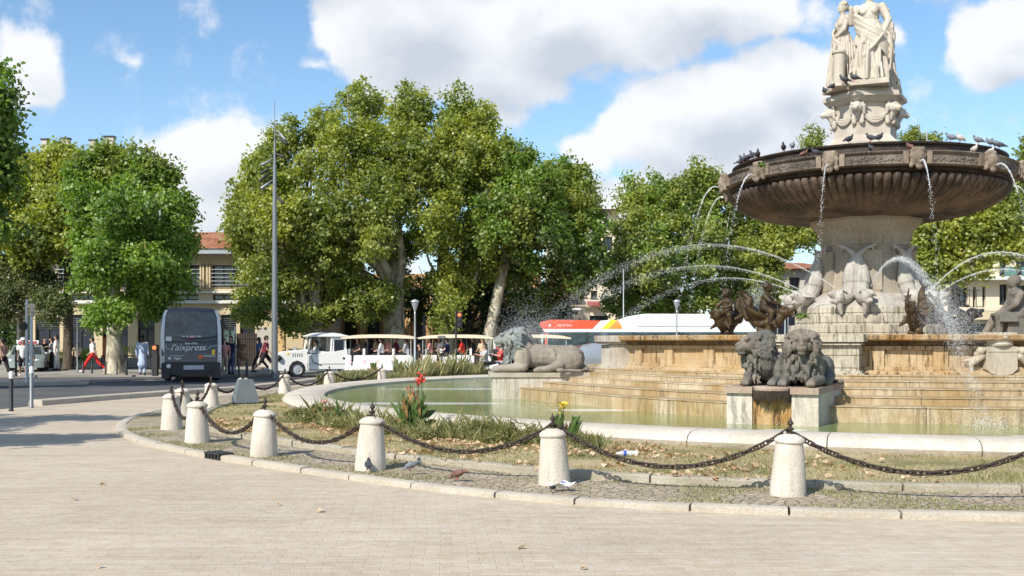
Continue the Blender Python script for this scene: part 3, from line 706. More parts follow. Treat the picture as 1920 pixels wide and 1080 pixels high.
# stepped base of the column: twelve-sided blocks
tw = 12; A0 = pol(-12) + PI / 12
for r, z0, z1 in ((2.15, 1.6, 2.10), (1.98, 2.10, 2.37), (1.85, 2.37, 2.60)):
    m = MB(); m.lathe([(r, z0), (r, z1 - .02), (r - .02, z1), (1.0, z1)], tw, a0=A0); m.build('base_block', 'base_block_stone', F, smooth=False)
m = MB(); m.lathe([(1.82, 2.60), (1.80, 2.66), (1.66, 2.78), (1.58, 2.88), (1.44, 2.95)], tw, a0=A0); m.build('base_moulding', 'carved_stone', F, smooth=False)
m = MB(); m.lathe([(1.42, 2.90), (1.36, 3.0), (1.30, 3.4), (1.24, 3.9), (1.21, 4.30), (1.25, 4.34), (1.24, 4.40), (1.25, 4.46)], tw, a0=A0); m.build('column', 'column_stone', F, smooth=False)
m = MB(); m.lathe([(1.22, 4.42), (1.26, 4.50), (1.30, 4.66), (1.40, 4.82), (1.52, 4.95), (1.56, 4.98), (1.56, 5.12), (1.48, 5.2)], tw, a0=A0); m.build('capital', 'column_stone', F, smooth=False)
for k in range(6):    # raised panels between the dolphins
    M = Matrix.Rotation(pol(-42 + 60 * k), 4, 'Z'); m = MB()
    m.box((1.27, 0, 3.6), (.10, .10 + .75, 1.1), M=M, taper=.96); m.build('column_panel', 'column_stone', F, smooth=False)
# the bowl
NB = 102
def flute(a, j, r, z):
    if 1 <= j <= 9:
        w = abs(math.sin(a * NB / 2)) ** .6
        return r * (1 - .035 * (1 - w) * min(1, r / 3.0)) + 0.0
    return r
m = MB(); m.lathe([(1.45, 5.06), (1.7, 5.08), (2.3, 5.13), (2.9, 5.24), (3.35, 5.40), (3.62, 5.56), (3.76, 5.70), (3.82, 5.80), (3.80, 5.87), (3.72, 5.90), (3.66, 5.92)], NB * 8, fn=flute)
m.build('bowl', 'bowl_stone', F, ang=75)
m = MB(); m.lathe([(3.60, 5.90), (3.74, 5.91), (3.80, 5.95), (3.78, 6.00), (3.86, 6.03), (3.60, 6.05)], 144); m.build('bowl_moulding', 'bowl_dark_stone', F, ang=40)
m = MB(); m.lathe([(3.6, 6.02), (3.93, 6.03), (3.98, 6.06), (3.95, 6.09), (3.95, 6.30), (3.99, 6.32), (4.02, 6.36), (3.97, 6.39), (3.6, 6.39)], 144); m.build('lip_band', 'bowl_band_stone', F, ang=35)
m = MB(); m.lathe([(3.62, 6.36), (3.62, 6.58), (3.70, 6.61), (3.72, 6.65), (3.66, 6.67), (3.45, 6.67), (3.42, 6.4), (0, 6.35)], 144); m.build('inner_ring', 'bowl_dark_stone', F, ang=35)
# masks that spout, one above every second flute group
def mask(parent, s=1.0):
    m = MB(); m.ell((.02, 0, 0), (.13 * s, .13 * s, .17 * s)); m.ell((.13 * s, 0, -.01), (.035 * s, .03 * s, .05 * s)); m.ell((.09 * s, 0, -.11 * s), (.06 * s, .05 * s, .035 * s))
    for q in (-1, 1):
        m.ell((.10 * s, q * .055 * s, .05 * s), (.04 * s, .035 * s, .02 * s)); m.ell((.09 * s, q * .07 * s, -.03 * s), .045 * s)
        for k in range(4): m.ell((-.02 * s, q * (.12 + .02 * (k % 2)) * s, (.12 - .09 * k) * s), (.07 * s, .055 * s, .06 * s))
    for k in range(5): m.ell((.02 * s, (-.1 + .05 * k) * s, .16 * s), (.07 * s, .04 * s, .05 * s))
    m.ell((.06 * s, 0, -.19 * s), (.06 * s, .08 * s, .06 * s))
    return m
MASK_A = [-12 + 30 * k for k in range(12)]
CAMF = math.degrees(math.atan2(FC[0], FC[1]))      # the side of the fountain that faces the viewer
m0 = None
for k, a in enumerate(MASK_A):
    an = pol(-a + CAMF)
    if m0 is None: m0 = mask(None).build('mask', 'mask_stone', F, remesh=.022); o = m0
    else: o = m0.copy(); COL.objects.link(o); o.parent = F
    o.location = (4.02 * math.cos(an), 4.02 * math.sin(an), 6.20); o.rotation_euler = (0, 0, an); o.scale = (1.15, 1.15, 1.25)
    M = Matrix.Rotation(an, 4, 'Z')
    for q in (-1, 1): p = MB(); p.box((3.96, q * .29, 6.20), (.10, .13, .30), M=M); p.build('mask_bracket', 'mask_stone', F, smooth=False)
# ornament relief of the band: blocks of raised panel
for k in range(12):
    an = pol(-(MASK_A[k] + 15) + CAMF); p = MB(); rr = random.Random(k); vs = []
    N_ = 15
    for i in range(N_):
        t = an + (i - (N_ - 1) / 2) * .0215
        p.ell((3.952 * math.cos(t), 3.952 * math.sin(t), 6.19 + rr.uniform(-.04, .04)), (.022, rr.uniform(.02, .05), rr.uniform(.025, .05)), (0, 0, t), n=7)
        p.ell((3.955 * math.cos(t + .01), 3.955 * math.sin(t + .01), 6.19 + rr.uniform(-.08, .08)), (.018, .03, .02), (0, 0, t), n=7)
    p.build('relief_panel', 'bowl_band_stone', F)
# ferns growing on the stone
def fern(name_parent, loc, s, seed, n=26):
    r = random.Random(seed); m = MB()
    for k in range(n):
        a = r.uniform(0, 2 * PI); t = r.uniform(.2, 1.1); L = s * r.uniform(.5, 1.1)
        d = Vector((math.cos(a) * math.cos(t), math.sin(a) * math.cos(t), math.sin(t))); w = d.cross(Vector((0, 0, 1))).normalized() * s * .13
        p = Vector(loc); q = p + d * L * .55 + Vector((0, 0, .02)); e = p + d * L - Vector((0, 0, L * .35))
        m.add([p - w * .3, p + w * .3, q + w, q - w, e], [(0, 1, 2, 3), (3, 2, 4)])
    return m
pl = fern(None, (0, 0, 0), .26, 1, 40)
for k, (px, py, d, lb) in enumerate(((1428, 314, 26.6, 'green fern tuft growing on the bowl rim near its left mask'), (1716, 301, 25.9, 'green fern tuft growing on the bowl rim beside its front right mask'),
                                     (1504, 598, 27.6, 'yellow green fern sprouting low on the left of the column base'), (1506, 630, 26.4, 'grey green fern on the lowest base block behind the lion mane'))):
    o = fern(None, (0, 0, 0), (.26, .24, .32, .26)[k], k + 1, 46).build('fern', 'fern', smooth=False); o.location = at(px, py, d); tag(o, lb, 'fern')
# dolphins in pairs round the column, tails crossed
def dolphin_pair():
    m = MB()
    for s in (-1, 1):
        path = spline([(1.95, s * .34, 2.80), (1.72, s * .20, 2.86), (1.52, s * .15, 3.15), (1.46, s * .17, 3.45), (1.38, s * .10, 3.80), (1.34, -s * .12, 4.10), (1.30, -s * .36, 4.27)], sub=5)
        n = len(path); rad = []
        for i in range(n):
            t = i / (n - 1); rad.append(.15 + .05 * math.sin(min(1, t * 3.2) * PI / 2) if t < .38 else .20 * (1 - (t - .38) / .62) ** 1.1 + .035)
        m.tube(path, rad, 10)
        e = Vector(path[-1]); m.cap(e, .04, e + Vector((0, -s * .16, .03)), .025); m.cap(e, .04, e + Vector((0, -s * .08, -.12)), .02)
    return m
def dolphin_head(s):
    m = MB(); m.ell((2.02, s * .36, 2.82), (.22, .17, .19)); m.cap((2.10, s * .42, 2.84), .13, (2.26, s * .54, 2.93), .07)
    m.cap((2.12, s * .42, 2.72), .09, (2.24, s * .52, 2.73), .045); m.ell((2.08, s * .27, 2.97), .05); m.ell((2.14, s * .50, 2.98), .05)
    for k in range(4): m.tube([(1.98 - .06 * k, s * (.36 - .2), 2.98 - .03 * k), (1.95 - .06 * k, s * (.22), 3.04 - .02 * k), (1.88 - .07 * k, s * .42, 3.03 - .03 * k), (1.88 - .07 * k, s * .56, 2.88)], .030, 6)
    m.cap((2.04, s * .34, 2.66), .10, (1.98, s * .30, 2.40), .05)
    return m
for k in range(6):
    an = pol(-(-9 + 60 * k) + CAMF)
    d = thing('dolphin_pair', (0, 0, 0)); d.parent = F; d.rotation_euler = (0, 0, an)
    if k == 0:
        d0 = d; bd = dolphin_pair().build('body', 'carved_stone', d, remesh=.022); h1 = dolphin_head(-1).build('head', 'carved_stone', d, remesh=.020); h2 = dolphin_head(1).build('head', 'carved_stone', d, remesh=.020)
    else:
        for o in (bd, h1, h2): c = o.copy(); COL.objects.link(c); c.parent = d
# statue pedestal on top
A1 = pol(12 + CAMF)
hexm = MB(); hexm.lathe([(1.16, 6.4), (1.16, 7.20), (1.06, 7.26), (.95, 7.36), (.90, 7.42), (.90, 8.28), (.93, 8.34)], 6, a0=A1); hexm.build('pedestal', 'marble', F, smooth=False)
hexm = MB(); hexm.lathe([(.90, 8.30), (1.0, 8.34), (1.10, 8.42), (1.20, 8.46), (1.20, 8.56), (1.16, 8.60), (.6, 8.60)], 6, a0=A1); hexm.build('pedestal_cornice', 'marble', F, smooth=False)
def lion_mask():
    m = MB(); m.ell((.08, 0, 0), (.17, .16, .17)); m.cap((.16, 0, -.02), .10, (.29, 0, -.05), .075); m.ell((.27, 0, -.12), (.05, .05, .03))
    for q in (-1, 1): m.ell((.05, q * .15, .12), (.05, .045, .06)); m.ell((.19, q * .07, .07), (.045, .035, .03)); m.cap((.03, q * .16, .02), .07, (.0, q * .17, -.18), .04)
    m.cap((.05, 0, -.15), .09, (.0, 0, -.32), .05)
    return m
l0 = None
for k in range(6):
    an = A1 + k * PI / 3
    if l0 is None: l0 = lion_mask().build('lion_mask', 'marble', F, remesh=.018); o = l0
    else: o = l0.copy(); COL.objects.link(o); o.parent = F
    o.location = (.92 * math.cos(an), .92 * math.sin(an), 8.16); o.rotation_euler = (0, 0, an)
    am = an + PI / 6; c = Vector((.80 * math.cos(am), .80 * math.sin(am), 0)); tt = Vector((-math.sin(am), math.cos(am), 0)); nn = Vector((math.cos(am), math.sin(am), 0)); g = MB()
    for (dep, rr_) in ((.20, .05), (.27, .045), (.13, .04)):
        g.tube([c + tt * x * .33 + nn * (.04 - .03 * x * x) + Vector((0, 0, 8.02 - dep * (1 - x * x))) for x in [i / 6 - 1 for i in range(13)]], rr_, 7)
    for q in (-1, 1): g.cap(c + tt * q * .34 + nn * .03 + Vector((0, 0, 8.04)), .05, c + tt * q * .36 + nn * .03 + Vector((0, 0, 7.76)), .075)
    g.build('garland', 'marble', F)

# pedestals of the lions
def lion_pedestal(cx, cy, a, L, w=1.57, mat='pedestal_stone', spout=True):
    t = thing('lion_pedestal', (cx - FC[0], cy - FC[1], 0), pol(a)); t.parent = F
    m = MB(); q = .34 if spout else 0
    if spout:
        for s in (-1, 1): m.box((-L / 2, s * (w / 4 + q / 2 + .0), .36), (L, w / 2 - q + .0, .76))
        MB().box((-L / 2 - .05, 0, .36), (L, q * 2 - .01, .755)).build('spout_block', 'orange_stone', t, smooth=False)
    else: m.box((-L / 2, 0, .36), (L, w, .76))
    m.build('block', mat, t, smooth=False)
    m = MB()
    if spout:
        for s in (-1, 1): m.box((-L / 2 + .04, s * (w / 4 + q / 2), .80), (L + .06, w / 2 - q + .03, .115))
        m.box((-L / 2 - .02, 0, .80), (L, q * 2 + .02, .11))
    else: m.box((-L / 2 + .04, 0, .80), (L + .1, w + .08, .115))
    m.build('slab', 'slab_stone' if spout else 'edging_stone', t, smooth=False)
    if spout:
        m = MB(); m.lathe([(.30, .70), (.33, .78), (.335, .84), (.30, .87), (.0, .87)], 28, c=(-.10, 0, 0)); m.build('spout_lip', 'slab_stone', t)
        r = random.Random(3); m = MB()
        for k in range(34):
            an = R(-80 + 160 * k / 33); x = -.10 + .325 * math.cos(an); y = .325 * math.sin(an)
            m.tube([(x, y, .80), (x, y, .72), (x - .01, y, .66 - r.uniform(0, .10))], [.016, .018, .006], 5)
        m.build('moss_fringe', 'bowl_dark_stone', t)
    return t
PF = Vector((4.5, 17.74)); PL = Vector((-.52, 26.6))
lion_pedestal(PF.x, PF.y, 26, 2.9)
lion_pedestal(PL.x, PL.y, 88, 3.0, spout=False)

def lion(name, loc, rz, label, yaw=0.0, s=.85, mat='lion_stone', seed=1, body=None):
    t = thing(name, loc, rz, label, 'lion statue', 'carved lions resting on the fountain pedestals'); r = random.Random(seed)
    b = MB()
    b.cap((-.85, 0, .42), .40, (.3, 0, .50), .38, 14); b.ell((-.98, 0, .42), (.42, .44, .42)); b.ell((.45, 0, .55), (.42, .40, .45))
    for q in (-1, 1):
        b.ell((-.88, q * .33, .36), (.46, .20, .36), (0, .3, 0)); b.cap((-.62, q * .45, .22), .15, (-.30, q * .47, .13), .12); b.cap((-.30, q * .47, .11), .11, (.05, q * .48, .09), .10)
        for k in (-1, 0, 1): b.ell((.12, q * .48 + k * .055, .07), (.09, .035, .06))
        b.ell((.52, q * .34, .42), (.27, .17, .38)); b.cap((.48, q * .38, .17), .15, (1.15, q * .33, .12), .115); b.ell((1.27, q * .33, .10), (.17, .125, .10))
        for k in (-1.5, -.5, .5, 1.5): b.ell((1.38, q * .33 + k * .055, .075), (.085, .033, .065))
    b.cap((-1.25, 0, .22), .10, (-1.45, .25, .08), .06); b.cap((-1.45, .25, .07), .06, (-1.2, .62, .06), .05); b.cap((-1.2, .62, .06), .05, (-.7, .72, .07), .05); b.ell((-.6, .72, .08), (.14, .08, .07))
    b.tube([(-.4, .30, .75), (-.45, .42, .5), (-.5, .45, .3)], .03, 6)
    for k in range(5): b.tube([(-.2 - .02 * k + .17 * k, -.30, .72), (-.16 + .16 * k, -.40, .45), (-.12 + .15 * k, -.36, .22)], .025, 6)
    b.build('body', body or mat, t, remesh=.024, disp=(.02, .18))
    # head and mane, turned by yaw
    M = Matrix.Translation((.55, 0, .6)) @ Matrix.Rotation(yaw, 4, 'Z')
    h = MB()
    h.ell((.06, 0, .05), (.40, .40, .48), M=M); h.ell((.10, 0, .38), (.36, .36, .36), M=M); h.ell((.38, 0, .42), (.27, .225, .26), M=M)
    h.cap((.52, 0, .38), .155, (.70, 0, .33), .125, M=M); h.ell((.66, 0, .21), (.12, .10, .07), M=M); h.cap((.50, 0, .58), .06, (.76, 0, .42), .055, M=M); h.ell((.79, 0, .415), (.045, .075, .04), M=M)
    for q in (-1, 1):
        h.ell((.57, q * .115, .56), (.09, .075, .05), (0, .3, 0), M=M); h.ell((.60, q * .115, .50), (.035, .04, .028), M=M); h.ell((.73, q * .07, .33), (.075, .06, .065), M=M)
        h.ell((.50, q * .17, .36), (.12, .075, .12), M=M); h.ell((.30, q * .27, .64), (.06, .075, .085), M=M)
    for k in range(210):
        u = r.uniform(-1, 1) * 2.5; v = r.uniform(-.5, 1.0)
        ce = Vector((.20, 0, .36)); a = u
        dirv = Vector((-math.cos(a) * .30 + .10, math.sin(a) * 1.0, math.cos(a) * 1.0)).normalized()
        p = ce + Vector((dirv.x * .30 - v * .26 + .12, dirv.y * (.30 + .10 * v), dirv.z * (.33 + .08 * v)))
        L = r.uniform(.16, .28)
        dn = Vector((-.45 - .4 * v, dirv.y * .45 + r.uniform(-.15, .15), dirv.z * .30 - .85)).normalized()
        if dirv.z > .55: dn = Vector((-.85, dirv.y * .7, .05 - .3 * v)).normalized()
        e = p + dn * L; mid = p + dn * L * .5 + Vector((.02, 0, .02)) + dirv * .03
        h.tube([p, mid, e + dn.cross(dirv) * r.uniform(-.05, .05)], [.034, .034, .008], 6, M=M)
    for k in range(90):
        q = r.uniform(-1, 1); p = Vector((.36 + r.uniform(-.10, .10), q * .30, .06 - abs(q) * .05 + r.uniform(-.38, .14))); e = p + Vector((r.uniform(-.05, .08), q * .05, -r.uniform(.16, .30)))
        h.tube([p, (p + e) / 2 + Vector((.045, 0, 0)), e], [.040, .038, .010], 6, M=M)
    h.build('maned_head', mat, t, remesh=.0145)
    t.scale = (s, s, s)
    return t
def ploc(P, a, x, y, z=.858): u = fdir(a); v = Vector((-u.y, u.x)); q = P + u * x + v * y; return (q.x, q.y, z)
lion('stone_lion', ploc(PF, 26, -1.05, -.25), pol(26), 'brown grey carved lion on the front pedestal with its head turned to the left', yaw=R(-48), seed=1, s=.72)
lion('stone_lion', ploc(PF, 26, -.98, .42), pol(26), 'carved lion on the front pedestal looking straight out, darker mane, right of its twin', yaw=R(8), seed=2, s=.73)
lion('stone_lion', ploc(PL, 88, -1.20, .36), pol(88), 'lion in profile on the left pedestal, wet grey mane and tan body, under spray', yaw=R(2), seed=3, mat='wet_lion_stone', s=.84, body='lion_tan_stone')
lion('stone_lion', ploc(PL, 88, -1.35, -.42), pol(88), 'lion on the left pedestal half hidden behind the wet one in front', yaw=R(-12), seed=4, s=.80)
# bare tan flank of the left lion is drier: the same carving, lighter stone comes from its material

# ------------------------------------------------------------------ marble figures
def drapery(m, c, H, rx, ry, seed, folds=15, amp=.05, lean=(0, 0), twist=.5, z0=0.0, topf=.52):
    r = random.Random(seed); ph = [r.uniform(0, 6.28) for _ in range(6)]; n = 96; K = 30; vs = []; fs = []
    for j in range(K + 1):
        t = j / K; z = z0 + H * t; w = (1 - t) ** .8 * (1 - topf) + topf; w *= 1 + .10 * math.sin(t * PI)
        for i in range(n):
            a = 2 * PI * i / n
            f = math.sin(folds * a + ph[0] + twist * 6 * t) * .55 + math.sin((folds * .6) * a + ph[1] - 4 * t) * .6 + .5 * math.sin(3 * a + ph[2] + 2 * t)
            f = math.copysign(abs(f) ** .7, f) * amp * (1.25 - t * .85)
            vs.append((c[0] + lean[0] * t + math.cos(a) * (rx * w + f), c[1] + lean[1] * t + math.sin(a) * (ry * w + f), c[2] + z))
    for j in range(K):
        for i in range(n): k = (i + 1) % n; fs.append((j * n + i, j * n + k, (j + 1) * n + k, (j + 1) * n + i))
    fs.append(tuple(range(n))[::-1]); fs.append(tuple(K * n + i for i in range(n)))
    m.add(vs, fs)
def marble_figure(loc, rz, label, H=2.7, pose=0, seed=1):
    t = thing('marble_statue', loc, rz, label, 'statue', 'marble figures standing back to back on top of the fountain'); s = H / 2.7
    m = MB(); c = (0, 0, 0)
    drapery(m, c, 1.55, .56, .44, seed, lean=(.03, .02), folds=15, amp=.095)
    drapery(m, (.04, .05, 1.02), .55, .42, .36, seed + 9, folds=12, amp=.07, topf=.75)
    # torso, local +x is the front
    m.ell((0, 0, 1.55), (.27, .33, .28)); m.ell((.02, 0, 1.85), (.23, .27, .30)); m.ell((.02, 0, 2.05), (.22, .34, .18)); m.cap((.0, 0, 2.1), .12, (.02, 0, 2.30), .095)
    for q in (-1, 1): m.ell((.17, q * .13, 1.95), (.12, .115, .12)); m.ell((0, q * .33, 2.08), .125)
    m.ell((.04, 0, 2.47), (.165, .14, .20)); m.ell((-.03, 0, 2.52), (.19, .17, .19)); m.ell((-.20, 0, 2.46), .10); m.ell((.20, 0, 2.45), (.035, .025, .045)); m.ell((.16, 0, 2.36), (.05, .05, .04))
    for k in range(12): a = R(-100 + 200 * k / 11); m.ell((-.02 + .15 * math.cos(a) * .9, .165 * math.sin(a), 2.56 + .03 * (k % 2)), .05)
    if pose == 0:
        m.cap((.0, .34, 2.06), .12, (.10, .50, 1.68), .095); m.cap((.10, .50, 1.68), .092, (.26, .38, 1.32), .060); m.ell((.28, .36, 1.25), (.06, .05, .09))
        m.cap((.0, -.34, 2.06), .12, (.06, -.48, 1.70), .095); m.cap((.06, -.48, 1.70), .092, (.22, -.46, 1.98), .06); m.ell((.24, -.46, 2.05), (.06, .05, .09))
    elif pose == 1:
        m.cap((.0, .30, 2.06), .11, (.16, .40, 1.72), .09); m.cap((.16, .40, 1.72), .085, (.36, .25, 1.55), .055); m.ell((.40, .2, 1.54), (.08, .05, .05))
        m.cap((.0, -.30, 2.06), .11, (.14, -.40, 1.70), .09); m.cap((.14, -.40, 1.70), .085, (.34, -.22, 1.50), .055)
    else:
        m.cap((.0, .32, 2.06), .11, (.04, .44, 1.64), .09); m.cap((.04, .44, 1.64), .085, (.14, .46, 1.22), .055); m.ell((.16, .46, 1.12), (.06, .05, .1))
        m.cap((.0, -.32, 2.06), .11, (.08, -.40, 1.70), .09); m.cap((.08, -.40, 1.70), .085, (.30, -.30, 1.86), .055)
    # mantle slung across the hips and over the forearm
    for k in range(9):
        o = .055 * k
        m.tube(spline([(-.10, -.44 + o * .2, 2.02 - o * .9), (.26, -.28, 1.80 - o), (.42 + .02 * (k % 2), .05, 1.52 - o), (.34, .36, 1.30 - o * 1.1), (.08, .52, 1.22 - o * 1.5)], sub=4), [.042 + .012 * (k % 3 == 0)] * 17, 6)
    for k in range(7):
        o = k * .13; m.tube(spline([(.46 - .05 * k, .40 - o * .3, 1.25 - o * .4), (.50 - .02 * k, .10 - o * .5, .88 - o * .5), (.38, -.28 - .02 * k, .66 - o * .4), (.10, -.52, .62 - o * .3)], sub=4), .034, 6)
    for k in range(6): m.tube([(.20 - k * .10, .50, 1.30), (.22 - k * .11, .58, .9), (.18 - k * .10, .54, .28)], [.05, .045, .02], 6)
    for k in range(8): y = -.45 + .11 * k; m.tube([(.36 + .05 * math.cos(k * 2), y, .5), (.46 + .03 * math.sin(k), y * 1.05, .25), (.52, y * 1.12, .02)], [.025, .04, .05], 6)
    m.build('figure', 'marble', t, remesh=.0165)
    MB().box((0, 0, -.07), (1.25, 1.05, .14)).build('plinth', 'marble', t, smooth=False)
    t.scale = (s, s, s); return t
ZT = 8.60
MB_ = MB(); MB_.lathe([(.98, 0), (.98, .10), (.95, .12), (.2, .12)], 6, a0=A1, c=(0, 0, ZT)); MB_.build('top_block', 'marble', F, smooth=False)
def fz(px, d): return Vector(((px - 960) / FPX * d, d, 0))
q = fz(1630, 28.65); marble_figure((q.x, q.y, ZT + .25), R(-112), 'main white marble woman with a mantle slung across her hips, facing the square', 2.75, 0, 3)
q = fz(1581, 29.0); st = marble_figure((q.x, q.y, ZT + .22), R(188), 'slimmer white marble woman on the left, standing sideways by a smooth stone post', 2.5, 1, 8); st.scale = (.72, .72, .92)
q = fz(1660, 29.75); st = marble_figure((q.x, q.y, ZT + .22), R(35), 'white marble figure turned away on the right, mostly hidden behind the main woman', 2.6, 2, 12); st.scale = (.62, .62, .94)
m = MB(); q = fz(1573, 28.5); m.lathe([(.20, .12), (.20, .16), (.16, .2), (.16, 1.02), (.20, 1.06), (.20, 1.12), (.0, 1.12)], 12, c=(q.x - FC[0], q.y - FC[1], ZT)); m.build('stone_post', 'marble', F)

# ------------------------------------------------------------------ bronzes in the upper basin
def bronze_rider(loc, rz, label, mat, s=1.0, rider=True, wide=True, seed=0, arms=0):
    t = thing('bronze_statue', loc, rz, label, 'statue', 'bronze groups standing in the upper basin'); r = random.Random(seed)
    b = MB()
    for k in range(9): a = k * 2.4; b.ell((.12 * math.cos(a), .12 * math.sin(a), .06 + .045 * k), (.13, .12, .09), n=8)
    b.build('rock', mat, t, remesh=.025)
    b = MB(); path = spline([(.42, 0, .62), (.22, 0, .44), (-.05, 0, .42), (-.30, 0, .52), (-.46, 0, .74), (-.40, 0, .98), (-.56, 0, 1.12)], sub=4); n = len(path)
    b.tube(path, [.10 + .10 * math.sin(PI * min(1, (i / n) * 1.9)) if i / n < .5 else max(.04, .20 * (1 - (i / n - .5) * 1.75)) for i in range(n)], 10)
    b.ell((.44, 0, .66), (.17, .15, .15)); b.cap((.5, 0, .66), .10, (.68, 0, .74), .05); b.cap((.5, 0, .6), .07, (.66, 0, .60), .035); b.ell((.44, .1, .76), .05); b.ell((.44, -.1, .76), .05)
    for q in (-1, 1):
        if wide:
            for k in range(7): b.tube([(.05 - .04 * k, q * .10, .48), (-.12 - .05 * k, q * (.30 + .02 * k), .60 + .03 * k), (-.34 - .04 * k, q * (.36 + .01 * k), .66 + .075 * k)], [.06, .05, .02], 6)
        b.cap((.2, q * .15, .45), .08, (.3, q * .34, .30), .03)
    b.cap((-.56, 0, 1.12), .05, (-.74, .12, 1.18), .02); b.cap((-.56, 0, 1.12), .05, (-.60, -.14, 1.24), .02)
    b.build('dolphin', mat, t, remesh=.020)
    if rider:
        b = MB(); b.ell((-.02, 0, .78), (.15, .16, .15)); b.cap((-.02, 0, .80), .14, (.0, 0, 1.00), .13); b.ell((.02, 0, 1.04), (.12, .17, .10)); b.cap((.02, 0, 1.08), .06, (.04, 0, 1.16), .055)
        b.ell((.05, 0, 1.26), (.115, .105, .125)); b.ell((.16, 0, 1.25), .025)
        for k in range(16): a = k * 2.399; z = 1 - k / 16 * 1.1; q = math.sqrt(max(0, 1 - z * z)); b.ell((.03 + .10 * q * math.cos(a), .10 * q * math.sin(a), 1.28 + .10 * z), .042, n=8)
        for q in (-1, 1):
            b.cap((.0, q * .12, .76), .095, (.20, q * .24, .66), .08); b.cap((.20, q * .24, .66), .075, (.14, q * .26, .42), .05); b.ell((.18, q * .26, .38), (.075, .04, .035))
            if arms == 0 or q == 1: b.cap((.02, q * .17, 1.05), .065, (.14, q * .25, .92), .055); b.cap((.14, q * .25, .92), .05, (.28, q * .14, .86), .038); b.ell((.31, q * .12, .86), .04)
            else: b.cap((.02, q * .17, 1.05), .065, (.02, q * .34, 1.10), .05); b.cap((.02, q * .34, 1.10), .048, (.08, q * .42, 1.28), .035); b.ell((.09, q * .43, 1.33), .04)
        b.build('rider', mat, t, remesh=.017)
    t.scale = (s, s, s); return t
ZB = 1.70
def pz(px, d, z): return Vector(((px - 960) / FPX * d, d, z))
bronze_rider(pz(1364, 25.5, ZB), R(215), 'dark bronze winged beast with a mossy top, leftmost on the basin wall', 'brown_bronze', .90, seed=2)
bronze_rider(pz(1436, 24.6, ZB), R(-25), 'brown bronze child with curly hair riding a beast above the two front lions', 'brown_bronze', .98, seed=1)
t = bronze_rider(pz(1718, 23.8, ZB - .02), R(228), 'rough brown bronze sea beast right of the column, under the arching jet', 'brown_bronze', 1.0, rider=False, seed=4); t.scale = (.85, .85, 1.12)
bronze_rider(pz(1789, 25.2, ZB), R(-35), 'near black bronze child riding a beast with one arm raised, right of the arching jet', 'dark_bronze', .95, seed=3, arms=1)
# seated stone-brown figure at the right edge
t = thing('seated_statue', pz(1906, 24.4, ZB), R(170), 'large weathered seated figure at the right edge of the basin, draped lap', 'statue'); b = MB()
b.ell((0, 0, .62), (.24, .26, .22)); b.cap((-.02, 0, .65), .20, (.02, 0, 1.0), .19); b.ell((.02, 0, 1.08), (.18, .28, .14)); b.cap((.04, 0, 1.12), .08, (.06, 0, 1.24), .07); b.ell((.09, 0, 1.36), (.13, .115, .16)); b.ell((.03, 0, 1.40), (.15, .14, .15))
for q in (-1, 1):
    b.cap((.0, q * .27, 1.07), .10, (.12, q * .34, .82), .08); b.cap((.12, q * .34, .82), .078, (.30, q * .20, .66), .055); b.ell((.34, q * .18, .65), .06)
    b.cap((.0, q * .14, .56), .15, (.42, q * .20, .52), .13); b.cap((.42, q * .20, .52), .12, (.66 if q < 0 else .46, q * .22, .12), .075); b.ell((.74 if q < 0 else .54, q * .22, .07), (.12, .05, .05))
for k in range(8): b.tube([(.1 + .05 * k, -.34, .60), (.2 + .05 * k, 0, .66 - .01 * k), (.1 + .05 * k, .34, .56), (.1 + .05 * k, .40, .40)], .035, 6)
b.build('figure', 'lion_stone', t, remesh=.02)
b = MB(); b.box((-.02, 0, .24), (.62, .62, .50), taper=.9); b.build('seat', 'lion_stone', t, smooth=False)

# ------------------------------------------------------------------ bollards and chains
def bollard_proto():
    t = thing('stone_bollard', (0, 0, 0))
    m = MB(); m.lathe([(.185, -.03), (.183, .02), (.175, .15), (.155, .38), (.138, .515), (.150, .522), (.156, .54), (.152, .558), (.120, .585), (.060, .610), (0, .615)], 28,
                      fn=lambda a, j, r, z: r * (1 + .035 * noise.noise((math.cos(a) * 1.5, math.sin(a) * 1.5, z * 5)) + .022 * noise.noise((math.cos(a) * 6, math.sin(a) * 6, z * 16))))
    m.build('post', 'bollard_stone', t, ang=60)
    m = MB(); m.lathe([(.036, .59), (.038, .61), (.016, .625), (.015, .645), (.040, .655), (.042, .665), (.016, .68), (.015, .70), (.030, .712), (.031, .727), (.013, .752), (.005, .78), (0, .79)], 14)
    m.build('finial', 'iron', t)
    return t
BOL = [(12.3, 10.25), (9.6, 9.72), (7.35, 9.72), (5.35, 9.95), (2.85, 10.58), (.47, 11.38), (-1.75, 12.67), (-3.43, 14.15), (-4.93, 16.03), (-6.15, 18.5), (-6.75, 21.0), (-7.02, 23.9), (-7.05, 26.9), (-6.62, 29.8), (-5.9, 33.0), (-4.6, 36.2)]
BLAB = {5.35: None, 2.85: 'pale stone bollard standing before the front lion pedestal, nearest to the viewer', .47: 'stone bollard with a blunt cap and chipped side, a magazine lying at its foot', -1.75: 'stone bollard with a pigeon at its foot, in front of the red canna',
        -3.43: 'stone bollard with a rusty knobbed finial, left of the pigeon bollard', -4.93: 'stone bollard nearest the kerb drain', -6.15: 'stone bollard at the left tip of the island', -6.75: 'stone bollard just behind the one at the left tip of the island',
        -7.02: 'weathered stone bollard left of the grey metal box', -7.05: 'stone bollard half hidden behind the grey metal box', -6.62: 'stone bollard in front of the white tractor wheel', -5.9: 'far stone bollard behind the basin rim by the tall weeds', -4.6: 'farthest stone bollard of the ring behind the basin rim'}
bp = bollard_proto(); FIN = []
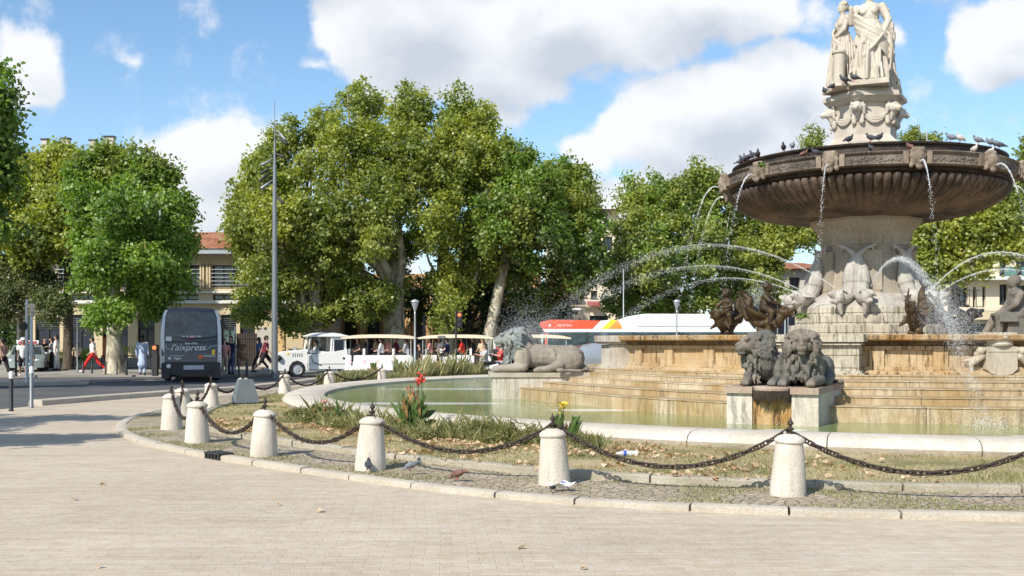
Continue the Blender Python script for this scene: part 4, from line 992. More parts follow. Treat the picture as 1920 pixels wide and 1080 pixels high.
for i, (x, y) in enumerate(BOL):
    b = bp if i == 0 else copy_tree(bp)
    b.location = (x, y, .085); b.rotation_euler = (R(random.Random(i).uniform(-2.2, 2.2)), R(random.Random(i + 50).uniform(-2.2, 2.2)), i * 1.3)
    lb = BLAB.get(x) or ['stone bollard far beyond the right edge', 'second stone bollard beyond the right edge', 'third stone bollard beyond the right edge', 'stone bollard just beyond the right edge'][i]
    sc_ = (1.0, .99, 1.03, .98, 1.0, .98, 1.04, 1.02, 1.03, 1.02, 1.0, .98, 1.0, 1.0, 1.0, 1.0)[i]; b.scale = (sc_, sc_, sc_)
    tag(b, lb, 'bollard', 'stone bollards ringing the fountain island'); b['category'] = 'bollard'
# link
def link_geo():
    m = MB(); pts = []
    for k in range(12):
        a = 2 * PI * k / 12; x = .034 * math.cos(a) + (.022 if math.cos(a) > 0.01 else -.022 if math.cos(a) < -.01 else 0); pts.append((x, .025 * math.sin(a), 0))
    pts.append(pts[0]); m.tube(pts, .0105, 6, caps=False); return m.v, m.f
LV, LF = link_geo()
CL = {0: 'iron chain beyond the right edge, first span', 1: 'iron chain beyond the right edge, second span', 2: 'iron chain beyond the right edge, third span', 3: 'rusty iron chain running off the right edge of the picture',
      4: 'rusty iron chain sagging between the two nearest stone bollards', 5: 'rusty iron chain left of the magazine, over the dry leaves', 6: 'rusty iron chain sagging left of the bollard with the pigeon',
      7: 'rusty iron chain just right of the bollard by the drain', 8: 'dark iron chain between the drain bollard and the left tip', 9: 'short dark chain at the left tip of the island', 10: 'dark chain behind the left tip bollards', 11: 'dark chain sagging into the left side of the grey box', 12: 'dark chain rising from the grey box to the right', 13: 'dark chain behind the basin rim below the tractor wheel', 14: 'farthest dark chain behind the rim and weeds'}
for i in range(len(BOL) - 1):
    a = Vector((*BOL[i], .085 + .645)); b = Vector((*BOL[i + 1], .085 + .645)); L = (b - a).length; sag = .40 + .03 * math.sin(i * 2.1); N = int(L * 1.13 / .071); vs = []; fs = []; m = MB()
    if i == 11: sag = .34
    pt = lambda t: a.lerp(b, t) - Vector((0, 0, sag * 4 * t * (1 - t)))
    for k in range(N):
        t = (k + .5) / N; p = pt(t); d = (pt(min(1, t + .01)) - pt(max(0, t - .01))).normalized()
        s_ = d.cross(Vector((0, 0, 1))).normalized(); u = s_.cross(d)
        an = R(45 if k % 2 else -45) + .25 * math.sin(k * 1.7 + i); y = s_ * math.cos(an) + u * math.sin(an); z = d.cross(y)
        M = Matrix((d, y, z)).transposed().to_4x4(); M.translation = p; m.add(LV, LF, M)
    o = m.build('iron_chain', 'iron', ang=80); tag(o, CL[i], 'chain', 'chains hanging between the stone bollards')

# grey truncated metal box, bottle, magazine
t = thing('utility_box', gp(464, 757, .12), R(26), 'grey metal box shaped like a cut-off pyramid standing on the grass', 'utility box')
m = MB(); m.box((0, .28, .29), (.62, .58, .60), taper=.53); m.build('housing', 'utility_grey', t, smooth=False)
m = MB(); m.box((0, .28, .012), (.66, .62, .03)); m.build('base_plate', 'cast_dark', t, smooth=False)
t = thing('water_bottle', gp(1156, 850, .17), R(8), 'clear crumpled plastic bottle with a blue label lying on the grass', 'bottle'); Mx = Matrix.Rotation(PI / 2, 4, 'Y')
m = MB(); m.lathe([(.025, .045), (.034, .07), (.034, .20), (.030, .22), (.034, .24), (.033, .285), (.02, .29)], 14, M=Mx); m.build('body', 'clear_plastic', t)
m = MB(); m.lathe([(.0345, .09), (.0352, .095), (.0352, .125), (.0345, .13)], 14, M=Mx); plain('label_blue', (.05, .10, .45), .5); m.build('label', 'label_blue', t)
m = MB(); m.lathe([(.014, .0), (.015, .02), (.015, .03), (.025, .045)], 10, M=Mx); m.build('cap', 'paper_white', t)
# folded magazine by the bollard
t = thing('magazine', gp(1052, 915, .10), R(20), 'crumpled white magazine with a dark round emblem lying by a bollard', 'magazine')
m = MB(); vs = []; fs = []
for i in range(9):
    for j in range(6): x = (i - 4) * .026; y = (j - 2.5) * .03; vs.append((x - y * .5, y, .028 + .022 * math.sin(i * .8 + 1) + .01 * math.cos(j * 1.3) + .0015 * i))
for i in range(8):
    for j in range(5): q = i * 6 + j; fs.append((q, q + 6, q + 7, q + 1))
n0 = len(vs); vs += [(x, y, z - .008) for x, y, z in vs]; fs += [tuple(k + n0 for k in f)[::-1] for f in fs]
m.add(vs, fs); m.build('pages', 'paper_white', t)
m = MB()
m.tube([(.02 + .022 * math.cos(a * PI / 6), -.012 + .022 * math.sin(a * PI / 6) * 1.3, .062) for a in range(13)], .005, 5); m.build('emblem', 'label_blue', t)
m = MB(); m.box((-.12, -.06, .02), (.06, .04, .03), rz=.5); m.build('torn_corner', 'cast_dark', t, smooth=False)

# ------------------------------------------------------------------ buildings
def facade(mb, W_, z0, z1, holes, y=0.0, depth=.3, M=None):
    """front wall in the x-z plane, facing -y, with real recesses"""
    xs = sorted({0, W_, *[h[0] for h in holes], *[h[1] for h in holes]}); zs = sorted({z0, z1, *[h[2] for h in holes], *[h[3] for h in holes]})
    for i in range(len(xs) - 1):
        for j in range(len(zs) - 1):
            cx = (xs[i] + xs[i + 1]) / 2; cz = (zs[j] + zs[j + 1]) / 2
            if any(h[0] < cx < h[1] and h[2] < cz < h[3] for h in holes): continue
            mb.add([(xs[i], y, zs[j]), (xs[i + 1], y, zs[j]), (xs[i + 1], y, zs[j + 1]), (xs[i], y, zs[j + 1])], [(0, 1, 2, 3)], M)
    for (a, b, c, d) in holes:
        mb.add([(a, y, c), (b, y, c), (b, y, d), (a, y, d), (a, y + depth, c), (b, y + depth, c), (b, y + depth, d), (a, y + depth, d)], [(0, 1, 5, 4), (1, 2, 6, 5), (2, 3, 7, 6), (3, 0, 4, 7)], M)
def window(parent, h, y=.22, mat='window_glass', bars=1, frame='cast_dark', name='window', rows=1, fw=.07):
    a, b, c, d = h; m = MB()
    m.box(((a + b) / 2, y - .03, c + fw / 2), (b - a, .07, fw)); m.box(((a + b) / 2, y - .03, d - fw / 2), (b - a, .07, fw))
    m.box((a + fw / 2, y - .03, (c + d) / 2), (fw, .07, d - c - 2 * fw)); m.box((b - fw / 2, y - .03, (c + d) / 2), (fw, .07, d - c - 2 * fw))
    for k in range(bars): m.box((a + (b - a) * (k + 1) / (bars + 1), y - .03, (c + d) / 2), (fw * .8, .06, d - c - 2 * fw))
    for k in range(rows - 1): m.box(((a + b) / 2, y - .028, c + (d - c) * (k + 1) / rows), (b - a - 2 * fw, .05, fw * .6))
    f = m.build(name, frame, parent, smooth=False)
    m = MB(); m.box(((a + b) / 2, y + .03, (c + d) / 2), (b - a, .04, d - c)); m.build('pane', mat, f, smooth=False)
    return f
def bx(c, d, name, mat, parent): m = MB(); m.box(c, d); return m.build(name, mat, parent, smooth=False)

# library building with the tiled roof, left
k1 = 64 / FPX; BX = (60 - 960) * k1; t = thing('library_building', (BX, 64, 0), 0, 'cream two storey building with a terracotta tiled roof behind the grey coach', 'building')
wp = lambda px: (px - 60) * k1
wz = lambda py: H0 - (py - HOR) * k1
holes = []; zt = wz(478)
up_ = [(wp(x0), wp(x1), wz(538), wz(497)) for x0, x1 in ((110, 180), (196, 268), (284, 374), (398, 476), (494, 560))]
lo_ = [(wp(x0), wp(x1), wz(563), wz(552)) for x0, x1 in ((110, 180), (196, 268), (284, 372), (399, 476), (494, 560))]
gr_ = [(wp(x0), wp(x1), .15, wz(590)) for x0, x1 in ((66, 112), (124, 176), (192, 240), (258, 290), (303, 352), (364, 404), (414, 443), (450, 478))]
holes = up_ + lo_ + gr_
m = MB(); facade(m, wp(600), 0, zt, holes); m.box((wp(600) / 2, 8.4, zt / 2), (wp(600) - .02, 16, zt)); m.v = m.v
m.build('wall', 'facade_cream', t, smooth=False)
for h in up_: window(t, h, bars=3, mat='window_glass', rows=1)
for h in lo_: window(t, h, bars=3, mat='green_glass')
for i, h in enumerate(gr_):
    window(t, (h[0], h[1], .15, h[3] - .85), bars=1, mat='green_glass' if i == 6 else 'shop_dark')
    m = MB(); m.box(((h[0] + h[1]) / 2, .24, h[3] - .42), (h[1] - h[0], .05, .85))
    for q in range(6): m.box(((h[0] + h[1]) / 2, .16, h[3] - .10 - q * .13), (h[1] - h[0] - .04, .09, .035))
    m.build('louvre', 'louvre', t, smooth=False)
for h in up_:
    m = MB()
    for q in range(5): m.box(((h[0] + h[1]) / 2, -.18, h[2] + .12 + q * .24), (h[1] - h[0] + .2, .06, .035))
    m.build('sun_rail', 'light_steel', t, smooth=False)
m = MB()
for x in (378, 383, 390, 395): m.box((wp(x), -.14, (wz(541) + wz(495)) / 2), (.10, .22, wz(495) - wz(541)))
m.build('mullion', 'facade_cream', t, smooth=False)
bx((wp(600) / 2, -.12, wz(566.5)), (wp(600), .30, .18), 'ledge', 'concrete_white', t); bx((wp(600) / 2, -.08, wz(548)), (wp(600), .18, .10), 'ledge', 'concrete_white', t)
W_ = wp(600); m = MB(); m.add([(-.4, -1.0, zt), (W_ + .4, -1.0, zt), (W_ + .4, -1.0, zt + .30), (-.4, -1.0, zt + .30), (-.4, .2, zt), (W_ + .4, .2, zt), (W_ + .4, .2, zt + .36), (-.4, .2, zt + .36)], [(0, 1, 2, 3), (0, 4, 5, 1), (3, 2, 6, 7), (0, 3, 7, 4), (1, 5, 6, 2)])
m.build('eave', 'bus_silver', t, smooth=False)
m = MB(); zr = 9.0
m.add([(-.5, -1.1, zt + .31), (W_ + .5, -1.1, zt + .31), (W_ + .5, 5, zr), (-.5 + 7.6, 5, zr), (W_ + .5, 17, zt + .31), (-.5, 17, zt + .31)], [(0, 1, 2, 3), (0, 3, 5), (3, 2, 4, 5)])
m.build('roof', 'roof_tile', t, smooth=False)
# grey tiled annex, timber gate and yellow pillar right of the library
t2 = thing('gate', at(444, 690, 62.5), 0, 'tall dark timber gate right of the grey coach', 'gate'); t2.location.z = .11
m = MB(); m.box((.62, 0, 1.0), (1.25, .08, 2.05)); m.build('leaf', 'dark_timber', t2, smooth=False); m = MB()
for q in range(9): m.box((.07 + q * .14, -.055, 1.0), (.015, .03, 2.0))
m.box((.62, -.06, 1.75), (1.25, .04, .08)); m.box((.62, -.06, .25), (1.25, .04, .08)); m.build('batten', 'cast_dark', t2, smooth=False)
t2 = thing('garden_wall', at(482, 690, 62), 0, 'grey stone wall ending in a yellow rendered pillar, right of the timber gate', 'wall'); t2.location.z = .11
bx((.63, .15, 1.2), (1.27, .3, 2.4), 'wall', 'terrace_pale', t2); bx((1.47, .15, 1.45), (.40, .42, 2.9), 'pillar', 'facade_yellow', t2); bx((3.1, .18, .55), (2.7, .3, 1.1), 'low_wall', 'facade_pale', t2)
# arcaded yellow building behind the little train
k2 = 72 / FPX; t = thing('arcade_building', ((590 - 960) * k2, 72, 0), 0, 'yellow ochre building with tall pillars behind the little train', 'building'); W_ = (1015 - 590) * k2
bays = [(.4 + i * 1.62, .4 + i * 1.62 + .95, .2, 4.6) for i in range(9)]
m = MB(); facade(m, W_, 0, 6.4, bays, depth=.9); m.box((W_ / 2, 5.95, 3.2), (W_ - .02, 10, 6.4)); m.build('wall', 'facade_orange', t, smooth=False)
for i, h in enumerate(bays):
    window(t, h, y=.8, mat='shop_dark', bars=0, rows=2); bx((h[0] - .28, -.14, 2.5), (.26, .28, 5.0), 'pillar', 'facade_yellow', t)
    bx((h[0] + .475, .5, 4.3), (.94, .1, .5), 'shade_panel', 'facade_yellow', t)
bx((W_ / 2, -.15, 5.2), (W_, .35, .35), 'cornice', 'facade_pale', t)
# low wall with planter and iron screens on the far pavement
t = thing('planter', at(150, 690, 60.5), 0, 'low stone planter wall with bushes along the left terrace', 'planter'); t.location.z = .11
bx((2.0, 0, .28), (7.0, .5, .56), 'trough', 'terrace_pale', t)
bu = MB()
for (nm, px0, px1, d, lb) in (('iron_screen', 190, 216, 58.5, 'black openwork iron screen left of the big plane trunk'), ('iron_screen', 228, 262, 58.5, 'black openwork iron screen between the plane trunk and the person in pale blue'), ('iron_screen', 264, 300, 58.8, 'black openwork iron screen beside the coach')):
    a = at(px0, 685, d); L = (px1 - px0) / FPX * d; t = thing(nm, (a.x, a.y, .11), 0, lb, 'screen', 'openwork screens on the terrace'); m = MB()
    m.box((L / 2, 0, .02), (L, .06, .04)); m.box((L / 2, 0, .72), (L, .06, .04)); m.box((.02, 0, .37), (.05, .06, .70)); m.box((L - .02, 0, .37), (.05, .06, .70)); m.build('frame', 'black_paint', t, smooth=False)
    m = MB(); n = int(L / .17)
    for i in range(n):
        for j in range(4): c = ((i + .5) * L / n, 0, .12 + j * .165); m.tube([(c[0] + .075 * math.cos(q * PI / 4), 0, c[2] + .075 * math.sin(q * PI / 4)) for q in range(9)], .016, 5, caps=False)
    m.build('lattice', 'black_paint', t)
t = thing('advert_panel', at(195, 690, 59.5), 0, 'rust orange panel standing behind the plane trunk', 'panel'); t.location.z = .11
bx((.22, 0, 1.15), (.60, .06, 1.25), 'board', 'terracotta_panel', t); bx((0, .04, .6), (.05, .05, 1.2), 'leg', 'cast_dark', t); bx((.44, .04, .6), (.05, .05, 1.2), 'leg', 'cast_dark', t)

# apartments over the trees, far left
k3 = 110 / FPX; t = thing('apartment_building', ((10 - 960) * k3, 110, 0), 0, 'tall apartment block whose roof and chimneys show above the left trees', 'building'); W_ = (206 - 10) * k3; zt = H0 + (640 - 296) * k3
hs = [(.8 + i * 2.1, 1.7 + i * 2.1, 2 + 3 * j, 3.7 + 3 * j) for i in range(5) for j in range(6)]
m = MB(); facade(m, W_, 0, zt, hs); m.box((W_ / 2, 6.4, zt / 2), (W_ - .02, 12, zt)); m.build('wall', 'facade_pale', t, smooth=False)
for h in hs: window(t, h, fw=.1)
rf = MB(); rf.add([(-.6, -.8, zt), (W_ + .6, -.8, zt), (W_ - 1, 5, zt + 1.5), (1, 5, zt + 1.5), (W_ + .6, 12, zt), (-.6, 12, zt)], [(0, 1, 2, 3), (3, 2, 4, 5), (0, 3, 5), (1, 4, 2)]); rf = rf.build('roof', 'roof_tile', t, smooth=False)
for px, w, hh in ((112, .75, 1.7), (163, .6, 1.5), (195, 1.0, 1.9), (72, .6, 1.6)):
    m = MB(); m.box(((px - 10) * k3, 1.6, zt + .6 + hh / 2), (w, .6, hh)); c = m.build('chimney', 'terrace_pale', rf, smooth=False); m = MB(); m.box(((px - 10) * k3, 1.6, zt + .68 + hh), (w + .2, .8, .12)); m.build('chimney_cap', 'cast_dark', rf, smooth=False)

# cream building behind the city bus
k4 = 92 / FPX; t = thing('corner_building', ((1028 - 960) * k4, 92, 0), 0, 'cream apartment building with balconies above the red and white bus', 'building'); W_ = (1160 - 1028) * k4
z = lambda py: H0 + (640 - py) * k4
x = lambda px: (px - 1028) * k4
hs = [(x(1108), x(1120), z(a), z(b)) for a, b in ((508, 486), (538, 516), (562, 545), (470, 444), (432, 412))] + [(x(1132), x(1148), z(a), z(b)) for a, b in ((508, 486), (538, 516), (470, 444), (432, 412))] + [(x(1046), x(1084), z(590), z(562)), (x(1046), x(1084), z(548), z(520)), (x(1046), x(1060), z(508), z(486)), (x(1072), x(1086), z(508), z(486)), (x(1046), x(1060), z(470), z(444)), (x(1072), x(1086), z(470), z(444))]
hs += [(x(1106), x(1140), .2, z(592)), (x(1040), x(1070), .2, z(606))]
m = MB(); facade(m, W_, 0, z(394), hs, depth=.35); m.box((W_ / 2, 5.4, z(394) / 2), (W_ - .02, 10, z(394))); m.build('wall', 'facade_pale', t, smooth=False)
for h in hs: window(t, h, fw=.09)
bx((W_ / 2, -.25, z(478)), (W_ + .4, .7, .28), 'cornice', 'concrete_white', t); bx((W_ / 2, -.2, z(574)), (W_ + .2, .5, .22), 'cornice', 'facade_cream', t)
for px0, px1, py, c in ((1042, 1088, 553, 'awning_red'), (1100, 1124, 570, 'awning_red')):
    m = MB(); m.add([(x(px0), 0, z(py - 5)), (x(px1), 0, z(py - 5)), (x(px1), -1.1, z(py + 2)), (x(px0), -1.1, z(py + 2)), (x(px1), -1.1, z(py + 5)), (x(px0), -1.1, z(py + 5))], [(0, 1, 2, 3), (3, 2, 4, 5)]); m.build('awning', c, t, smooth=False)
m = MB(); m.box((x(1066), -.6, z(580)), (x(1088) - x(1044), 1.2, .15)); m.build('balcony', 'concrete_white', t, smooth=False)
m = MB()
for q in range(16): m.box((x(1045) + q * (x(1088) - x(1045)) / 15, -1.15, z(580) + .5), (.04, .04, .9))
m.box((x(1066), -1.15, z(580) + .95), (x(1088) - x(1044), .06, .06)); m.build('railing', 'cast_dark', t, smooth=False)
m = MB(); m.add([(-.5, -.8, z(394)), (W_ + .5, -.8, z(394)), (W_ + .5, 6, z(384)), (-.5, 6, z(384))], [(0, 1, 2, 3)]); m.build('roof', 'roof_tile', t, smooth=False)

# building glimpsed left of the column: tiled roof, dark glass front
k5 = 78 / FPX; t = thing('shop_building', ((1395 - 960) * k5, 78, 0), 0, 'pale building with a dark glazed shopfront seen just left of the fountain column', 'building'); W_ = (1560 - 1395) * k5
z = lambda py: H0 + (640 - py) * k5
x = lambda px: (px - 1395) * k5
hs = [(x(1400), x(1500), .2, z(566)), (x(1440), x(1452), z(540), z(520)), (x(1480), x(1500), z(545), z(520)), (x(1514), x(1530), z(545), z(520))]
m = MB(); facade(m, W_, 0, z(505), hs, depth=.5); m.box((W_ / 2, 5.55, z(505) / 2), (W_ - .02, 10, z(505))); m.build('wall', 'terrace_pale', t, smooth=False)
for i, h in enumerate(hs): window(t, h, y=.4, mat='shop_dark', bars=4 if i == 0 else 1, frame='light_steel' if i == 0 else 'cast_dark')
bx((x(1450), -.3, z(560)), (W_ * .62, .6, .3), 'shop_sign_band', 'concrete_white', t)
m = MB(); m.add([(-.5, -.8, z(505)), (W_ + .5, -.8, z(505)), (W_ - 1.0, 5, z(483)), (3.2, 5, z(483)), (-.5, 10, z(505)), (W_ + .5, 10, z(505))], [(0, 1, 2, 3), (0, 3, 4), (1, 5, 2), (3, 2, 5, 4)]); m.build('roof', 'roof_tile', t, smooth=False)

# balconied building right of the fountain
k6 = 62 / FPX; t = thing('balcony_building', ((1640 - 960) * k6, 62, 0), 0, 'cream building with green glass balconies at the right edge behind the fountain', 'building'); W_ = (2080 - 1640) * k6
z = lambda py: H0 + (640 - py) * k6
x = lambda px: (px - 1640) * k6
hs = [(x(1825), x(1830), z(576), z(538)), (x(1842), x(1848), z(576), z(538)), (x(1874), x(1890), z(572), z(533)), (x(1790), x(1815), z(576), z(533)), (x(1750), x(1770), z(576), z(540)), (x(1874), x(1889), z(520), z(480)), (x(1905), x(1940), z(516), z(482)), (x(1905), x(1940), z(575), z(535)),
      (x(1822), x(1830), z(518), z(500)), (x(1840), x(1850), z(518), z(500)), (x(1800), x(1815), z(516), z(496)), (x(1745), x(1756), z(530), z(520)), (x(1870), x(1960), .2, z(602)), (x(1760), x(1860), .2, z(608)), (x(1990), x(2010), z(575), z(535)), (x(1990), x(2010), z(516), z(482))]
m = MB(); facade(m, W_, 0, z(470), hs, depth=.4); m.box((W_ / 2, 5.45, z(470) / 2), (W_ - .02, 10, z(470))); m.build('wall', 'facade_pale', t, smooth=False)
for i, h in enumerate(hs): window(t, h, y=.3, fw=.06, bars=1 if h[1] - h[0] > .5 else 0)
bx((W_ / 2, -.45, z(523)), (W_ + .2, 1.0, .20), 'balcony_slab', 'concrete_white', t); bx((W_ / 2, -.30, z(580)), (W_ + .2, .8, .22), 'cornice', 'facade_pale', t); bx((W_ / 2, -.35, z(592)), (W_, .9, .5), 'shop_awning', 'facade_cream', t)
bx((x(1880), -.2, z(462)), (1.3, .8, .5), 'roof_block', 'facade_pale', t)
for px0, px1 in ((1870, 1892), (1902, 1960), (1975, 2030)): bx((x((px0 + px1) / 2), -.9, z(512)), ((px1 - px0) * k6, .03, .62), 'balcony_panel', 'balcony_glass', t)
m = MB()
for px in (1805, 1812, 1818): m.box((x(px), -.9, z(560)), (.03, .03, 1.0))
m.box((x(1800), -.9, z(546)), (1.6, .04, .04)); m.build('railing', 'cast_dark', t, smooth=False)
k7 = 95 / FPX; t = thing('tiled_house', ((1885 - 960) * k7, 95, 0), 0, 'house whose terracotta roof just shows behind the right rim of the bowl', 'building')
m = MB(); facade(m, 14, 0, H0 + 335 * k7, [(1 + 3 * i, 2.2 + 3 * i, 9 + 3 * j, 10.8 + 3 * j) for i in range(4) for j in range(3)]); m.box((7, 5.4, (H0 + 335 * k7) / 2), (13.98, 10, H0 + 335 * k7)); m.build('wall', 'facade_cream', t, smooth=False)
m = MB(); m.add([(-.5, -.8, H0 + 335 * k7), (14.5, -.8, H0 + 335 * k7), (14.5, 5, H0 + 357 * k7), (.5, 5, H0 + 357 * k7)], [(0, 1, 2, 3)]); m.build('roof', 'roof_tile', t, smooth=False)

# ------------------------------------------------------------------ trees
def crown(name, parent, blobs, n, size, mat, seed, clump=.50, per=30, droop=.3, fill=.18):
    rg = np.random.default_rng(seed); ex = []
    for (c, r) in blobs:          # every lobe breaks up into upright boughs of its own
        c = np.array(c); r = np.array(r) * .93; ex.append((*c, *(r * .62)))
        for k in range(10):
            q = rg.normal(size=3); q[1] = q[1] * .8 - .25; q /= np.linalg.norm(q); f = rg.uniform(.20, .44)
            ex.append((*(c + q * r * rg.uniform(.60, .98)), *(r * f * np.array([1, 1, rg.uniform(.95, 1.6)]))))
    B = np.array(ex); vol = (B[:, 3] * B[:, 4] + B[:, 3] * B[:, 5]) ** .9; nc = max(6, int(n * 1.4) // per)
    idx = rg.choice(len(B), nc, p=vol / vol.sum())
    size = size * .76; d = rg.normal(size=(nc, 3)); d /= np.linalg.norm(d, axis=1)[:, None]
    rad = np.where(rg.random(nc) < fill, rg.random(nc) ** .5 * .8, .72 + .36 * rg.random(nc) ** 1.2)
    # lobes: the surface swells and shrinks with direction
    lob = 1 + .16 * np.sin(d[:, 0] * 5 + idx) * np.cos(d[:, 2] * 6 + idx * 2) + .10 * np.sin(d[:, 1] * 9 + idx)
    C = B[idx, :3] + d * B[idx, 3:] * (rad * lob)[:, None]
    # drop clumps that lie deep inside some other blob
    keep = np.ones(nc, bool)
    for b in B:
        q = (((C - b[:3]) / b[3:]) ** 2).sum(1); keep &= ~((q < .36) & (rg.random(nc) > .35))
    C = C[keep]; D = d[keep]; nc = len(C)
    cs = clump * rg.uniform(.55, 1.25, nc)
    N = nc * per; ci = np.repeat(np.arange(nc), per)
    off = rg.normal(size=(N, 3)) * .5; off[:, 2] *= .75
    P = C[ci] + off * cs[ci][:, None]; P[:, 2] -= droop * cs[ci] * (off ** 2).sum(1) * .25
    nrm = D[ci] * .55 + rg.normal(size=(N, 3)) * .75 + np.array([0, 0, .45]); nrm /= np.linalg.norm(nrm, axis=1)[:, None]
    t1 = np.cross(nrm, rg.normal(size=(N, 3))); t1 /= np.linalg.norm(t1, axis=1)[:, None]; t2 = np.cross(nrm, t1)
    s = size * rg.uniform(.65, 1.3, N)[:, None]
    V = np.empty((N, 4, 3)); V[:, 0] = P - t1 * s * .5; V[:, 1] = P + t2 * s * .42 + nrm * s * .12; V[:, 2] = P + t1 * s * .55; V[:, 3] = P - t2 * s * .42 + nrm * s * .12
    return npmesh(name, V.reshape(-1, 3), np.arange(N * 4).reshape(-1, 4), mat, parent)
def limb(m, p, q, r0, r1, rd, wob=.12, k=7):
    p = Vector(p); q = Vector(q); L = (q - p).length; pts = []; w = Vector((rd.uniform(-1, 1), rd.uniform(-1, 1), rd.uniform(-.3, .3))) * wob * L; w2 = Vector((rd.uniform(-1, 1), rd.uniform(-1, 1), 0)) * wob * .4 * L
    for i in range(k): t = i / (k - 1); pts.append(p.lerp(q, t) + w * math.sin(PI * t) + w2 * math.sin(2 * PI * t))
    m.tube(pts, [r0 + (r1 - r0) * (i / (k - 1)) ** .8 for i in range(k)], 9); return pts
def tree(label, base, blobs, parts, tr=.35, seed=1, fork=None, mat='bark', size=.24, lean=(0, 0), name='plane_tree', group='plane trees around the square', clump=.48, per=30):
    """blobs: ((x,y,z),(rx,ry,rz)); parts: [(leaf material, count, blob indices or None)]"""
    t = thing(name, (base[0], base[1], base[2]), 0, label, 'tree', group); rd = random.Random(seed); o = Vector(base); m = MB()
    zc = min(b[0][2] for b in blobs); cx = sum(b[0][0] for b in blobs) / len(blobs) - o.x
    fz_ = fork or max(1.6, (zc - o.z) * .8); top = Vector((lean[0], lean[1], fz_))
    m.tube([(0, 0, -.05), (.0, 0, .12), (lean[0] * .2, lean[1] * .2, fz_ * .3), (lean[0] * .6, lean[1] * .6, fz_ * .65), tuple(top)], [tr * 1.5, tr * 1.15, tr, tr * .88, tr * .82], 14)
    for b in blobs:
        c = Vector(b[0]) - o; pts = limb(m, top - Vector((0, 0, .15)), c, tr * .55, tr * .12, rd)
        for k in range(3): s = pts[rd.randint(2, 5)]; limb(m, s, c + Vector((rd.uniform(-.7, .7) * b[1][0], rd.uniform(-.7, .7) * b[1][1], rd.uniform(-.1, .75) * b[1][2])), tr * .24, tr * .05, rd, k=5)
    m.build('trunk', mat, t)
    for i, (lm, n, ids) in enumerate(parts):
        bl = [((b[0][0] - o.x, b[0][1] - o.y, b[0][2] - o.z), b[1]) for j, b in enumerate(blobs) if ids is None or j in ids]
        crown('crown' if i == 0 else 'foliage_cluster', t, bl, n, size, lm, seed * 7 + i, clump=clump, per=per)
    return t
def pb(d, *L):       # crown lobes: picture centre and radii, with an own distance each
    out = []; k = d / FPX
    for (px, py, rx, ry, *dd) in L:
        dd = dd[0] if dd else 0; c = at(px, py, d + dd); out.append((tuple(c), (rx * k, (rx + ry) * .5 * k, ry * k)))
    return out
def ground_at(px, d, z=.11): return ((px - 960) / FPX * d, d, z)
# the big group in the middle
tree('big plane tree at the left of the central group, yellowing towards its left side', ground_at(600, 59), pb(59, (462, 420, 40, 70), (500, 350, 48, 70, -1), (560, 300, 58, 72), (545, 410, 72, 80, -2), (470, 520, 38, 55), (560, 520, 78, 62, -1), (480, 590, 38, 32, -2), (570, 600, 50, 30, -1), (600, 250, 40, 45, 1), (450, 370, 24, 34)),
     [('leaf_mixed', 34000, None), ('leaf_yellow', 8000, (0, 1, 3))], .42, 11)
tree('tallest plane tree of the central group, thick pale trunk behind the first carriage', ground_at(741, 60), pb(60, (688, 215, 46, 62), (650, 300, 60, 80, -2), (725, 290, 62, 90, -1), (775, 220, 46, 62), (770, 340, 66, 80, -2), (700, 400, 80, 80, -3), (640, 470, 66, 74, -1), (740, 480, 60, 60, 1), (665, 565, 66, 40, -1), (610, 420, 40, 70, -3), (700, 560, 40, 40, -2)),
     [('leaf_mixed', 46000, None), ('leaf_yellow', 7000, (2, 4, 1))], .62, 12, fork=4.6)
tree('plane tree right of the tallest one, with yellow sunlit foliage', ground_at(838, 61), pb(61, (850, 225, 46, 58), (835, 310, 58, 84, -2), (895, 260, 42, 62), (900, 350, 62, 76, -1), (830, 420, 60, 74, -3), (890, 460, 58, 60, -1), (845, 530, 44, 48, -2), (838, 590, 26, 34, -4)),
     [('leaf_yellow', 24000, None), ('leaf_mixed', 14000, None)], .40, 13)
tree('plane tree at the right of the central group, pale trunk leaning right', ground_at(910, 60), pb(60, (955, 320, 48, 60), (1000, 370, 56, 70, -1), (1045, 340, 38, 50, 1), (1085, 370, 36, 52), (1100, 440, 36, 66), (1020, 460, 66, 60, -1), (945, 420, 56, 60, -2), (1070, 520, 42, 52), (960, 500, 54, 44, 1), (1010, 550, 50, 36, 2), (1110, 500, 26, 40)),
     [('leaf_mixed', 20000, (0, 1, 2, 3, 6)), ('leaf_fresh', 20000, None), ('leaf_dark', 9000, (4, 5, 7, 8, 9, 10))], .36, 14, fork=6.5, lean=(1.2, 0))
tree('dark evergreen mass filling the darkness under the central group, left of the red banner', ground_at(880, 68), pb(68, (820, 560, 60, 50), (900, 570, 80, 50), (980, 590, 70, 46), (1040, 600, 44, 36, -2), (930, 500, 90, 60), (760, 540, 40, 60)), [('leaf_dark', 22000, None)], .30, 15, name='broadleaf_tree', mat='bark_dark')  # evergreen behind the group, its dark leaves also fill the shade under the crowns
tree('dark leaf mass filling the darkness under the trees behind the mast, right of the timber gate', ground_at(560, 66), pb(66, (520, 560, 44, 44), (600, 560, 50, 44), (640, 520, 60, 60), (560, 480, 80, 70)), [('leaf_dark', 12000, None), ('leaf_mixed', 5000, None)], .24, 16, name='broadleaf_tree', mat='bark_dark')  # added dark foliage, the darkness under the trees given as leaf colour
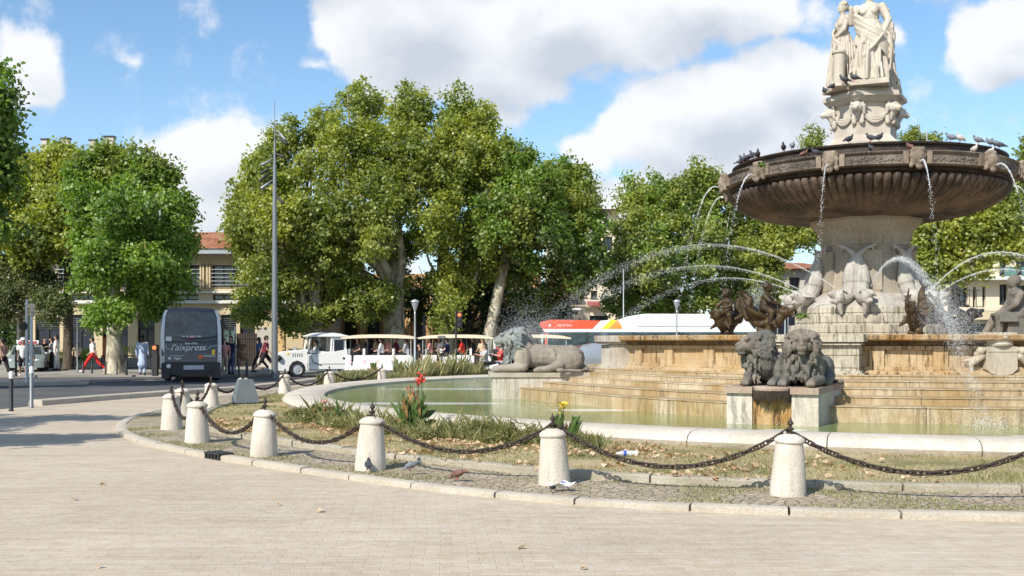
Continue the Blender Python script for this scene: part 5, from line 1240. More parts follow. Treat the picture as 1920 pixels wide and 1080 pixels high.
# left group
tree('full green plane tree with a pale mottled trunk, left of the grey coach', ground_at(215, 50), pb(50, (240, 320, 66, 44), (185, 305, 44, 38), (300, 345, 46, 42), (345, 400, 34, 34), (255, 400, 84, 60, -2), (330, 445, 50, 44), (180, 410, 52, 62, -1), (220, 490, 80, 50, -3), (300, 520, 60, 40, -1), (165, 520, 36, 34, -2), (205, 580, 42, 32, -3), (270, 560, 48, 30, -1), (160, 350, 36, 50)),
     [('leaf_fresh', 46000, None), ('leaf_mixed', 6000, (0, 1, 2))], .40, 21, fork=3.2, size=.22)
tree('yellow green plane tree at the far left behind the full green one', ground_at(128, 57), pb(57, (90, 330, 58, 60), (30, 370, 46, 66), (125, 400, 48, 66, -2), (60, 440, 60, 50, -2), (10, 300, 30, 40), (120, 300, 30, 30)), [('leaf_yellow', 26000, None), ('leaf_mixed', 8000, None)], .26, 22, mat='bark_dark')
tree('grey green fine leaved tree low at the left edge', ground_at(38, 58), pb(56, (50, 540, 60, 44), (10, 510, 40, 44), (100, 560, 40, 36, -1), (60, 490, 50, 30), (-20, 560, 50, 44)), [('leaf_grey', 26000, None)], .20, 23, name='broadleaf_tree', size=.17)
tree('dark leaf mass standing for the deep shade behind the people at the left', ground_at(80, 68), pb(68, (40, 610, 70, 40), (140, 600, 50, 44), (-30, 600, 50, 60), (120, 540, 50, 50), (200, 570, 50, 60)), [('leaf_dark', 22000, None)], .25, 24, name='broadleaf_tree', mat='bark_dark')  # mass added as dark fill, deep shade put into its leaf colour
tree('near plane tree in dark shaded green, cut by the left edge', ground_at(-120, 34, .1), pb(34, (-25, 190, 60, 72), (-50, 300, 86, 90), (-60, 400, 80, 60), (-120, 220, 90, 110), (-130, 380, 90, 80)), [('leaf_fresh', 22000, None), ('leaf_dark', 12000, None)], .36, 25, size=.22)  # darker leaves mixed in, the shade on this tree put into its colour
# trees beyond the left edge, which shade the plaza and the road
tree('plane tree outside the picture on the left whose shade falls on the plaza', (-16.5, 11.5, 0), [((-14.6, 14.9, 7), (2.2, .8, .6)), ((-12.9, 10.5, 7), (1.9, .75, .6)), ((-17, 12, 7.4), (2.4, 2.4, 1.2)), ((-18.5, 15, 7.2), (2, 1.6, 1))], [('leaf_fresh', 11000, None)], .3, 26, size=.28)
tree('second plane tree outside the picture on the left', (-22.5, 33, .1), [((-22.5, 33, 8), (3.5, 3, 2.5)), ((-25, 31, 7), (3, 3, 2))], [('leaf_fresh', 9000, None)], .35, 27, size=.3)
# right group
tree('plane tree above the white bus, left part of the right hand group', ground_at(1235, 66), pb(64, (1200, 365, 42, 46), (1255, 385, 56, 66, -1), (1190, 440, 44, 60), (1300, 350, 46, 48), (1240, 480, 66, 60, -2), (1172, 510, 40, 50), (1165, 572, 34, 32), (1310, 450, 60, 62, -2), (1225, 560, 60, 36), (1300, 550, 60, 36, -1)), [('leaf_mixed', 30000, None), ('leaf_fresh', 12000, None), ('leaf_dark', 5000, (4, 7, 8))], .36, 31)
tree('plane tree in the middle of the right hand group, behind the left of the bowl', ground_at(1400, 67), pb(65, (1345, 360, 44, 50), (1390, 400, 50, 56), (1370, 480, 60, 56), (1440, 450, 46, 50), (1420, 530, 60, 42, -1), (1350, 550, 44, 34, -1), (1490, 440, 40, 34), (1515, 430, 26, 32)), [('leaf_mixed', 28000, None), ('leaf_yellow', 6000, (3, 6, 7))], .34, 32)
tree('tall plane tree whose top shows above the bowl on both sides of the pedestal', ground_at(1600, 80), pb(80, (1520, 265, 26, 24), (1530, 310, 44, 40), (1620, 330, 80, 40), (1720, 260, 36, 20), (1750, 285, 20, 34), (1680, 300, 60, 40), (1760, 350, 60, 60)), [('leaf_mixed', 16000, None)], .4, 33, size=.26)
tree('plane tree right of the column with its low boughs over the balconied building', ground_at(1755, 45, .0), pb(45, (1735, 430, 40, 50), (1790, 410, 50, 56), (1750, 490, 44, 40), (1850, 400, 50, 46), (1815, 460, 44, 34), (1885, 430, 40, 44), (1735, 525, 22, 22), (1790, 505, 24, 26), (1840, 505, 14, 16)), [('leaf_mixed', 22000, None), ('leaf_yellow', 10000, (0, 1, 3, 5))], .3, 34)
tree('green tree rising at the right edge behind the bowl', ground_at(1960, 45, .0), pb(45, (1935, 300, 24, 44), (1950, 380, 50, 50), (1925, 440, 34, 44), (1980, 330, 40, 60)), [('leaf_mixed', 14000, None)], .3, 35)

# ------------------------------------------------------------------ vehicles
def rbox(m, c, d, r=.08, M=None, seg=3):
    """box with rounded vertical-section corners (rounded in x-z), length along y"""
    x, y, z = (k / 2 for k in d); pts = []
    for (sx, sz, a0) in ((1, 1, 0), (-1, 1, 90), (-1, -1, 180), (1, -1, 270)):
        for k in range(seg + 1): a = R(a0 + 90 * k / seg); pts.append((sx * (x - r) + r * math.cos(a), sz * (z - r) + r * math.sin(a)))
    n = len(pts); T = Matrix.Translation(c); T = (M @ T) if M is not None else T
    m.add([(p[0], -y, p[1]) for p in pts] + [(p[0], y, p[1]) for p in pts], [tuple(range(n)), tuple(range(2 * n - 1, n - 1, -1))] + [(i, i + n, (i + 1) % n + n, (i + 1) % n) for i in range(n)], T)
    return m
def wheel(parent, c, r=.45, w=.28, axis='x'):
    M = Matrix.Translation(c) @ (Matrix.Rotation(PI / 2, 4, 'Y') if axis == 'x' else Matrix.Rotation(PI / 2, 4, 'X'))
    m = MB(); m.lathe([(r * .62, -w / 2), (r * .94, -w / 2), (r, -w * .35), (r, w * .35), (r * .94, w / 2), (r * .62, w / 2)], 24, M=M, caps=False); t = m.build('tyre', 'rubber', parent)
    m = MB(); m.lathe([(0, -w * .42), (r * .2, -w * .46), (r * .22, -w * .38), (r * .58, -w * .34), (r * .63, -w * .45), (r * .63, w * .45), (r * .58, w * .34), (r * .22, w * .38), (r * .2, w * .46), (0, w * .42)], 20, M=M); m.build('rim', 'light_steel', t)
# grey coach seen from the back; local: back face at y=0, length towards +y
bus = thing('coach', at(358.5, 717, 41.2), R(16.6), 'dark grey coach seen from behind with a large rear window and script lettering', 'coach'); bus.location.z = 0
m = MB(); sec = []
# body: rounded cross section lofted along the length, tail slightly raked
ring = [(1.16, .42), (1.17, 1.2), (1.155, 2.1), (1.08, 2.70), (.98, 2.92), (.80, 2.99), (0, 3.03)]
ring = ring + [(-x, z) for x, z in ring[-2::-1]]
K = len(ring); ys = [(0.0, .97, .10), (.10, 1.0, .0), (8.6, 1.0, 0), (9.0, .96, .1)]
vs = []
for (y, s, rk) in ys:
    for (x, z) in ring: vs.append((x * s, y + rk * 0 + (.22 * max(0, (z - 1.4) / 1.6) if y < 1 else 0), .42 + (z - .42) * (s if z > 1 else 1)))
fs = [tuple(range(K))[::-1], tuple((3 * K) + i for i in range(K))] + [(j * K + i, (j + 1) * K + i, (j + 1) * K + (i + 1) % K, j * K + (i + 1) % K) for j in range(3) for i in range(K)]
m.add(vs, fs); m.build('body', 'bus_grey', bus, ang=50)
def rear(m, poly, y0, th=.02, slope=True):      # a thin panel that follows the raked tail; poly in x,z
    f = lambda z: y0 + .22 * max(0, (z - 1.4) / 1.6)
    n = len(poly); m.add([(x, f(z) - th, z) for x, z in poly] + [(x, f(z) + .03, z) for x, z in poly], [tuple(range(n)), tuple(range(2 * n - 1, n - 1, -1))] + [(i, i + n, (i + 1) % n + n, (i + 1) % n) for i in range(n)])
m = MB(); rear(m, [(-.99, 1.88), (-.5, 1.80), (0, 1.77), (.5, 1.80), (.99, 1.88), (.97, 2.60), (.90, 2.80), (0, 2.86), (-.90, 2.80), (-.97, 2.60)], 0, .02); m.build('rear_window', 'bus_glass', bus, smooth=False)
for s in (-1, 1):
    m = MB(); rear(m, [(s * 1.17, .60), (s * 1.02, .60), (s * 1.03, 1.9), (s * .99, 2.62), (s * .90, 2.90), (s * 1.0, 2.92), (s * 1.09, 2.70), (s * 1.165, 2.1)], 0, .028); m.build('corner_trim', 'bus_silver', bus, smooth=False)
    m = MB(); 
    for k, z in enumerate((1.16, .96, .86)): m.box((s * 1.09, -.035, z), (.045, .03, .05))
    m.build('tail_light', 'red_cloth' if s > 0 else 'cast_dark', bus, smooth=False)
    m = MB(); m.box((s * .98, .02, .34), (.30, .3, .34)); m.build('wheel_arch', 'bus_bumper', bus, smooth=False)
m = MB(); rbox(m, (0, .06, .56), (2.28, .24, .50), .07); m.build('bumper', 'bus_bumper', bus)
m = MB(); m.box((0, -.03, 1.645), (2.0, .02, .03)); m.box((0, -.032, .815), (2.04, .02, .012)); m.build('panel_seam', 'black_paint', bus, smooth=False)
m = MB(); m.box((-.86, -.028, 1.74), (.22, .02, .20)); m.build('sticker', 'paper_white', bus, smooth=False)
m = MB(); rbox(m, (.10, -.068, .60), (.78, .02, .17), .02); m.build('number_plate', 'plate_white', bus, smooth=False)
m = MB(); m.lathe([(.085, 0), (.085, .02), (.06, .025), (.0, .025)], 20, M=Matrix.Translation((-.86, -.055, .66)) @ Matrix.Rotation(PI / 2, 4, 'X')); m.build('round_lamp', 'paper_white', bus)
fx = (R(90), 0, 0)
text_mesh('lettering', "l'aixpress", .36, 'paper_white', bus, (-.12, -.03, 1.39), fx, shear=.35)
text_mesh('lettering', "Pays d'Aix", .115, 'paper_white', bus, (0, -.03, 1.565), fx, bold=.002)
m = MB(); m.tube(spline([(-1.0, -.035, 1.50), (-.9, -.035, 1.34), (-.72, -.035, 1.36)], sub=5), .009, 5); m.tube(spline([(.44, -.035, 1.36), (.62, -.035, 1.33), (.78, -.035, 1.45), (1.0, -.035, 1.47)], sub=5), .009, 5); m.build('flourish', 'paper_white', bus)
text_mesh('lettering', "l'agglo", .12, 'paper_white', bus, (-.52, -.03, .97), fx, bold=.003)
m = MB(); m.box((-.52, -.03, 1.07), (.52, .012, .018)); m.lathe([(.06, 0), (.06, .01), (0, .01)], 16, M=Matrix.Translation((-.82, -.025, .97)) @ Matrix.Rotation(PI / 2, 4, 'X')); m.build('emblem', 'paper_white', bus)
m = MB(); m.box((.36, -.03, 1.02), (.16, .014, .14)); m.build('logo', 'logo_orange', bus, smooth=False); text_mesh('lettering', 'METROPOLE', .085, 'paper_white', bus, (.70, -.03, 1.05), fx, bold=.002); text_mesh('lettering', 'mobilite', .05, 'logo_orange', bus, (.56, -.03, .965), fx)
m = MB(); m.box((.86, -.03, 1.21), (.13, .014, .22)); m.build('logo', 'logo_yellow', bus, smooth=False)
text_mesh('lettering', 'ets  du  pays  d aix', .10, 'paper_white', bus, (0, .025, 1.855), fx, bold=.003); m = MB(); m.tube([(-.12, .03, 1.80), (0, .025, 1.76), (.12, .03, 1.80)], .018, 5); m.build('badge', 'red_cloth', bus)
for s in (-1, 1):
    wheel(bus, (s * .98, 2.4, .45), .45, .3); wheel(bus, (s * .98, 6.9, .45), .45, .3)
    m = MB(); m.box((s * 1.168, 4.4, 2.15), (.02, 7.6, .85)); m.build('side_window', 'bus_glass', bus, smooth=False)

# city bus: red front, white roof hump
cb_ = thing('city_bus', ((1020 - 960) / FPX * 57, 57, 0), R(-2.0), 'long city bus with an orange red front end and white roof behind the fountain wall', 'bus'); LB = 12.0
def side_poly(name, poly, y0, y1, mat, parent, smooth=False):
    n = len(poly); m = MB(); m.add([(x, y0, z) for x, z in poly] + [(x, y1, z) for x, z in poly], [tuple(range(n)), tuple(range(2 * n - 1, n - 1, -1))] + [(i, i + n, (i + 1) % n + n, (i + 1) % n) for i in range(n)]); return m.build(name, mat, parent, smooth=smooth)
side_poly('body', [(.05, .35), (LB, .35), (LB, 2.18), (0.10, 2.18), (.0, 1.4)], .03, 2.5, 'bus_white', cb_)
side_poly('side_window', [(.20, 1.05), (LB - .3, 1.05), (LB - .3, 2.12), (.22, 2.12)], 0, .03, 'bus_glass', cb_)
for xx in (.06, 2.35, 4.9, 7.4, 9.9): m = MB(); m.box((xx + .05, -.005, 1.3), (.10, .04, 1.7)); m.build('door_post', 'bus_red' if xx < .1 else 'cast_dark', cb_, smooth=False)
side_poly('roof_edge', [(.02, 2.18), (LB, 2.18), (LB, 2.34), (-.08, 2.34)], -.03, 2.53, 'bus_white', cb_)
side_poly('front_cap', [(-.08, 2.34), (2.7, 2.34), (3.15, 2.80), (.35, 2.86), (-.2, 2.72), (-.25, 2.60)], -.04, 2.54, 'bus_red', cb_)
side_poly('white_stripe', [(2.7, 2.34), (3.2, 2.34), (3.75, 2.84), (3.15, 2.80)], -.04, 2.54, 'bus_white', cb_)
side_poly('yellow_stripe', [(3.2, 2.34), (3.55, 2.34), (4.05, 2.80), (3.75, 2.88)], -.042, 2.542, 'bus_yellow', cb_)
side_poly('orange_stripe', [(3.55, 2.34), (4.35, 2.34), (4.22, 2.66), (4.05, 2.80)], -.04, 2.54, 'bus_orange', cb_)
side_poly('roof_hump', [(4.35, 2.34), (LB - .4, 2.34), (LB - .75, 2.80), (LB - 1.2, 3.05), (10, 3.16), (5.6, 3.18), (4.7, 3.05), (4.1, 2.82), (4.22, 2.66)], .02, 2.48, 'bus_white', cb_)
m = MB(); m.box((7.7, .0, 2.50), (5.0, .03, .012))
for k in range(9): m.box((5.2 + k * .75, .0, 2.98), (.05, .03, .02))
m.build('roof_rivet', 'grey_steel', cb_, smooth=False)
text_mesh('lettering', "aix en bus", .20, 'paper_white', cb_, (1.15, -.06, 2.55), fx); m = MB(); m.lathe([(.07, 0), (.07, .01), (0, .01)], 12, M=Matrix.Translation((.32, -.045, 2.54)) @ Matrix.Rotation(PI / 2, 4, 'X')); m.build('emblem', 'paper_white', cb_)
for xx in (2.6, 8.6): wheel(cb_, (xx, .2, .48), .48, .3, 'y')

# cars
def car(name, loc, rz, label, paint, L=4.1, Hh=1.55, Wd=1.74, mpv=False, grp=None):
    t = thing(name, loc, rz, label, 'car', grp)
    if mpv: prof = [(-L / 2, .35), (-L / 2, .75), (-L * .47, .92), (-L * .30, 1.00), (-L * .12, Hh * .93), (0, Hh), (L * .3, Hh), (L * .44, Hh * .93), (L / 2, .95), (L / 2, .35)]
    else: prof = [(-L / 2, .32), (-L / 2, .66), (-L * .45, .80), (-L * .22, .94), (-L * .06, Hh * .95), (.05, Hh), (L * .28, Hh * .98), (L * .45, .98), (L / 2, .88), (L / 2, .32)]
    n = len(prof); m = MB(); vs = []; fs = []
    for (yy, ins) in ((-Wd / 2, 1), (-Wd / 2 + .10, 0), (Wd / 2 - .10, 0), (Wd / 2, 1)):
        for (x, z) in prof:
            zz = z if not ins else (.35 + (z - .35) * .93 if z < 1.0 else 1.0 - .05 + (z - 1.0) * .0)
            vs.append((x * (1 if not ins else .97), yy, min(zz, 1.0) if ins else z))
    # greenhouse narrows upward
    vs = [(x, y * (1 - .16 * max(0, z - .95) / .6), z) for x, y, z in vs]
    for j in range(3):
        for i in range(n): fs.append((j * n + i, (j + 1) * n + i, (j + 1) * n + (i + 1) % n, j * n + (i + 1) % n))
    fs.append(tuple(range(n))[::-1]); fs.append(tuple(3 * n + i for i in range(n)))
    m.add(vs, fs); m.build('body', paint, t, ang=35)
    yw = lambda z: (Wd / 2 - .10) * (1 - .16 * max(0, z - .95) / .6) + .012
    xs = (-L * .22, -L * .06, L * .12, L * .33, L * .42) if mpv else (-L * .16, -L * .03, L * .13, L * .30, L * .38)
    for s in (-1, 1):
        for k, (a, b) in enumerate(((xs[0], xs[2] - .03), (xs[2] + .03, xs[3]))):
            z0, z1 = 1.0, Hh * .93; a2 = a + (L * .14 if k == 0 else 0); b2 = b - (0 if k == 0 else .12)
            q = [(a, z0), (b, z0), (b2, z1), (a2, z1)]; m = MB()
            m.add([(x, s * yw(z), z) for x, z in q] + [(x, s * (yw(z) - .03), z) for x, z in q], [(0, 1, 2, 3), (7, 6, 5, 4), (0, 4, 5, 1), (1, 5, 6, 2), (2, 6, 7, 3), (3, 7, 4, 0)]); m.build('side_window', 'car_glass', t, smooth=False)
    p, q = (prof[3], prof[4]); m = MB(); nrm = Vector((-(q[1] - p[1]), 0, q[0] - p[0])).normalized() * .012
    m.add([Vector((p[0] + .06, sy * yw(p[1]) * .93, p[1] + .03)) + nrm for sy in (-1, 1)] + [Vector((q[0] - .03, sy * yw(q[1]) * .9, q[1] - .02)) + nrm for sy in (1, -1)] + [Vector((p[0] + .06, sy * yw(p[1]) * .93, p[1] + .03)) - nrm for sy in (-1, 1)] + [Vector((q[0] - .03, sy * yw(q[1]) * .9, q[1] - .02)) - nrm for sy in (1, -1)], [(0, 1, 2, 3), (7, 6, 5, 4), (0, 4, 5, 1), (2, 6, 7, 3), (1, 5, 6, 2), (0, 3, 7, 4)]); m.build('windscreen', 'car_glass', t, smooth=False)
    for s in (-1, 1):
        for xx in (-L * .31, L * .31): wheel(t, (xx, s * (Wd / 2 - .10), .32), .32, .22, 'y')
        m = MB(); m.ell((-L / 2 + .06, s * (Wd / 2 - .28), .68), (.06, .17, .09)); m.build('headlight', 'bus_silver', t)
        m = MB(); m.box((L / 2 - .01, s * (Wd / 2 - .2), .85), (.05, .14, .22)); m.build('tail_light', 'red_cloth', t, smooth=False)
        m = MB(); m.ell((-L * .17, s * (Wd / 2 + .06), 1.02), (.06, .09, .07)); m.build('mirror', paint, t)
    m = MB(); m.box((-L / 2 - .01, 0, .52), (.03, .50, .11)); m.build('number_plate', 'plate_white', t, smooth=False)
    m = MB(); m.box((-L / 2 - .002, 0, .66), (.03, .8, .10)); m.build('grille', 'black_paint', t, smooth=False)
    return t
car('parked_car', ((1112 - 960) / FPX * 46, 46.5, 0), R(5), 'silver people carrier behind the flank of the left lion', 'car_silver', 4.5, 1.56, mpv=True)
tx = car('parked_car', ((26 - 960) / FPX * 52, 53.5, 0), R(112), 'pale green car facing the viewer, red and white roof sign, left edge', 'car_pale', 4.2, 1.45)
m = MB(); rbox(m, (0, 0, 1.60), (.30, 1.05, .20), .05); m.build('roof_sign', 'paper_white', tx); m = MB(); m.box((-.155, 0, 1.60), (.012, .86, .10)); m.build('sign_band', 'red_cloth', tx, smooth=False)

# little tourist train: tractor, local +x forward
trn = thing('tourist_train_tractor', at(578, 700, 48.0), R(199), 'white road train tractor with a domed cab and round headlamps', 'tractor'); trn.location.z = 0
def hull(prof, hw, m, top=None, M=None):
    n = len(prof); vs = []
    for (yy, q) in ((-hw, .96), (-hw + .06, 1), (hw - .06, 1), (hw, .96)):
        for (x, z) in prof: vs.append((x * 1.0, yy, .7 + (z - .7) * q))
    fs = [(j * n + i, (j + 1) * n + i, (j + 1) * n + (i + 1) % n, j * n + (i + 1) % n) for j in range(3) for i in range(n)] + [tuple(range(n))[::-1], tuple(3 * n + i for i in range(n))]
    m.add(vs, fs, M)
m = MB(); hull([(-1.70, .26), (.18, .26), (.24, .50), (.36, .68), (.58, .77), (.80, .70), (.94, .50), (.98, .26), (1.58, .30), (1.64, .60), (1.56, .80), (1.44, 1.04), (1.24, 1.17), (.10, 1.28), (-1.66, 1.05)], .62, m); m.build('bonnet', 'white_paint', trn, ang=30)
m = MB(); hull([(-1.72, .35), (.10, .35), (.12, 1.0), (-1.70, 1.30), (-1.74, .9)], .70, m); m.build('cab_base', 'white_paint', trn, ang=30)
for s in (-1, 1):
    for (xa, xb, zx) in ((.12, -.02, 1.15), (-.95, -.98, 1.0), (-1.66, -1.60, 1.0)): m = MB(); m.tube([(xa, s * .66, zx), (xb - .03, s * .62, 1.92)], .045, 6); m.build('cab_pillar', 'white_paint', trn)
    side = MB(); side.add([(-1.0, s * .675, .95), (-1.66, s * .675, .95), (-1.62, s * .625, 1.90), (-1.0, s * .625, 1.90), (-1.0, s * .645, .95), (-1.66, s * .645, .95), (-1.62, s * .60, 1.90), (-1.0, s * .60, 1.90)], [(0, 1, 2, 3), (7, 6, 5, 4), (0, 4, 5, 1), (1, 5, 6, 2), (2, 6, 7, 3), (3, 7, 4, 0)]); side.build('side_panel', 'white_paint', trn, smooth=False)
    w_ = MB(); w_.box((-1.32, s * .672, 1.42), (.44, .05, .62)); w_.build('side_window', 'shop_dark', trn, smooth=False)
    f = MB(); f.tube([(1.30, s * .50, .84), (1.34, s * .66, .86)], .03, 6); f.lathe([(.0, .10), (.12, .10), (.15, .04), (.14, 0), (.06, -.12), (0, -.13)], 20, M=Matrix.Translation((1.40, s * .66, .88)) @ Matrix.Rotation(PI / 2, 4, 'Y')); f.build('headlight', 'cast_dark', trn)
    f = MB(); f.lathe([(.0, .115), (.09, .112), (.10, .10)], 16, M=Matrix.Translation((1.40, s * .66, .88)) @ Matrix.Rotation(PI / 2, 4, 'Y')); f.build('headlight_lens', 'bus_silver', trn)
    wheel(trn, (.58, s * .54, .36), .36, .22, 'y'); wheel(trn, (-1.05, s * .56, .36), .36, .2, 'y')
    f = MB(); f.tube([(.10, s * .74, 1.80), (.12, s * .78, 1.15), (.10, s * .74, 1.05)], .02, 6); f.tube([(.10, s * .74, 1.80), (-.3, s * .72, 1.82)], .02, 6); f.tube([(.10, s * .74, 1.10), (-.3, s * .72, 1.08)], .02, 6); f.tube([(-.3, s * .72, 1.82), (-.3, s * .72, 1.08)], .02, 6); f.tube([(-.05, s * .73, .95), (-.10, s * .73, .70), (-.5, s * .73, .55)], .015, 6); f.build('door_frame', 'black_paint', trn)
m = MB(); m.box((1.63, 0, .86), (.05, .62, .42)); m.build('radiator', 'white_paint', trn, smooth=False); m = MB()
for q in range(7): m.box((1.665, 0, .69 + q * .055), (.012, .54, .02))
m.build('grille_bar', 'grey_steel', trn, smooth=False)
m = MB(); m.box((1.70, 0, .42), (.10, 1.30, .16)); m.build('bumper', 'white_paint', trn, smooth=False)
m = MB(); m.tube([(.62, -.3, 1.24), (.62, -.3, 1.40)], .05, 10); m.tube([(.62, .3, 1.24), (.62, .3, 1.40)], .05, 10); m.build('smokestack', 'bus_silver', trn)
m = MB(); rows = []
for i in range(9):
    u = i / 8; x = .16 - u * 1.92
    for j in range(9): v = j / 8 * 2 - 1; rows.append((x, v * .72, 1.90 + .14 * (1 - v * v) * (1 - (2 * u - 1) ** 4) + .02))
fs = [(i * 9 + j, (i + 1) * 9 + j, (i + 1) * 9 + j + 1, i * 9 + j + 1) for i in range(8) for j in range(8)]
m.add(rows, fs); m.add([(x, y, z - .05) for x, y, z in rows], fs); rim = [i * 9 for i in range(9)] + [72 + j for j in range(1, 9)] + [i * 9 + 8 for i in range(7, -1, -1)] + [j for j in range(7, 0, -1)]
m.add([rows[i] for i in rim] + [(rows[i][0], rows[i][1], rows[i][2] - .05) for i in rim], [(k, (k + 1) % 32, (k + 1) % 32 + 32, k + 32) for k in range(32)])
m.build('cab_roof', 'white_paint', trn)
m = MB(); m.box((-.35, .1, .85), (.4, .5, .12)); m.box((-.55, .1, 1.1), (.1, .5, .5)); m.build('seat', 'black_paint', trn, smooth=False)
m = MB(); m.lathe([(.20, -.015), (.22, 0), (.20, .015), (.18, 0)], 20, M=Matrix.Translation((.02, .05, 1.25)) @ Matrix.Rotation(R(60), 4, 'Y')); m.build('steering_wheel', 'black_paint', trn)
m = MB(); m.ell((1.0, .61, 1.07), (.08, .025, .06)); m.build('badge', 'logo_yellow', trn)
for q in range(5): m = MB(); m.box((.38 + q * .10, .626, 1.02), (.035, .012, .16)); m.build('vent', 'grey_steel', trn, smooth=False)
m = MB(); m.box((.12, .63, .75), (.012, .014, .9)); m.build('seam', 'grey_steel', trn, smooth=False); m = MB(); m.box((-.5, .708, .60), (2.2, .012, .015)); m.build('seam', 'grey_steel', trn, smooth=False)
m = MB(); m.lathe([(.055, -.01), (.055, .01), (0, .012)], 14, M=Matrix.Translation((-1.55, .705, .86)) @ Matrix.Rotation(-PI / 2, 4, 'X')); m.build('filler_cap', 'black_paint', trn)
def carriage(cx, d, label, L=3.25, first=None):
    t = thing('train_carriage', ((cx - 960) / FPX * d, d, 0), R(0), label, 'carriage', 'carriages of the little road train')
    m = MB(); hull([(-L / 2, .28), (L / 2, .28), (L / 2, .85), (L / 2 - .10, 1.0), (-L / 2 + .10, 1.0), (-L / 2, .85)], .74, m); m.build('body', 'white_paint', t, ang=30)
    m = MB()
    for k in range(5): m.box((-L / 2 + .35 + k * (L - .7) / 4, -.748, .70), (.06, .02, .14), rz=0)
    m.build('painted_motif', 'flower_pink', t, smooth=False)
    for k in range(5):
        m = MB(); x = -L / 2 + .25 + k * (L - .5) / 4; m.box((x, 0, 1.12), (.10, 1.3, .36)); m.build('seat_back', 'white_paint' if k % 2 else 'bus_silver', t, smooth=False)
    for s in (-1, 1):
        for k in range(4): m = MB(); x = -L / 2 + .10 + k * (L - .2) / 3; m.tube([(x, s * .70, .95), (x, s * .70, 1.84)], .022, 6); m.build('post', 'cast_dark' if k % 3 else 'light_steel', t)
    m = MB(); vs = []
    for i in range(13):
        u = i / 12 * 2 - 1; x = u * (L / 2 + .12)
        for j in range(7): v = j / 6 * 2 - 1; vs.append((x, v * .80, 1.83 + .10 * (1 - v * v) * (1 - u ** 6) + .05 * (1 - u * u)))
    fs = [(i * 7 + j, (i + 1) * 7 + j, (i + 1) * 7 + j + 1, i * 7 + j + 1) for i in range(12) for j in range(6)]; m.add(vs, fs); m.add([(x, y, z - .07) for x, y, z in vs], fs)
    for s in (0, 6): m.add([vs[i * 7 + s] for i in range(13)] + [(vs[i * 7 + s][0], vs[i * 7 + s][1], vs[i * 7 + s][2] - .07) for i in range(13)], [(k, k + 1, k + 14, k + 13) for k in range(12)])
    m.build('canopy', 'canopy_cream', t)
    for s in (-1, 1): wheel(t, (-L * .32, s * .6, .28), .28, .16, 'y'); wheel(t, (L * .32, s * .6, .28), .28, .16, 'y')
    return t
carriage(713, 48.6, 'first white carriage of the road train, coupled behind the tractor'); carriage(856, 48.9, 'second white carriage of the road train with a cream canopy', 3.3); carriage(1000, 49.3, 'third carriage of the road train behind the wet lion', 3.3)

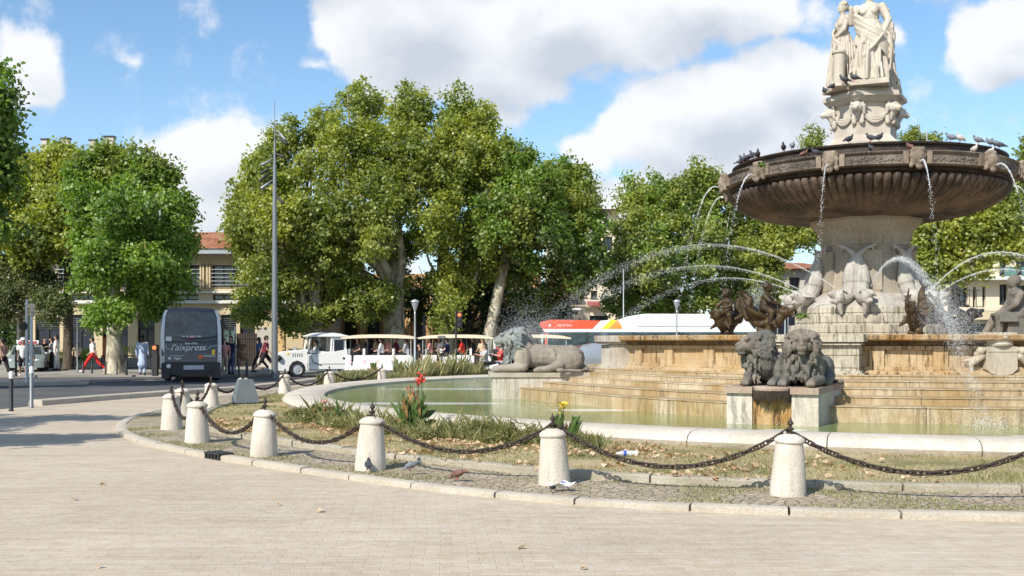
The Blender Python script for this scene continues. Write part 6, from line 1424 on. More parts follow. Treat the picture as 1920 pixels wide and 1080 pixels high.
# ------------------------------------------------------------------ people
def person(loc, rz, label, top='white', legs='denim', pose='stand', hair='hair_dark', skin='skin', h=1.72, shorts=False, hat=None, dress=False, seed=0, bare=False):
    t = thing('person', loc, rz, label, 'person'); r = random.Random(seed); s = h / 1.75
    sit = pose in ('sit', 'drive'); hip = .93 if not sit else .45; sw = {'walk': .42, 'stride': .58}.get(pose, .06)
    def legp(q, f):
        if sit: return [(0, q * .09, hip), (.42, q * .10, hip - .02), (.44, q * .10, .06)]
        return [(0, q * .09, hip), (f * sw * .45 + .05 * abs(f) * (sw > .2), q * .10, .50), (f * sw * .85 - (.08 if f < 0 and sw > .2 else 0), q * .10, .08 + (.06 if f < 0 and sw > .2 else 0))]
    L1, L2 = legp(1, 1), legp(-1, -1); z0 = hip
    def armp(q, f):
        sh = (0, q * .19, z0 + .50)
        if pose == 'drive': return [sh, (.14, q * .24, z0 + .28), (.38, q * .12, z0 + .36)]
        if pose == 'sit': return [sh, (.08, q * .24, z0 + .25), (.26, q * .16, z0 + .18)]
        if pose == 'phone': return [sh, (.05, q * .24, z0 + .24), (.26, q * .12, z0 + .34)]
        return [sh, (-.02 + f * sw * .22, q * .25, z0 + .22), (f * sw * .5 + .04, q * .25, z0 - .03)]
    A1_, A2_ = armp(1, -1), armp(-1, 1); lean = .05 if sw > .2 else 0
    b = MB()
    b.ell((.0, 0, z0 + .02), (.12, .17, .13)); b.cap((0, 0, z0 + .05), .13, (lean * .6, 0, z0 + .36), .135); b.ell((lean, 0, z0 + .46), (.115, .19, .11)); b.cap((lean, 0, z0 + .52), .055, (lean + .02, 0, z0 + .64), .052)
    hz = z0 + .74; b.ell((lean + .03, 0, hz), (.095, .078, .118)); b.ell((lean + .125, 0, hz - .01), (.018, .014, .024)); b.ell((lean + .10, 0, hz - .055), (.02, .028, .012))
    for q in (-1, 1): b.ell((lean + .02, q * .08, hz - .005), (.018, .012, .028)); b.ell((lean + .112, q * .03, hz + .018), (.010, .014, .008))
    for q, A in ((1, A1_), (-1, A2_)):
        b.cap(A[0], .052, A[1], .042); b.cap(A[1], .040, A[2], .028); e = Vector(A[2]); d = (e - Vector(A[1])).normalized(); b.cap(e, .03, e + d * .07, .032, 8)
        for k in range(4): b.cap(e + d * .07 + Vector((0, (k - 1.5) * .017, 0)), .009, e + d * (.135 + .012 * (k in (1, 2))) + Vector((.01, (k - 1.5) * .018, -.008)), .007, 6)
        b.cap(e + d * .02, .011, e + d * .07 + Vector((.035, -q * .02, .01)), .008, 6)
    for Lg in (L1, L2): b.cap(Lg[0], .088, Lg[1], .060); b.cap(Lg[1], .058, Lg[2], .036); b.cap((Lg[2][0] - .02, Lg[2][1], Lg[2][2] - .03), .038, (Lg[2][0] + .15, Lg[2][1], Lg[2][2] - .045), .030)
    b.build('body', skin, t, remesh=.020)
    c = MB()
    if not bare:
        c.cap((0, 0, z0 + .02), .150, (lean * .6, 0, z0 + .34), .155); c.ell((lean, 0, z0 + .44), (.135, .205, .115))
        if dress: c.cap((0, 0, z0 - .02), .16, (0, 0, z0 - .45), .22)
        for A in (A1_, A2_): m_ = Vector(A[0]).lerp(Vector(A[1]), .62 if not pose == 'coat' else 1); c.cap(A[0], .072, m_, .062)
        if dress: 
            for A in (A1_, A2_): c.cap(A[1], .055, A[2], .05)
        c.build('shirt', 'cloth_' + top, t, remesh=.026)
    c = MB(); c.ell((0, 0, z0 - .0), (.135, .178, .12))
    for Lg in (L1, L2):
        if shorts: k = Vector(Lg[0]).lerp(Vector(Lg[1]), .85); c.cap(Lg[0], .105, k, .092)
        else: c.cap(Lg[0], .105, Lg[1], .078); c.cap(Lg[1], .078, Vector(Lg[2]) + Vector((0, 0, .03)), .060)
    c.build('trousers' if not shorts else 'shorts', 'cloth_' + legs, t, remesh=.026)
    for Lg in (L1, L2):
        c = MB(); c.cap((Lg[2][0] - .03, Lg[2][1], Lg[2][2] - .035), .05, (Lg[2][0] + .16, Lg[2][1], Lg[2][2] - .045), .038); c.build('shoe', 'cloth_dark' if seed % 2 else 'cloth_white', t)
    c = MB(); c.ell((lean + .005, 0, hz + .035), (.108, .092, .105)); c.ell((lean - .04, 0, hz - .01), (.075, .085, .11))
    if dress or seed % 3 == 0: c.ell((lean - .06, 0, hz - .10), (.06, .08, .13))
    c.build('hair', hair, t)
    if hat: c = MB(); c.lathe([(.155, 0), (.15, .012), (.10, .02), (.098, .09), (.07, .115), (0, .12)], 16, c=(lean + .01, 0, hz + .05)); c.build('hat', hat, t)
    t.scale = (s, s, s); return t
def pp(px, d, z=.11): return ((px - 960) / FPX * d, d, z)
person(pp(267, 47.5, .105), R(100), 'person in a loose pale blue outfit standing left of the coach', 'paleblue', 'paleblue', 'stand', h=1.78, dress=True, seed=3)
person(pp(175, 52, .105), R(185), 'person in a white top and bright red trousers striding to the left', 'white', 'red', 'stride', seed=2)
person(pp(83, 55, .105), R(-20), 'person in dark grey bending toward the two others in the shade', 'dark', 'palegrey', 'phone', shorts=True, seed=1)
person(pp(97, 55.6, .105), R(200), 'person in grey between two others in the shade at the left', 'palegrey', 'dark', 'phone', seed=4)
person(pp(106, 54.5, .105), R(190), 'person all in white standing at the right of the shaded trio', 'white', 'white', 'stand', h=1.85, seed=5)
person(pp(43, 46.5, .02), R(-60), 'person in a white cap and white shirt crossing near the pale green car', 'white', 'dark', 'walk', hat='paper_white', shorts=True, seed=6)
person(pp(6, 44.5, .02), R(160), 'bare backed person in dark trousers at the left edge', 'dark', 'dark', 'walk', bare=True, h=1.75, seed=7)
person(pp(60, 47.5, .02), R(30), 'person in pale clothes partly hidden by the double sign post', 'palegrey', 'beige', 'stand', h=1.5, seed=8)
person(pp(433, 48.3, .105), R(-100), 'person in a navy shirt and jeans standing right of the coach', 'navy', 'denim', 'stand', h=1.76, seed=9)
person(pp(421, 48.0, .105), R(-80), 'person in pink and beige half hidden by the right side of the coach', 'pink', 'beige', 'stand', h=1.62, seed=10, skin='skin_pale')
person(pp(497, 49.5, .105), R(10), 'person in a dark tee shirt and shorts walking beside the tall mast', 'maroon', 'dark', 'stride', shorts=True, h=1.78, seed=11)
person(pp(487, 53.5, .105), R(170), 'person in blue walking behind the tall mast', 'blue', 'dark', 'walk', seed=12)
for (px, dx, lb) in ((145, 56.5, 'person in beige sitting by the planter under the left trees'), (72, 57, 'person in maroon sitting by the planter in deep shade')): person(pp(px, dx, .30), R(-90), lb, 'beige' if px == 145 else 'maroon', 'dark', 'sit', seed=px)
# driver and passengers of the road train
person((trn.location.x + .38, 47.95, .42), R(186), 'driver in a white shirt at the wheel of the road train tractor', 'white', 'maroon', 'drive', skin='skin', seed=13)
PS = [(672, 'dark', 'dark haired passenger in black at the front of the first carriage'), (688, 'navy', 'passenger in navy in the first carriage'), (703, 'beige', 'passenger in beige raising a phone in the first carriage'), (716, 'white', 'passenger in white in the middle of the first carriage'),
      (727, 'pink', 'passenger in pink in the first carriage'), (741, 'maroon', 'dark haired passenger in a maroon top at the rear of the first carriage'), (762, 'palegrey', 'passenger in grey on the last seat of the first carriage'),
      (806, 'pink', 'passenger in pink at the front of the second carriage'), (822, 'white', 'passenger in white in the second carriage'), (838, 'navy', 'passenger in navy in the second carriage left of the traffic light'), (866, 'red', 'passenger in red in the second carriage right of the traffic light'),
      (886, 'dark', 'passenger in black with dark hair in the second carriage'), (905, 'beige', 'passenger in beige at the rear of the second carriage'), (955, 'blue', 'passenger in blue in the third carriage'), (985, 'white', 'passenger in white in the third carriage')]
for i, (px, c, lb) in enumerate(PS): person(((px - 960) / FPX * 48.5, 48.25 + .3 * (i % 3), .62), R(180 if i % 4 else 230), lb, c, 'dark', 'sit', skin='skin_pale' if i % 2 else 'skin', h=1.62 + .05 * (i % 3), seed=20 + i)
person(((787 - 960) / FPX * 47.3, 47.3, .01), R(200), 'dark haired person standing beside the gap between the two carriages', 'dark', 'palegrey', 'stand', h=1.5, seed=41)
# motor scooters with riders near the tail of the train
def scooter(loc, rz, label, col):
    t = thing('motor_scooter', loc, rz, label, 'scooter'); m = MB(); m.cap((-.45, 0, .55), .16, (.0, 0, .48), .12); m.cap((.0, 0, .32), .08, (.40, 0, .40), .07); m.cap((.42, 0, .42), .10, (.58, 0, .92), .07); m.ell((-.55, 0, .62), (.2, .13, .12)); m.build('body', col, t, remesh=.025)
    m = MB(); m.cap((-.5, 0, .72), .11, (-.02, 0, .70), .09); m.build('saddle', 'black_paint', t)
    for x in (-.55, .66): wheel(t, (x, 0, .24), .24, .10, 'y')
    m = MB(); m.tube([(.66, .05, .24), (.58, .05, .95), (.52, .0, 1.05)], .025, 6); m.tube([(.50, -.3, 1.06), (.54, 0, 1.04), (.50, .3, 1.06)], .018, 6); m.build('handlebar', 'cast_dark', t)
    m = MB(); m.ell((.66, 0, .86), (.05, .08, .07)); m.build('headlight', 'bus_silver', t); return t
scooter(pp(905, 42.6, .004), R(200), 'white motor scooter ridden past the left of the wet lion', 'white_paint'); person(pp(909, 42.6, .30), R(200), 'rider in mottled grey on the white scooter beside the wet lion', 'palegrey', 'dark', 'drive', hat=None, seed=51)
scooter(pp(936, 43.6, .004), R(195), 'dark motor scooter just left of the wet lion head', 'bus_bumper'); person(pp(940, 43.6, .30), R(195), 'rider in red and white on the dark scooter beside the wet lion', 'red', 'palegrey', 'drive', hair='paper_white', seed=52)

# ------------------------------------------------------------------ posts, lamps, signs
mast = thing('lighting_mast', (pp(515, 45.5, .0)), R(0), 'very tall grey mast carrying angled spotlights, left of the central trees', 'mast')
m = MB(); zz = lambda py, d=45.5: H0 + (640 - py) * d / FPX
m.lathe([(.19, 0), (.19, .05), (.15, .06), (.10, zz(400)), (.075, zz(312)), (.05, zz(300)), (.045, zz(275)), (.022, zz(262)), (.015, zz(190)), (0, zz(190))], 16); m.build('pole', 'grey_steel', mast)
for k_, (py, s, tz) in enumerate(((252, 1, -40), (262, 1, -55), (290, .4, -70), (303, -.8, 60), (318, -1, 55), (330, -1.4, 42), (345, -1, 50), (372, .6, -50))):
    m = MB(); z = zz(py); a = R(tz); c = Vector((s * .28, -.1, z)); dv = Vector((math.sin(-a) * (1 if s > 0 else 1), -.2, -math.cos(a))).normalized(); dv.x = abs(dv.x) * (1 if s > 0 else -1)
    m.cap(c, .055, c + dv * .34, .07, 10); m.tube([(0, 0, z + .12), (s * .15, -.05, z + .14), tuple(c)], .028, 6); m.tube([(0, .0, z + .02), tuple(c + dv * .15)], .02, 6); m.build('spotlight', 'cast_dark' if k_ % 3 else 'grey_steel', mast)
mast2 = thing('lighting_mast', pp(1738, 50, .0), 0, 'plain pale grey mast rising just right of the fountain column', 'mast'); m = MB(); m.lathe([(.17, 0), (.14, 3), (.10, zz(330, 50)), (.03, zz(300, 50)), (.015, zz(235, 50)), (0, zz(235, 50))], 14); m.build('pole', 'light_steel', mast2)
m = MB(); m.cap((.3, -.1, zz(330, 50)), .08, (.5, -.2, zz(338, 50)), .09); m.tube([(0, 0, zz(325, 50)), (.3, -.1, zz(330, 50))], .03, 6); m.build('spotlight', 'light_steel', mast2)
def street_lamp(px, d, top, label, z0=.0):
    t = thing('street_lamp', pp(px, d, z0), 0, label, 'street lamp', 'slender lamps with glass lanterns'); H = H0 + (640 - top) * d / FPX - z0; m = MB()
    m.lathe([(.09, 0), (.09, .5), (.05, .6), (.038, H - .65), (.05, H - .62), (.03, H - .58), (.03, H - .5)], 12); m.build('pole', 'light_steel', t)
    m = MB(); m.lathe([(.04, H - .52), (.11, H - .32), (.17, H - .10), (.0, H - .08)], 12); m.build('lantern', 'bus_silver', t); m = MB(); m.lathe([(.20, H - .10), (.19, H - .06), (.08, H), (0, H + .03)], 12); m.build('lantern_cap', 'light_steel', t)
street_lamp(778, 46.6, 562, 'street lamp between the two carriages with a pale cup lantern'); street_lamp(1269, 53.5, 562, 'street lamp behind the white bus roof, left of the bronzes'); street_lamp(1472, 52, 563, 'street lamp seen between the brown bronze child and the column')
def thin_pole(px, d, top, label, r=.03, mat='grey_steel', name='pole', z0=.1, cat='pole'):
    t = thing(name, pp(px, d, z0), 0, label, cat); H = H0 + (640 - top) * d / FPX - z0; m = MB(); m.lathe([(r * 1.5, 0), (r * 1.5, .12), (r, .14), (r * .9, H), (0, H)], 10); m.build('shaft', mat, t); return t, H
thin_pole(145, 51, 596, 'thin pale pole left of the person in red trousers'); thin_pole(1169, 59, 505, 'thin pale pole rising above the red and white bus', .035, 'light_steel'); thin_pole(441, 47, 612, 'grey pole standing right of the coach', .04)
t, H = thin_pole(855, 45.6, 582, 'dark post with traffic signal in front of the second carriage', .045, 'cast_dark', 'traffic_light', .0, 'traffic light')
m = MB(); rbox(m, (.16, 0, H - .42), (.22, .20, .72), .05); m.build('signal_box', 'black_paint', t)
for k, c in enumerate(('red_glow', 'cast_dark', 'cast_dark')): m = MB(); m.lathe([(.075, 0), (.07, .03), (0, .035)], 14, M=Matrix.Translation((.16, -.10, H - .20 - .22 * k)) @ Matrix.Rotation(PI / 2, 4, 'X')); m.build('lens', c, t)
t = thing('pedestrian_signal', pp(291, 45.6, .105), 0, 'squat dark signal post glowing red beside the coach', 'signal'); m = MB(); rbox(m, (0, 0, .60), (.24, .22, 1.2), .06); m.build('post', 'cast_dark', t); m = MB(); rbox(m, (0, 0, 1.28), (.27, .24, .22), .05); m.build('head', 'black_paint', t); m = MB(); m.lathe([(.085, 0), (.08, .02), (0, .03)], 14, M=Matrix.Translation((0, -.12, 1.26)) @ Matrix.Rotation(PI / 2, 4, 'X')); m.build('lens', 'red_glow', t)
t = thing('sign_post', pp(54, 37.6, .12), 0, 'double grey sign post with small route plates at the left', 'sign'); H = H0 + (640 - 566) * 37.6 / FPX; m = MB()
m.lathe([(.055, 0), (.05, H - .05), (0, H)], 12, c=(-.08, .02, 0)); m.build('shaft', 'light_steel', t); m = MB(); m.lathe([(.06, 0), (.055, H - .3), (0, H - .28)], 12, c=(.09, 0, 0)); m.build('shaft', 'light_steel', t)
m = MB(); m.box((.11, -.06, H - .28), (.26, .04, .17)); m.build('plate', 'canopy_cream', t, smooth=False); m = MB(); m.box((.12, -.06, H - .52), (.28, .04, .20)); m.build('plate', 'canopy_cream', t, smooth=False); text_mesh('lettering', 'P 16', .13, 'black_paint', t, (.12, -.085, H - .52), fx)
m = MB(); m.lathe([(.16, 0), (.16, .02), (0, .02)], 18, M=Matrix.Translation((-.18, -.02, H - 1.02)) @ Matrix.Rotation(PI / 2, 4, 'X')); m.build('round_plate', 'black_paint', t)
def post(px, py, h, label, mat, cap=None, r=.045, z=.0, grp=None):
    p = gp(px, py, z); t = thing('street_bollard', p, 0, label, 'bollard', grp); m = MB(); m.lathe([(r * 1.3, 0), (r * 1.3, .03), (r, .05), (r, h - .04), (r * .6, h), (0, h)], 14); m.build('shaft', mat, t)
    if cap: m = MB(); m.lathe([(r * 1.05, h - .16), (r * 1.12, h - .15), (r * 1.12, h - .03), (r * .7, h + .01), (0, h + .012)], 14); m.build('cap', cap, t)
post(21, 771, .93, 'black post with a white top, nearest the left edge of the plaza', 'black_paint', 'paper_white', z=.006); post(59, 765, 1.02, 'pale grey post with a white top beside the black one', 'grey_steel', 'paper_white', z=.006)
for px, py, mt, lb in ((156, 700, 'cast_dark', 'leftmost of the short black posts along the far kerb'), (172.5, 700, 'cast_dark', 'short black post in front of the person in red trousers'), (198, 702, 'cast_dark', 'short black post just left of the big plane trunk'), (219, 702, 'grille_iron', 'short black post in front of the big plane trunk'), (237, 703, 'cast_dark', 'stout black post right of the big plane trunk'), (30, 706, 'cast_dark', 'thin dark post before the pale green car'),
                       (463, 705, 'grille_iron', 'stone coloured post right of the coach beside the mast'), (388 + 60, 705, 'grille_iron', 'short grey post between the coach and the timber gate')):
    post(px, py, .62 if px > 40 else 1.2, lb, mt, z=.105, r=.06 if px in (237, 463) else .045, grp='short posts along the far kerb')
t = thing('banner', pp(933, 50.5, 0), 0, 'red and white banner panel near the tail of the road train', 'banner'); m = MB(); m.box((0, 0, 1.55), (.20, .03, .55)); m.build('cloth', 'red_cloth', t, smooth=False); m = MB(); m.box((-.16, 0, 1.55), (.10, .03, .55)); m.build('white_band', 'paper_white', t, smooth=False); m = MB(); m.tube([(.1, .04, 0), (.1, .04, 1.85)], .025, 6); m.build('pole', 'light_steel', t)
# terrace tables seen as pale blocks under the left trees
for px, lb in ((84, 'tan wooden crate bench beside the shaded trio'), (98, 'brown wooden crate bench at the feet of the shaded trio')):
    t = thing('bench', pp(px, 56, .105), 0, lb, 'bench'); bx((0, 0, .40), (.75, .5, .06), 'seat', 'facade_orange', t); bx((-.3, 0, .18), (.08, .45, .36), 'leg', 'facade_orange', t); bx((.3, 0, .18), (.08, .45, .36), 'leg', 'facade_orange', t); bx((0, -.2, .22), (.6, .04, .26), 'panel', 'facade_cream', t)

# ------------------------------------------------------------------ pigeons
def pigeon_mesh(mat, peck=False, spread=False):
    m = MB()
    if peck:
        m.ell((0, 0, .11), (.115, .062, .065), (0, .25, 0)); m.cap((.07, 0, .10), .045, (.13, 0, .045), .026); m.ell((.15, 0, .03), (.028, .022, .024)); m.cap((.165, 0, .02), .008, (.19, 0, .008), .004)
        m.cap((-.08, 0, .14), .042, (-.20, 0, .165), .018)
    else:
        m.ell((0, 0, .12), (.105, .060, .070), (0, -.35, 0)); m.cap((.07, 0, .145), .042, (.095, 0, .205), .026); m.ell((.103, 0, .222), (.030, .024, .026)); m.cap((.13, 0, .218), .008, (.155, 0, .210), .004)
        m.cap((-.07, 0, .10), .042, (-.19, 0, .055), .018)
    for q in (-1, 1): m.ell((-.03, q * .045, .125 if not peck else .125), (.095, .022, .045), (0, -.30 if not peck else .2, 0))
    return m.build('body', mat, None, remesh=.009)
PG = {}
def pigeon(loc, rz, label, mat='pigeon_dark', peck=False, s=1.15, grp='pigeons around the fountain'):
    t = thing('pigeon', loc, rz, label, 'pigeon', grp); k = (mat, peck)
    if k in PG: b = PG[k].copy(); COL.objects.link(b)
    else: b = PG[k] = pigeon_mesh(mat, peck)
    b.parent = t
    if 'leg' in PG: l = PG['leg'].copy(); COL.objects.link(l)
    else:
        m = MB()
        for q in (-1, 1):
            m.tube([(.0, q * .025, .07), (.01, q * .027, .006)], .006, 5)
            for a in (-.5, 0, .5): m.tube([(.01, q * .027, .006), (.045, q * .027 + a * .025, .004)], .0045, 4)
        l = PG['leg'] = m.build('feet', 'pigeon_leg')
    l.parent = t; t.scale = (s, s, s)
# on the ground
pigeon(gp(690, 882, .085), R(95), 'dark pigeon standing upright at the foot of a stone bollard', 'pigeon_dark', s=.62); pigeon(gp(771, 882, .12), R(200), 'small grey pigeon pecking at the edge of the cobbles', 'pigeon_grey', True, s=.60); pigeon(gp(858, 900, .085), R(150), 'reddish brown pigeon with raised tail on the cobbles', 'pigeon_brown', True, s=.68)
def ring_at(px, z, r):          # point of a fountain ring of radius r that faces the viewer, at a picture column
    t = (px - 960) / FPX; A = t * t + 1; Bq = -2 * (t * FC[0] + FC[1]); Cq = FC[0] ** 2 + FC[1] ** 2 - r * r; D = max(0, Bq * Bq - 4 * A * Cq); d = (-Bq - math.sqrt(D)) / (2 * A); return (t * d, d, z)
def ring_back(px, z, r):
    t = (px - 960) / FPX; A = t * t + 1; Bq = -2 * (t * FC[0] + FC[1]); Cq = FC[0] ** 2 + FC[1] ** 2 - r * r; D = max(0, Bq * Bq - 4 * A * Cq); d = (-Bq + math.sqrt(D)) / (2 * A); return (t * d, d, z)
ZI, ZL = 6.665, 6.385
pigs = [(1469, 250, 'pigeon_dark', 'dark pigeon alone on the upper rim of the bowl, left part'), (1486, 60, 'pigeon_grey', 'grey pigeon on the upper rim left of the stone pedestal'), (1592, 20, 'pigeon_dark', 'dark pigeon on the upper rim before the pedestal, left one'), (1633, 150, 'pigeon_dark', 'dark pigeon with tail up on the upper rim, pedestal middle'), (1648, 20, 'pigeon_dark', 'dark pigeon leaning right on the upper rim, pedestal right'),
        (1783, 160, 'pigeon_grey', 'large grey pigeon on the upper rim at the right, first of a pair'), (1800, 200, 'pigeon_white', 'pale pigeon on the upper rim at the right, second of a pair'), (1834, 170, 'pigeon_grey', 'grey pigeon facing left on the upper rim near the right end'), (1857, 120, 'pigeon_grey', 'grey pigeon among the last three at the right end of the rim'), (1866, 200, 'pigeon_grey', 'middle pigeon of the last three at the right end of the rim'), (1874, 150, 'pigeon_dark', 'outermost pigeon at the right end of the rim')]
for px, a, c, lb in pigs: pigeon(ring_at(px, ZI, 3.68), R(a), lb, c, s=1.0)
for i, px in enumerate((1388, 1391, 1394, 1398, 1402, 1406, 1410, 1414, 1421)): pigeon(ring_at(px, ZI, 3.60), R(i * 77), 'one of the dark pigeons crowded on the left end of the bowl rim', 'pigeon_dark' if i % 3 else 'pigeon_grey', s=1.0, grp='pigeons crowded on the left end of the bowl rim')
for px, a, c, lb in ((1632, 90, 'pigeon_dark', 'dark pigeon on the lower ledge of the bowl under the pedestal'), (1705, 100, 'pigeon_brown', 'brown pigeon on the lower ledge beside the front right mask'), (1508, 30, 'pigeon_brown', 'brown pigeon on the lower ledge of the bowl at the left'), (1827, -80, 'pigeon_white', 'white breasted pigeon on the lower ledge of the bowl at the right'), (1530, 180, 'pigeon_dark', 'crouched dark pigeon on the lower ledge left of the front mask'), (1858, 30, 'pigeon_white', 'pale pigeon sitting on the right mask of the bowl')):
    pigeon(ring_at(px, ZL, 3.84), R(a), lb, c, s=.95)
for px, d, z, a, lb in ((1546, 28.9, 8.61, 90, 'dark round pigeon at the left corner of the statue cornice'), (1561, 28.4, 8.61, 30, 'dark pigeon, second from the left on the statue cornice'), (1583, 28.1, 8.73, 170, 'dark pigeon at the foot of the left marble woman'), (1602, 27.9, 8.73, 160, 'dark pigeon leaning at the foot of the main marble woman')): pigeon(((px - 960) / FPX * d, d, z), R(a), lb, 'pigeon_dark', s=1.0)

# ------------------------------------------------------------------ plants, grass, leaves
def blades(name, pts, h, w, mat, seed, lean=.35):
    rg = np.random.default_rng(seed); P = np.array(pts); N = len(P); a = rg.uniform(0, 2 * PI, N); hh = np.array(h) * rg.uniform(.5, 1.2, N); ww = w * rg.uniform(.7, 1.3, N)
    dx = np.cos(a); dy = np.sin(a); le = rg.uniform(0, lean, N) * hh; la = rg.uniform(0, 2 * PI, N)
    V = np.zeros((N, 4, 3)); V[:, 0] = P + np.c_[dx * ww, dy * ww, 0 * a]; V[:, 1] = P - np.c_[dx * ww, dy * ww, 0 * a]
    mid = P + np.c_[np.cos(la) * le * .4, np.sin(la) * le * .4, hh * .6]; tip = P + np.c_[np.cos(la) * le, np.sin(la) * le, hh]
    V[:, 2] = mid - np.c_[dx * ww * .6, dy * ww * .6, 0 * a]; V[:, 3] = tip
    V[:, 1] = P - np.c_[dx * ww, dy * ww, 0 * a]
    return npmesh(name, V.reshape(-1, 3), np.arange(N * 4).reshape(-1, 4), mat)
rg = np.random.default_rng(77)
def inside_pts(n, x0, x1, y0, y1, cond):
    out = []
    while len(out) < n:
        x = rg.uniform(x0, x1); y = rg.uniform(y0, y1)
        if cond(x, y): out.append((x, y))
    return out
PE = [(p.x, p.y) for p in EDG]
def in_poly(x, y, P):
    c = False; j = len(P) - 1
    for i in range(len(P)):
        if (P[i][1] > y) != (P[j][1] > y) and x < (P[j][0] - P[i][0]) * (y - P[i][1]) / (P[j][1] - P[i][1]) + P[i][0]: c = not c
        j = i
    return c
def fr_(x, y): return math.hypot(x - FC[0], y - FC[1])
def wn(x, y, s=.7): return noise.noise((x * s, y * s, 3.3))
# short turf over the near lawn
pts = inside_pts(30000, -8, 8, 9.8, 30, lambda x, y: fr_(x, y) > 16.3 and in_poly(x, y, PE) and wn(x, y) > -.15 - .3 * rg.random())
tag(blades('grass', [(x, y, .11) for x, y in pts], [.045 + .03 * max(0, wn(x, y)) for x, y in pts], .006, 'grass_blade', 1, .9), kind='stuff', label='short patchy grass on the island lawn')
# grass along cobbles edge
PC = [(p.x, p.y) for p in cob]
pts = inside_pts(7000, -8.2, 6.5, 9.3, 22, lambda x, y: in_poly(x, y, PC) and not in_poly(x, y, [(p.x, p.y) for p in inset(ISL, 1.55)]) and wn(x, y, 1.1) > .05 + .2 * rg.random() and fr_(x, y) > 17.2)
tag(blades('grass', [(x, y, .064) for x, y in pts], [.03] * len(pts), .005, 'grass_blade', 2, .9), kind='stuff', label='grass growing between the cobbles and the edging')
# tall weeds along the rim
def ang_of(px_, r=16.5): p = ring_at(px_, 0, r); return math.atan2(p[1] - FC[1], p[0] - FC[0])
pts = inside_pts(26000, -6.5, 2.4, 11.9, 22, lambda x, y: 16.25 < fr_(x, y) < 17.5 + .5 * wn(x, y, 1.3) and in_poly(x, y, PE) and -4.1 - .35 * rg.random() < x < 1.15 + .2 * rg.random() and wn(x, y, 1.6) > -.22 - .2 * rg.random())
tag(blades('weeds', [(x, y, .10) for x, y in pts], [(.17 + .16 * wn(x, y, 1.2)) * (1.9 if rg.random() < .06 else 1) for x, y in pts], .0055, 'grass_blade', 3, .8), kind='stuff', label='tall straggling weeds along the near side of the basin rim')
pts = inside_pts(22000, -6.5, 3, 38, 47, lambda x, y: fr_(x, y) > 16.4 and fr_(x, y) < 19.2 and in_poly(x, y, PE) and wn(x, y, .8) > -.25 - .2 * rg.random())
tag(blades('weeds', [(x, y, .10) for x, y in pts], [(.42 + .55 * wn(x, y, .9)) * (1.7 if rg.random() < .07 else 1) for x, y in pts], .010, 'grass_blade', 4, .5), kind='stuff', label='tall yellowing grasses on the far side of the basin')
pts = inside_pts(12000, -7.2, -3, 30, 42, lambda x, y: fr_(x, y) > 16.4 and fr_(x, y) < 17.8 and in_poly(x, y, PE) and wn(x, y, .8) > -.1 and y > 34)
tag(blades('weeds', [(x, y, .10) for x, y in pts], [.45 + .25 * wn(x, y, .9) for x, y in pts], .012, 'grass_blade', 5, .5), kind='stuff', label='yellow green grasses by the far left of the rim, in front of the tractor')
# loose leafy undergrowth among the weeds
ub = []
for i, (px, r_, hh) in enumerate(((560, 16.9, .16), (585, 17.2, .2), (612, 17.3, .2), (640, 17.4, .18), (668, 17.2, .2), (735, 17.4, .18), (820, 17.3, .2), (850, 17.0, .26), (880, 17.3, .24), (910, 17.2, .30), (940, 17.4, .26), (965, 17.1, .26), (1000, 17.3, .24), (1090, 17.0, .20), (690, 17.0, .22), (790, 17.6, .14))):
    q = ring_at(px, .10, r_); ub.append(((q[0], q[1], .12 + hh * .45), (.26, .20, hh * .62)))
o = crown('undergrowth', None, ub, 16000, .042, 'leaf_weed', 55, clump=.10, per=14); tag(o, 'loose leafy weeds growing against the near side of the basin rim', kind='stuff')
# fallen plane leaves
pts = inside_pts(1500, -6.5, 5.5, 10, 20, lambda x, y: fr_(x, y) > 16.3 and in_poly(x, y, PE) and (fr_(x, y) > 17.0 or rg.random() < .3) and x < 1.8 + rg.random() * 3 and wn(x, y, 1.4) > -.05)
pts += inside_pts(16, -8, 4, 6.5, 12, lambda x, y: True); V = []; Fc = []
for i, (x, y) in enumerate(pts):
    s = rg.uniform(.022, .048); a = rg.uniform(0, 6.28); z = .145 if i < 1500 else .02; n_ = rg.uniform(-.5, .5, 2)
    for k in range(4): q = a + k * PI / 2; V.append((x + s * math.cos(q), y + s * math.sin(q), z + s * (n_[0] * math.cos(q) + n_[1] * math.sin(q)) + (.02 if k % 2 else 0)))
tag(npmesh('fallen_leaves', np.array(V), np.arange(len(V)).reshape(-1, 4), 'fallen_leaf'), kind='stuff', label='dry fallen leaves lying on the grass and setts')
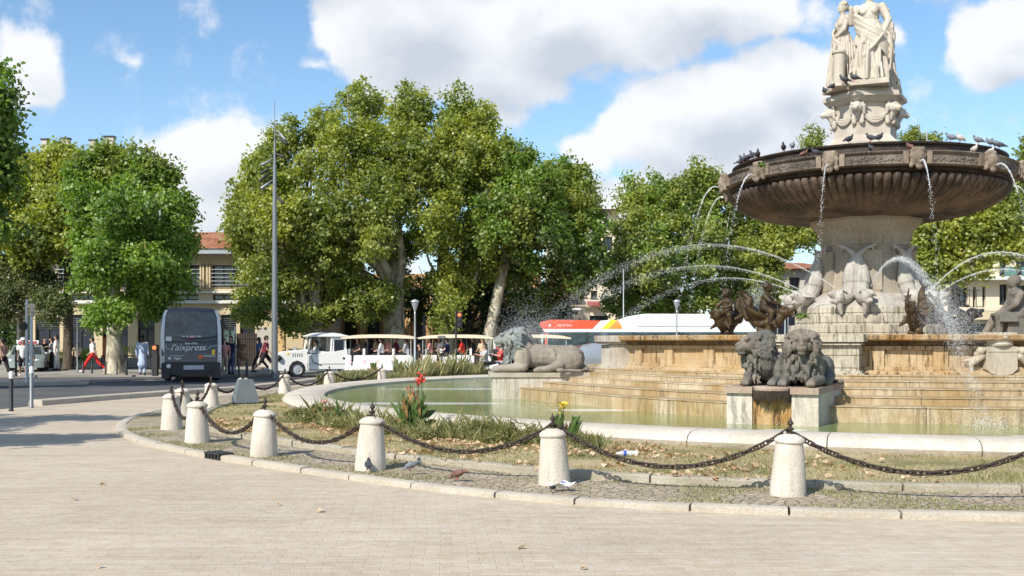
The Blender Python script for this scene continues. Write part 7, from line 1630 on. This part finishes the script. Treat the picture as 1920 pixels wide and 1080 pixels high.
# cannas
def canna(loc, label, h=1.0, n=12, flower='flower_red', nf=3, seed=1, leaf='canna_leaf', dry=.2, cat='canna', name='canna_plant', spread=.16, lw=.055):
    t = thing(name, loc, 0, label, cat); r = random.Random(seed); m = MB(); md = MB(); st = MB()
    for k in range(n):
        a = r.uniform(0, 6.28); b = Vector((r.uniform(-spread, spread), r.uniform(-spread, spread) * .6, 0)); hh = h * r.uniform(.22, .88); o = Vector((math.cos(a), math.sin(a) * .8, 0)) * h * r.uniform(.06, .26) * (1.2 - hh / h * .7)
        base = b + Vector((0, 0, hh * .35)); tip = b + o + Vector((0, 0, hh)); st.tube([b, base], .009, 5); d = (tip - base); sd_ = d.cross(Vector((r.uniform(-.3, .3), -1, .2))).normalized(); K = 6; vs = []
        for i in range(K + 1):
            u = i / K; c = base.lerp(tip, u) + Vector((0, 0, -.10 * h * u * u)) + o * .15 * u; w = lw * h * math.sin(PI * min(1, u * .92 + .06)) ** .8
            vs += [c - sd_ * w + Vector((0, 0, w * .35)), c, c + sd_ * w + Vector((0, 0, w * .35))]
        tgt = md if r.random() < dry else m; tgt.add(vs, [(i * 3 + j, i * 3 + j + 1, i * 3 + 4 + j, i * 3 + 3 + j) for i in range(K) for j in (0, 1)])
    for k in range(nf):
        b = Vector((r.uniform(-spread, spread) * .6, r.uniform(-.05, .05), 0)); top = b + Vector((r.uniform(-.03, .03), 0, h * (1.0 - .12 * k))); st.tube([b, top], .008, 5)
        fl = MB()
        for i in range(16 if k == 0 else 7):
            c = top + Vector((r.gauss(0, .03), r.gauss(0, .03), -r.uniform(0, .15) * h)); q = r.uniform(0, 6.28); s = .040 * (1 if k == 0 else .7); vs = [c]
            e = Vector((math.cos(q), math.sin(q), .5)).normalized(); w = e.cross(Vector((0, 0, 1))).normalized(); fl.add([c, c + e * s + w * s * .7, c + e * s * 1.9 + Vector((0, 0, s * .4)), c + e * s - w * s * .7], [(0, 1, 2, 3)])
        fl.build('flower', flower, t, smooth=False)
    st.build('stem', leaf, t); m.build('leaf', leaf, t)
    if md.v: md.build('dry_leaf', 'canna_leaf_dry', t)
    return t
def rp(px, r=16.75, z=.11): return ring_at(px, z, r)
canna(rp(772, 16.9), 'tall canna with red flowers and broad dark leaves in front of the green water', .92, 64, 'flower_red', 4, 1, dry=.25, spread=.17, lw=.034)
canna(rp(792, 16.6), 'slim canna spike with small red buds just right of the tall red canna', .98, 5, 'flower_red', 1, 2, dry=.5, spread=.06)
canna(rp(1060, 16.9), 'canna with yellow flowers and pointed leaves beside the blunt stone bollard', .62, 48, 'flower_yellow', 2, 3, dry=.15, lw=.04)
canna(rp(598, 16.7), 'leafy low plant with broad leaves at the left inside bend of the rim', .46, 26, 'flower_red', 0, 4, dry=.15, cat='plant', name='leafy_plant', lw=.06)
canna(rp(615, 16.8), 'reddish withered plant with pale pink flowers by the left bend of the rim', .42, 14, 'flower_pink', 3, 5, dry=.6, cat='plant', name='flowering_plant')
canna(rp(636, 16.7), 'single upright sword leaved plant left of the finial bollard', .62, 6, 'flower_red', 0, 6, dry=.1, spread=.04, cat='plant', name='sword_leaf_plant', lw=.04)
canna(rp(660, 16.7), 'splayed blade leaved plant next to the upright sword leaf', .40, 8, 'flower_red', 0, 7, dry=.1, spread=.06, cat='plant', name='sword_leaf_plant', lw=.03)
canna(rp(918, 16.8), 'bushy yellow brown plant against the pale rim, left of the yellow canna', .40, 30, 'flower_yellow', 0, 8, dry=.4, cat='plant', name='leafy_plant', lw=.04)
canna(rp(1127, 16.55), 'two small grey green spikes close to the rim right of the yellow canna', .22, 12, 'flower_yellow', 0, 9, dry=0, cat='plant', name='small_shrub', lw=.03)
for px, d, h, lb, f in ((700, 45.0, .9, 'leafy canna on the far side of the basin before the first carriage', 'flower_yellow'), (748, 44.2, 1.0, 'dark leaved canna on the far side by the street lamp', 'flower_red'), (820, 45.6, .9, 'green canna on the far side before the second carriage', 'flower_yellow'), (873, 45.2, .7, 'low dark leafy plant at the far rim left of the wet lion', 'flower_red')):
    canna(((px - 960) / FPX * d, d, .11), lb, h, 20, f, 0, int(px), dry=.2, lw=.07)
crown('bush', None, [((at(152, 672, 60).x, 60, .85), (.55, .4, .45))], 900, .10, 'leaf_fresh', 91, clump=.3); b = bpy.data.objects['bush']; tag(b, 'small green bush on the planter left of the person in red', 'bush')
crown('bush', None, [((at(104, 676, 60).x, 60, .75), (1.2, .3, .22))], 900, .10, 'leaf_yellow', 92, clump=.3); b = bpy.data.objects['bush.001']; tag(b, 'low yellowish planting along the planter behind the shaded trio', 'bush')
crown('bush', None, [((at(252, 655, 61).x, 61, 1.15), (1.3, .3, .30))], 900, .10, 'leaf_yellow', 93, clump=.3); b = bpy.data.objects['bush.002']; tag(b, 'yellow green planting above the iron screens left of the coach', 'bush')

# ------------------------------------------------------------------ water jets
def drops(name, P, s, parent, mat='spray_water'):
    P = np.array(P); N = len(P); s = np.array(s).reshape(-1, 1) * np.ones((N, 1))
    o = np.array([(1, 0, 0), (-1, 0, 0), (0, 1, 0), (0, -1, 0), (0, 0, 1.3), (0, 0, -1.3)]); f = np.array([(0, 2, 4), (2, 1, 4), (1, 3, 4), (3, 0, 4), (2, 0, 5), (1, 2, 5), (3, 1, 5), (0, 3, 5)])
    V = P[:, None, :] + o[None] * s[:, :, None]; Fa = (f[None] + (np.arange(N) * 6)[:, None, None]).reshape(-1, 3)
    ob = npmesh(name, V.reshape(-1, 3), Fa, mat, parent); ob['kind'] = 'stuff'; return ob
def jet(p0, p1, rise, label, r0=.022, spread=.10, n=900, solid=.6, seed=1, ds=.011):
    """ballistic jet: height z0 + b t - c t^2, apex 'rise' above the start"""
    rg_ = np.random.default_rng(seed); p0 = Vector(p0); p1 = Vector(p1); dz = p1.z - p0.z; b = 2 * rise + 2 * math.sqrt(max(0, rise * rise - rise * dz)); c = b - dz
    t = thing('water_jet', (0, 0, 0), 0, label, 'water jet', 'jets of water of the fountain')
    f = lambda u: Vector((p0.x + (p1.x - p0.x) * u, p0.y + (p1.y - p0.y) * u, p0.z + b * u - c * u * u)); K = 44; pts = []; rr = []
    for i in range(K + 1):
        u = i / K * solid; w = .25 * u * spread; pts.append(f(u) + Vector(rg_.normal(size=3) * w * .3)); rr.append(max(.004, r0 * (1 + .45 * rg_.normal() * min(1, u * 2)) * (1 - .75 * (i / K) ** 2)))
    m = MB(); m.tube(pts, rr, 7); m.build('stream', 'jet_water', t)
    P = []; s = []
    for i in range(n):
        u = rg_.beta(1.6, 1.0); q = f(u); w = spread * (.12 + u ** 1.6); o = rg_.normal(size=3) * w * .5; P.append((q.x + o[0], q.y + o[1], q.z + o[2] - abs(rg_.normal()) * spread * .6 * u)); s.append(ds * rg_.uniform(.4, 1.2))
    drops('droplets', P, s, t); return t
jet(pz(1566, 27.6, zz(540, 27.6)), pz(985, 26.9, 1.75), 1.15, 'highest jet arching from the column dolphins to the left lion', .012, .20, 3600, .5, 1, .007)
jet(pz(1508, 27.8, zz(548, 27.8)), pz(1012, 27.6, 1.7), .72, 'lower jet arching to the left from the column dolphins', .012, .18, 2600, .5, 2, .007)
jet(pz(1500, 28.0, zz(552, 28)), pz(1120, 29.5, 1.75), .48, 'short flat jet on the left falling inside the basin wall', .010, .14, 1500, .5, 3, .007)
jet(pz(1633, 26.55, zz(536, 26.55)), pz(1850, 17.1, .2), .50, 'strong white jet arching over the rough bronze beast into the lower basin', .018, .19, 6500, .36, 4, .0058)
jet(pz(1738, 27.5, zz(552, 27.5)), pz(2080, 25, 1.8), 1.05, 'thin jet rising to the right above the dark bronze child', .016, .14, 1200, .75, 5, .009)
jet(pz(1742, 27.3, zz(566, 27.3)), pz(2100, 22, 1.8), .72, 'lower thin jet crossing to the right edge', .013, .12, 800, .8, 6, .009)
USED = set()
for k, a in enumerate(MASK_A):
    an = pol(-a + CAMF); u = Vector((math.cos(an), math.sin(an), 0)); p = Vector((FC[0], FC[1], 0)) + u * 4.20 + Vector((0, 0, 6.07)); facing = u.dot(Vector((-FC[0], -FC[1], 0)).normalized())
    if facing < -.35: continue
    e = p + u * 1.15; e.z = 2.4; px = 960 + p.x / p.y * FPX
    JL = [(1362, 'jet falling from the mask at the far left end of the bowl'), (1418, 'jet falling from the fern covered left mask of the bowl'), (1560, 'thin dribble falling from the front left mask of the bowl'), (1738, 'jet falling from the front right mask of the bowl'), (1868, 'jet falling from the right mask of the bowl'), (1912, 'jet falling at the right end of the bowl'), (1320, 'jet falling behind the left end of the bowl'), (1960, 'jet behind the right end of the bowl')]; JL = [q for q in JL if q[1] not in USED]; near = min(JL, key=lambda q: abs(q[0] - px)); USED.add(near[1])
    jet(p, e, .02, near[1], .010 if abs(px - 1560) < 25 else .020, .10, 320, .50, 10 + k, .010)
for px, lb in ((1541, 'fine spout from the left lion mask under the statues'), (1690, 'fine spout from the right lion mask under the statues')):
    s = -1 if px < 1600 else 1; d = 28.9; p = pz(px, d, 8.05); e = p + Vector((s * .75, -.2, -1.35)); jet(p, e, .02, lb, .008, .12, 260, .7, px, .008)
# spray where the jets break on the left lion, and foam on the water
sp_ = thing('spray', (0, 0, 0), 0, 'white spray bursting over the wet lion on the left pedestal', 'spray'); rg_ = np.random.default_rng(5); P = []
for i in range(8000):
    q = rg_.random(); c = pz(1000 - 45 * q + 12 * rg_.normal(), 26.7, 0); P.append((c.x + rg_.normal() * .32, c.y + rg_.normal() * .3, 1.75 + abs(rg_.normal()) * .55 * (1 - .5 * q) - q * .5))
drops('droplets', P, [float(x) for x in rg_.uniform(.0025, .0068, len(P))], sp_)
sp2 = thing('spray', (0, 0, 0), 0, 'broken water fanning from the strong jet beside the dark bronze child', 'spray'); P = []
for i in range(8000):
    q = rg_.random() ** .8; c = pz(1742 + 60 * q, 24.5 - 3 * q, 0); P.append((c.x + rg_.normal() * (.12 + .22 * q), c.y + rg_.normal() * .4, 3.05 - q * 1.45 + rg_.normal() * .13))
drops('droplets', P, [float(x) for x in rg_.uniform(.0025, .0068, len(P))], sp2)
sp3 = thing('spray', (0, 0, 0), 0, 'grey plume of water behind the brown bronze child on the wall', 'spray'); P = []
for i in range(2200):
    q = rg_.random(); c = pz(1388 + 45 * q, 26, 0); P.append((c.x + rg_.normal() * .14, c.y + rg_.normal() * .3, 2.15 + .9 * q + rg_.normal() * .14))
drops('droplets', P, [float(x) for x in rg_.uniform(.003, .008, len(P))], sp3)
sp4 = thing('spray', (0, 0, 0), 0, 'small splashes on the green water left of the lion pedestal', 'spray'); P = []
for (px, py, n, w) in ((883, 726, 700, .35), (1850, 803, 900, .30), (990, 765, 300, .4), (1450, 797, 200, .25)):
    c = gp(px, py, .2)
    for i in range(n): P.append((c.x + rg_.normal() * w, c.y + rg_.normal() * w, .2 + abs(rg_.normal()) * .13))
drops('droplets', P, [float(x) for x in rg_.uniform(.003, .008, len(P))], sp4)
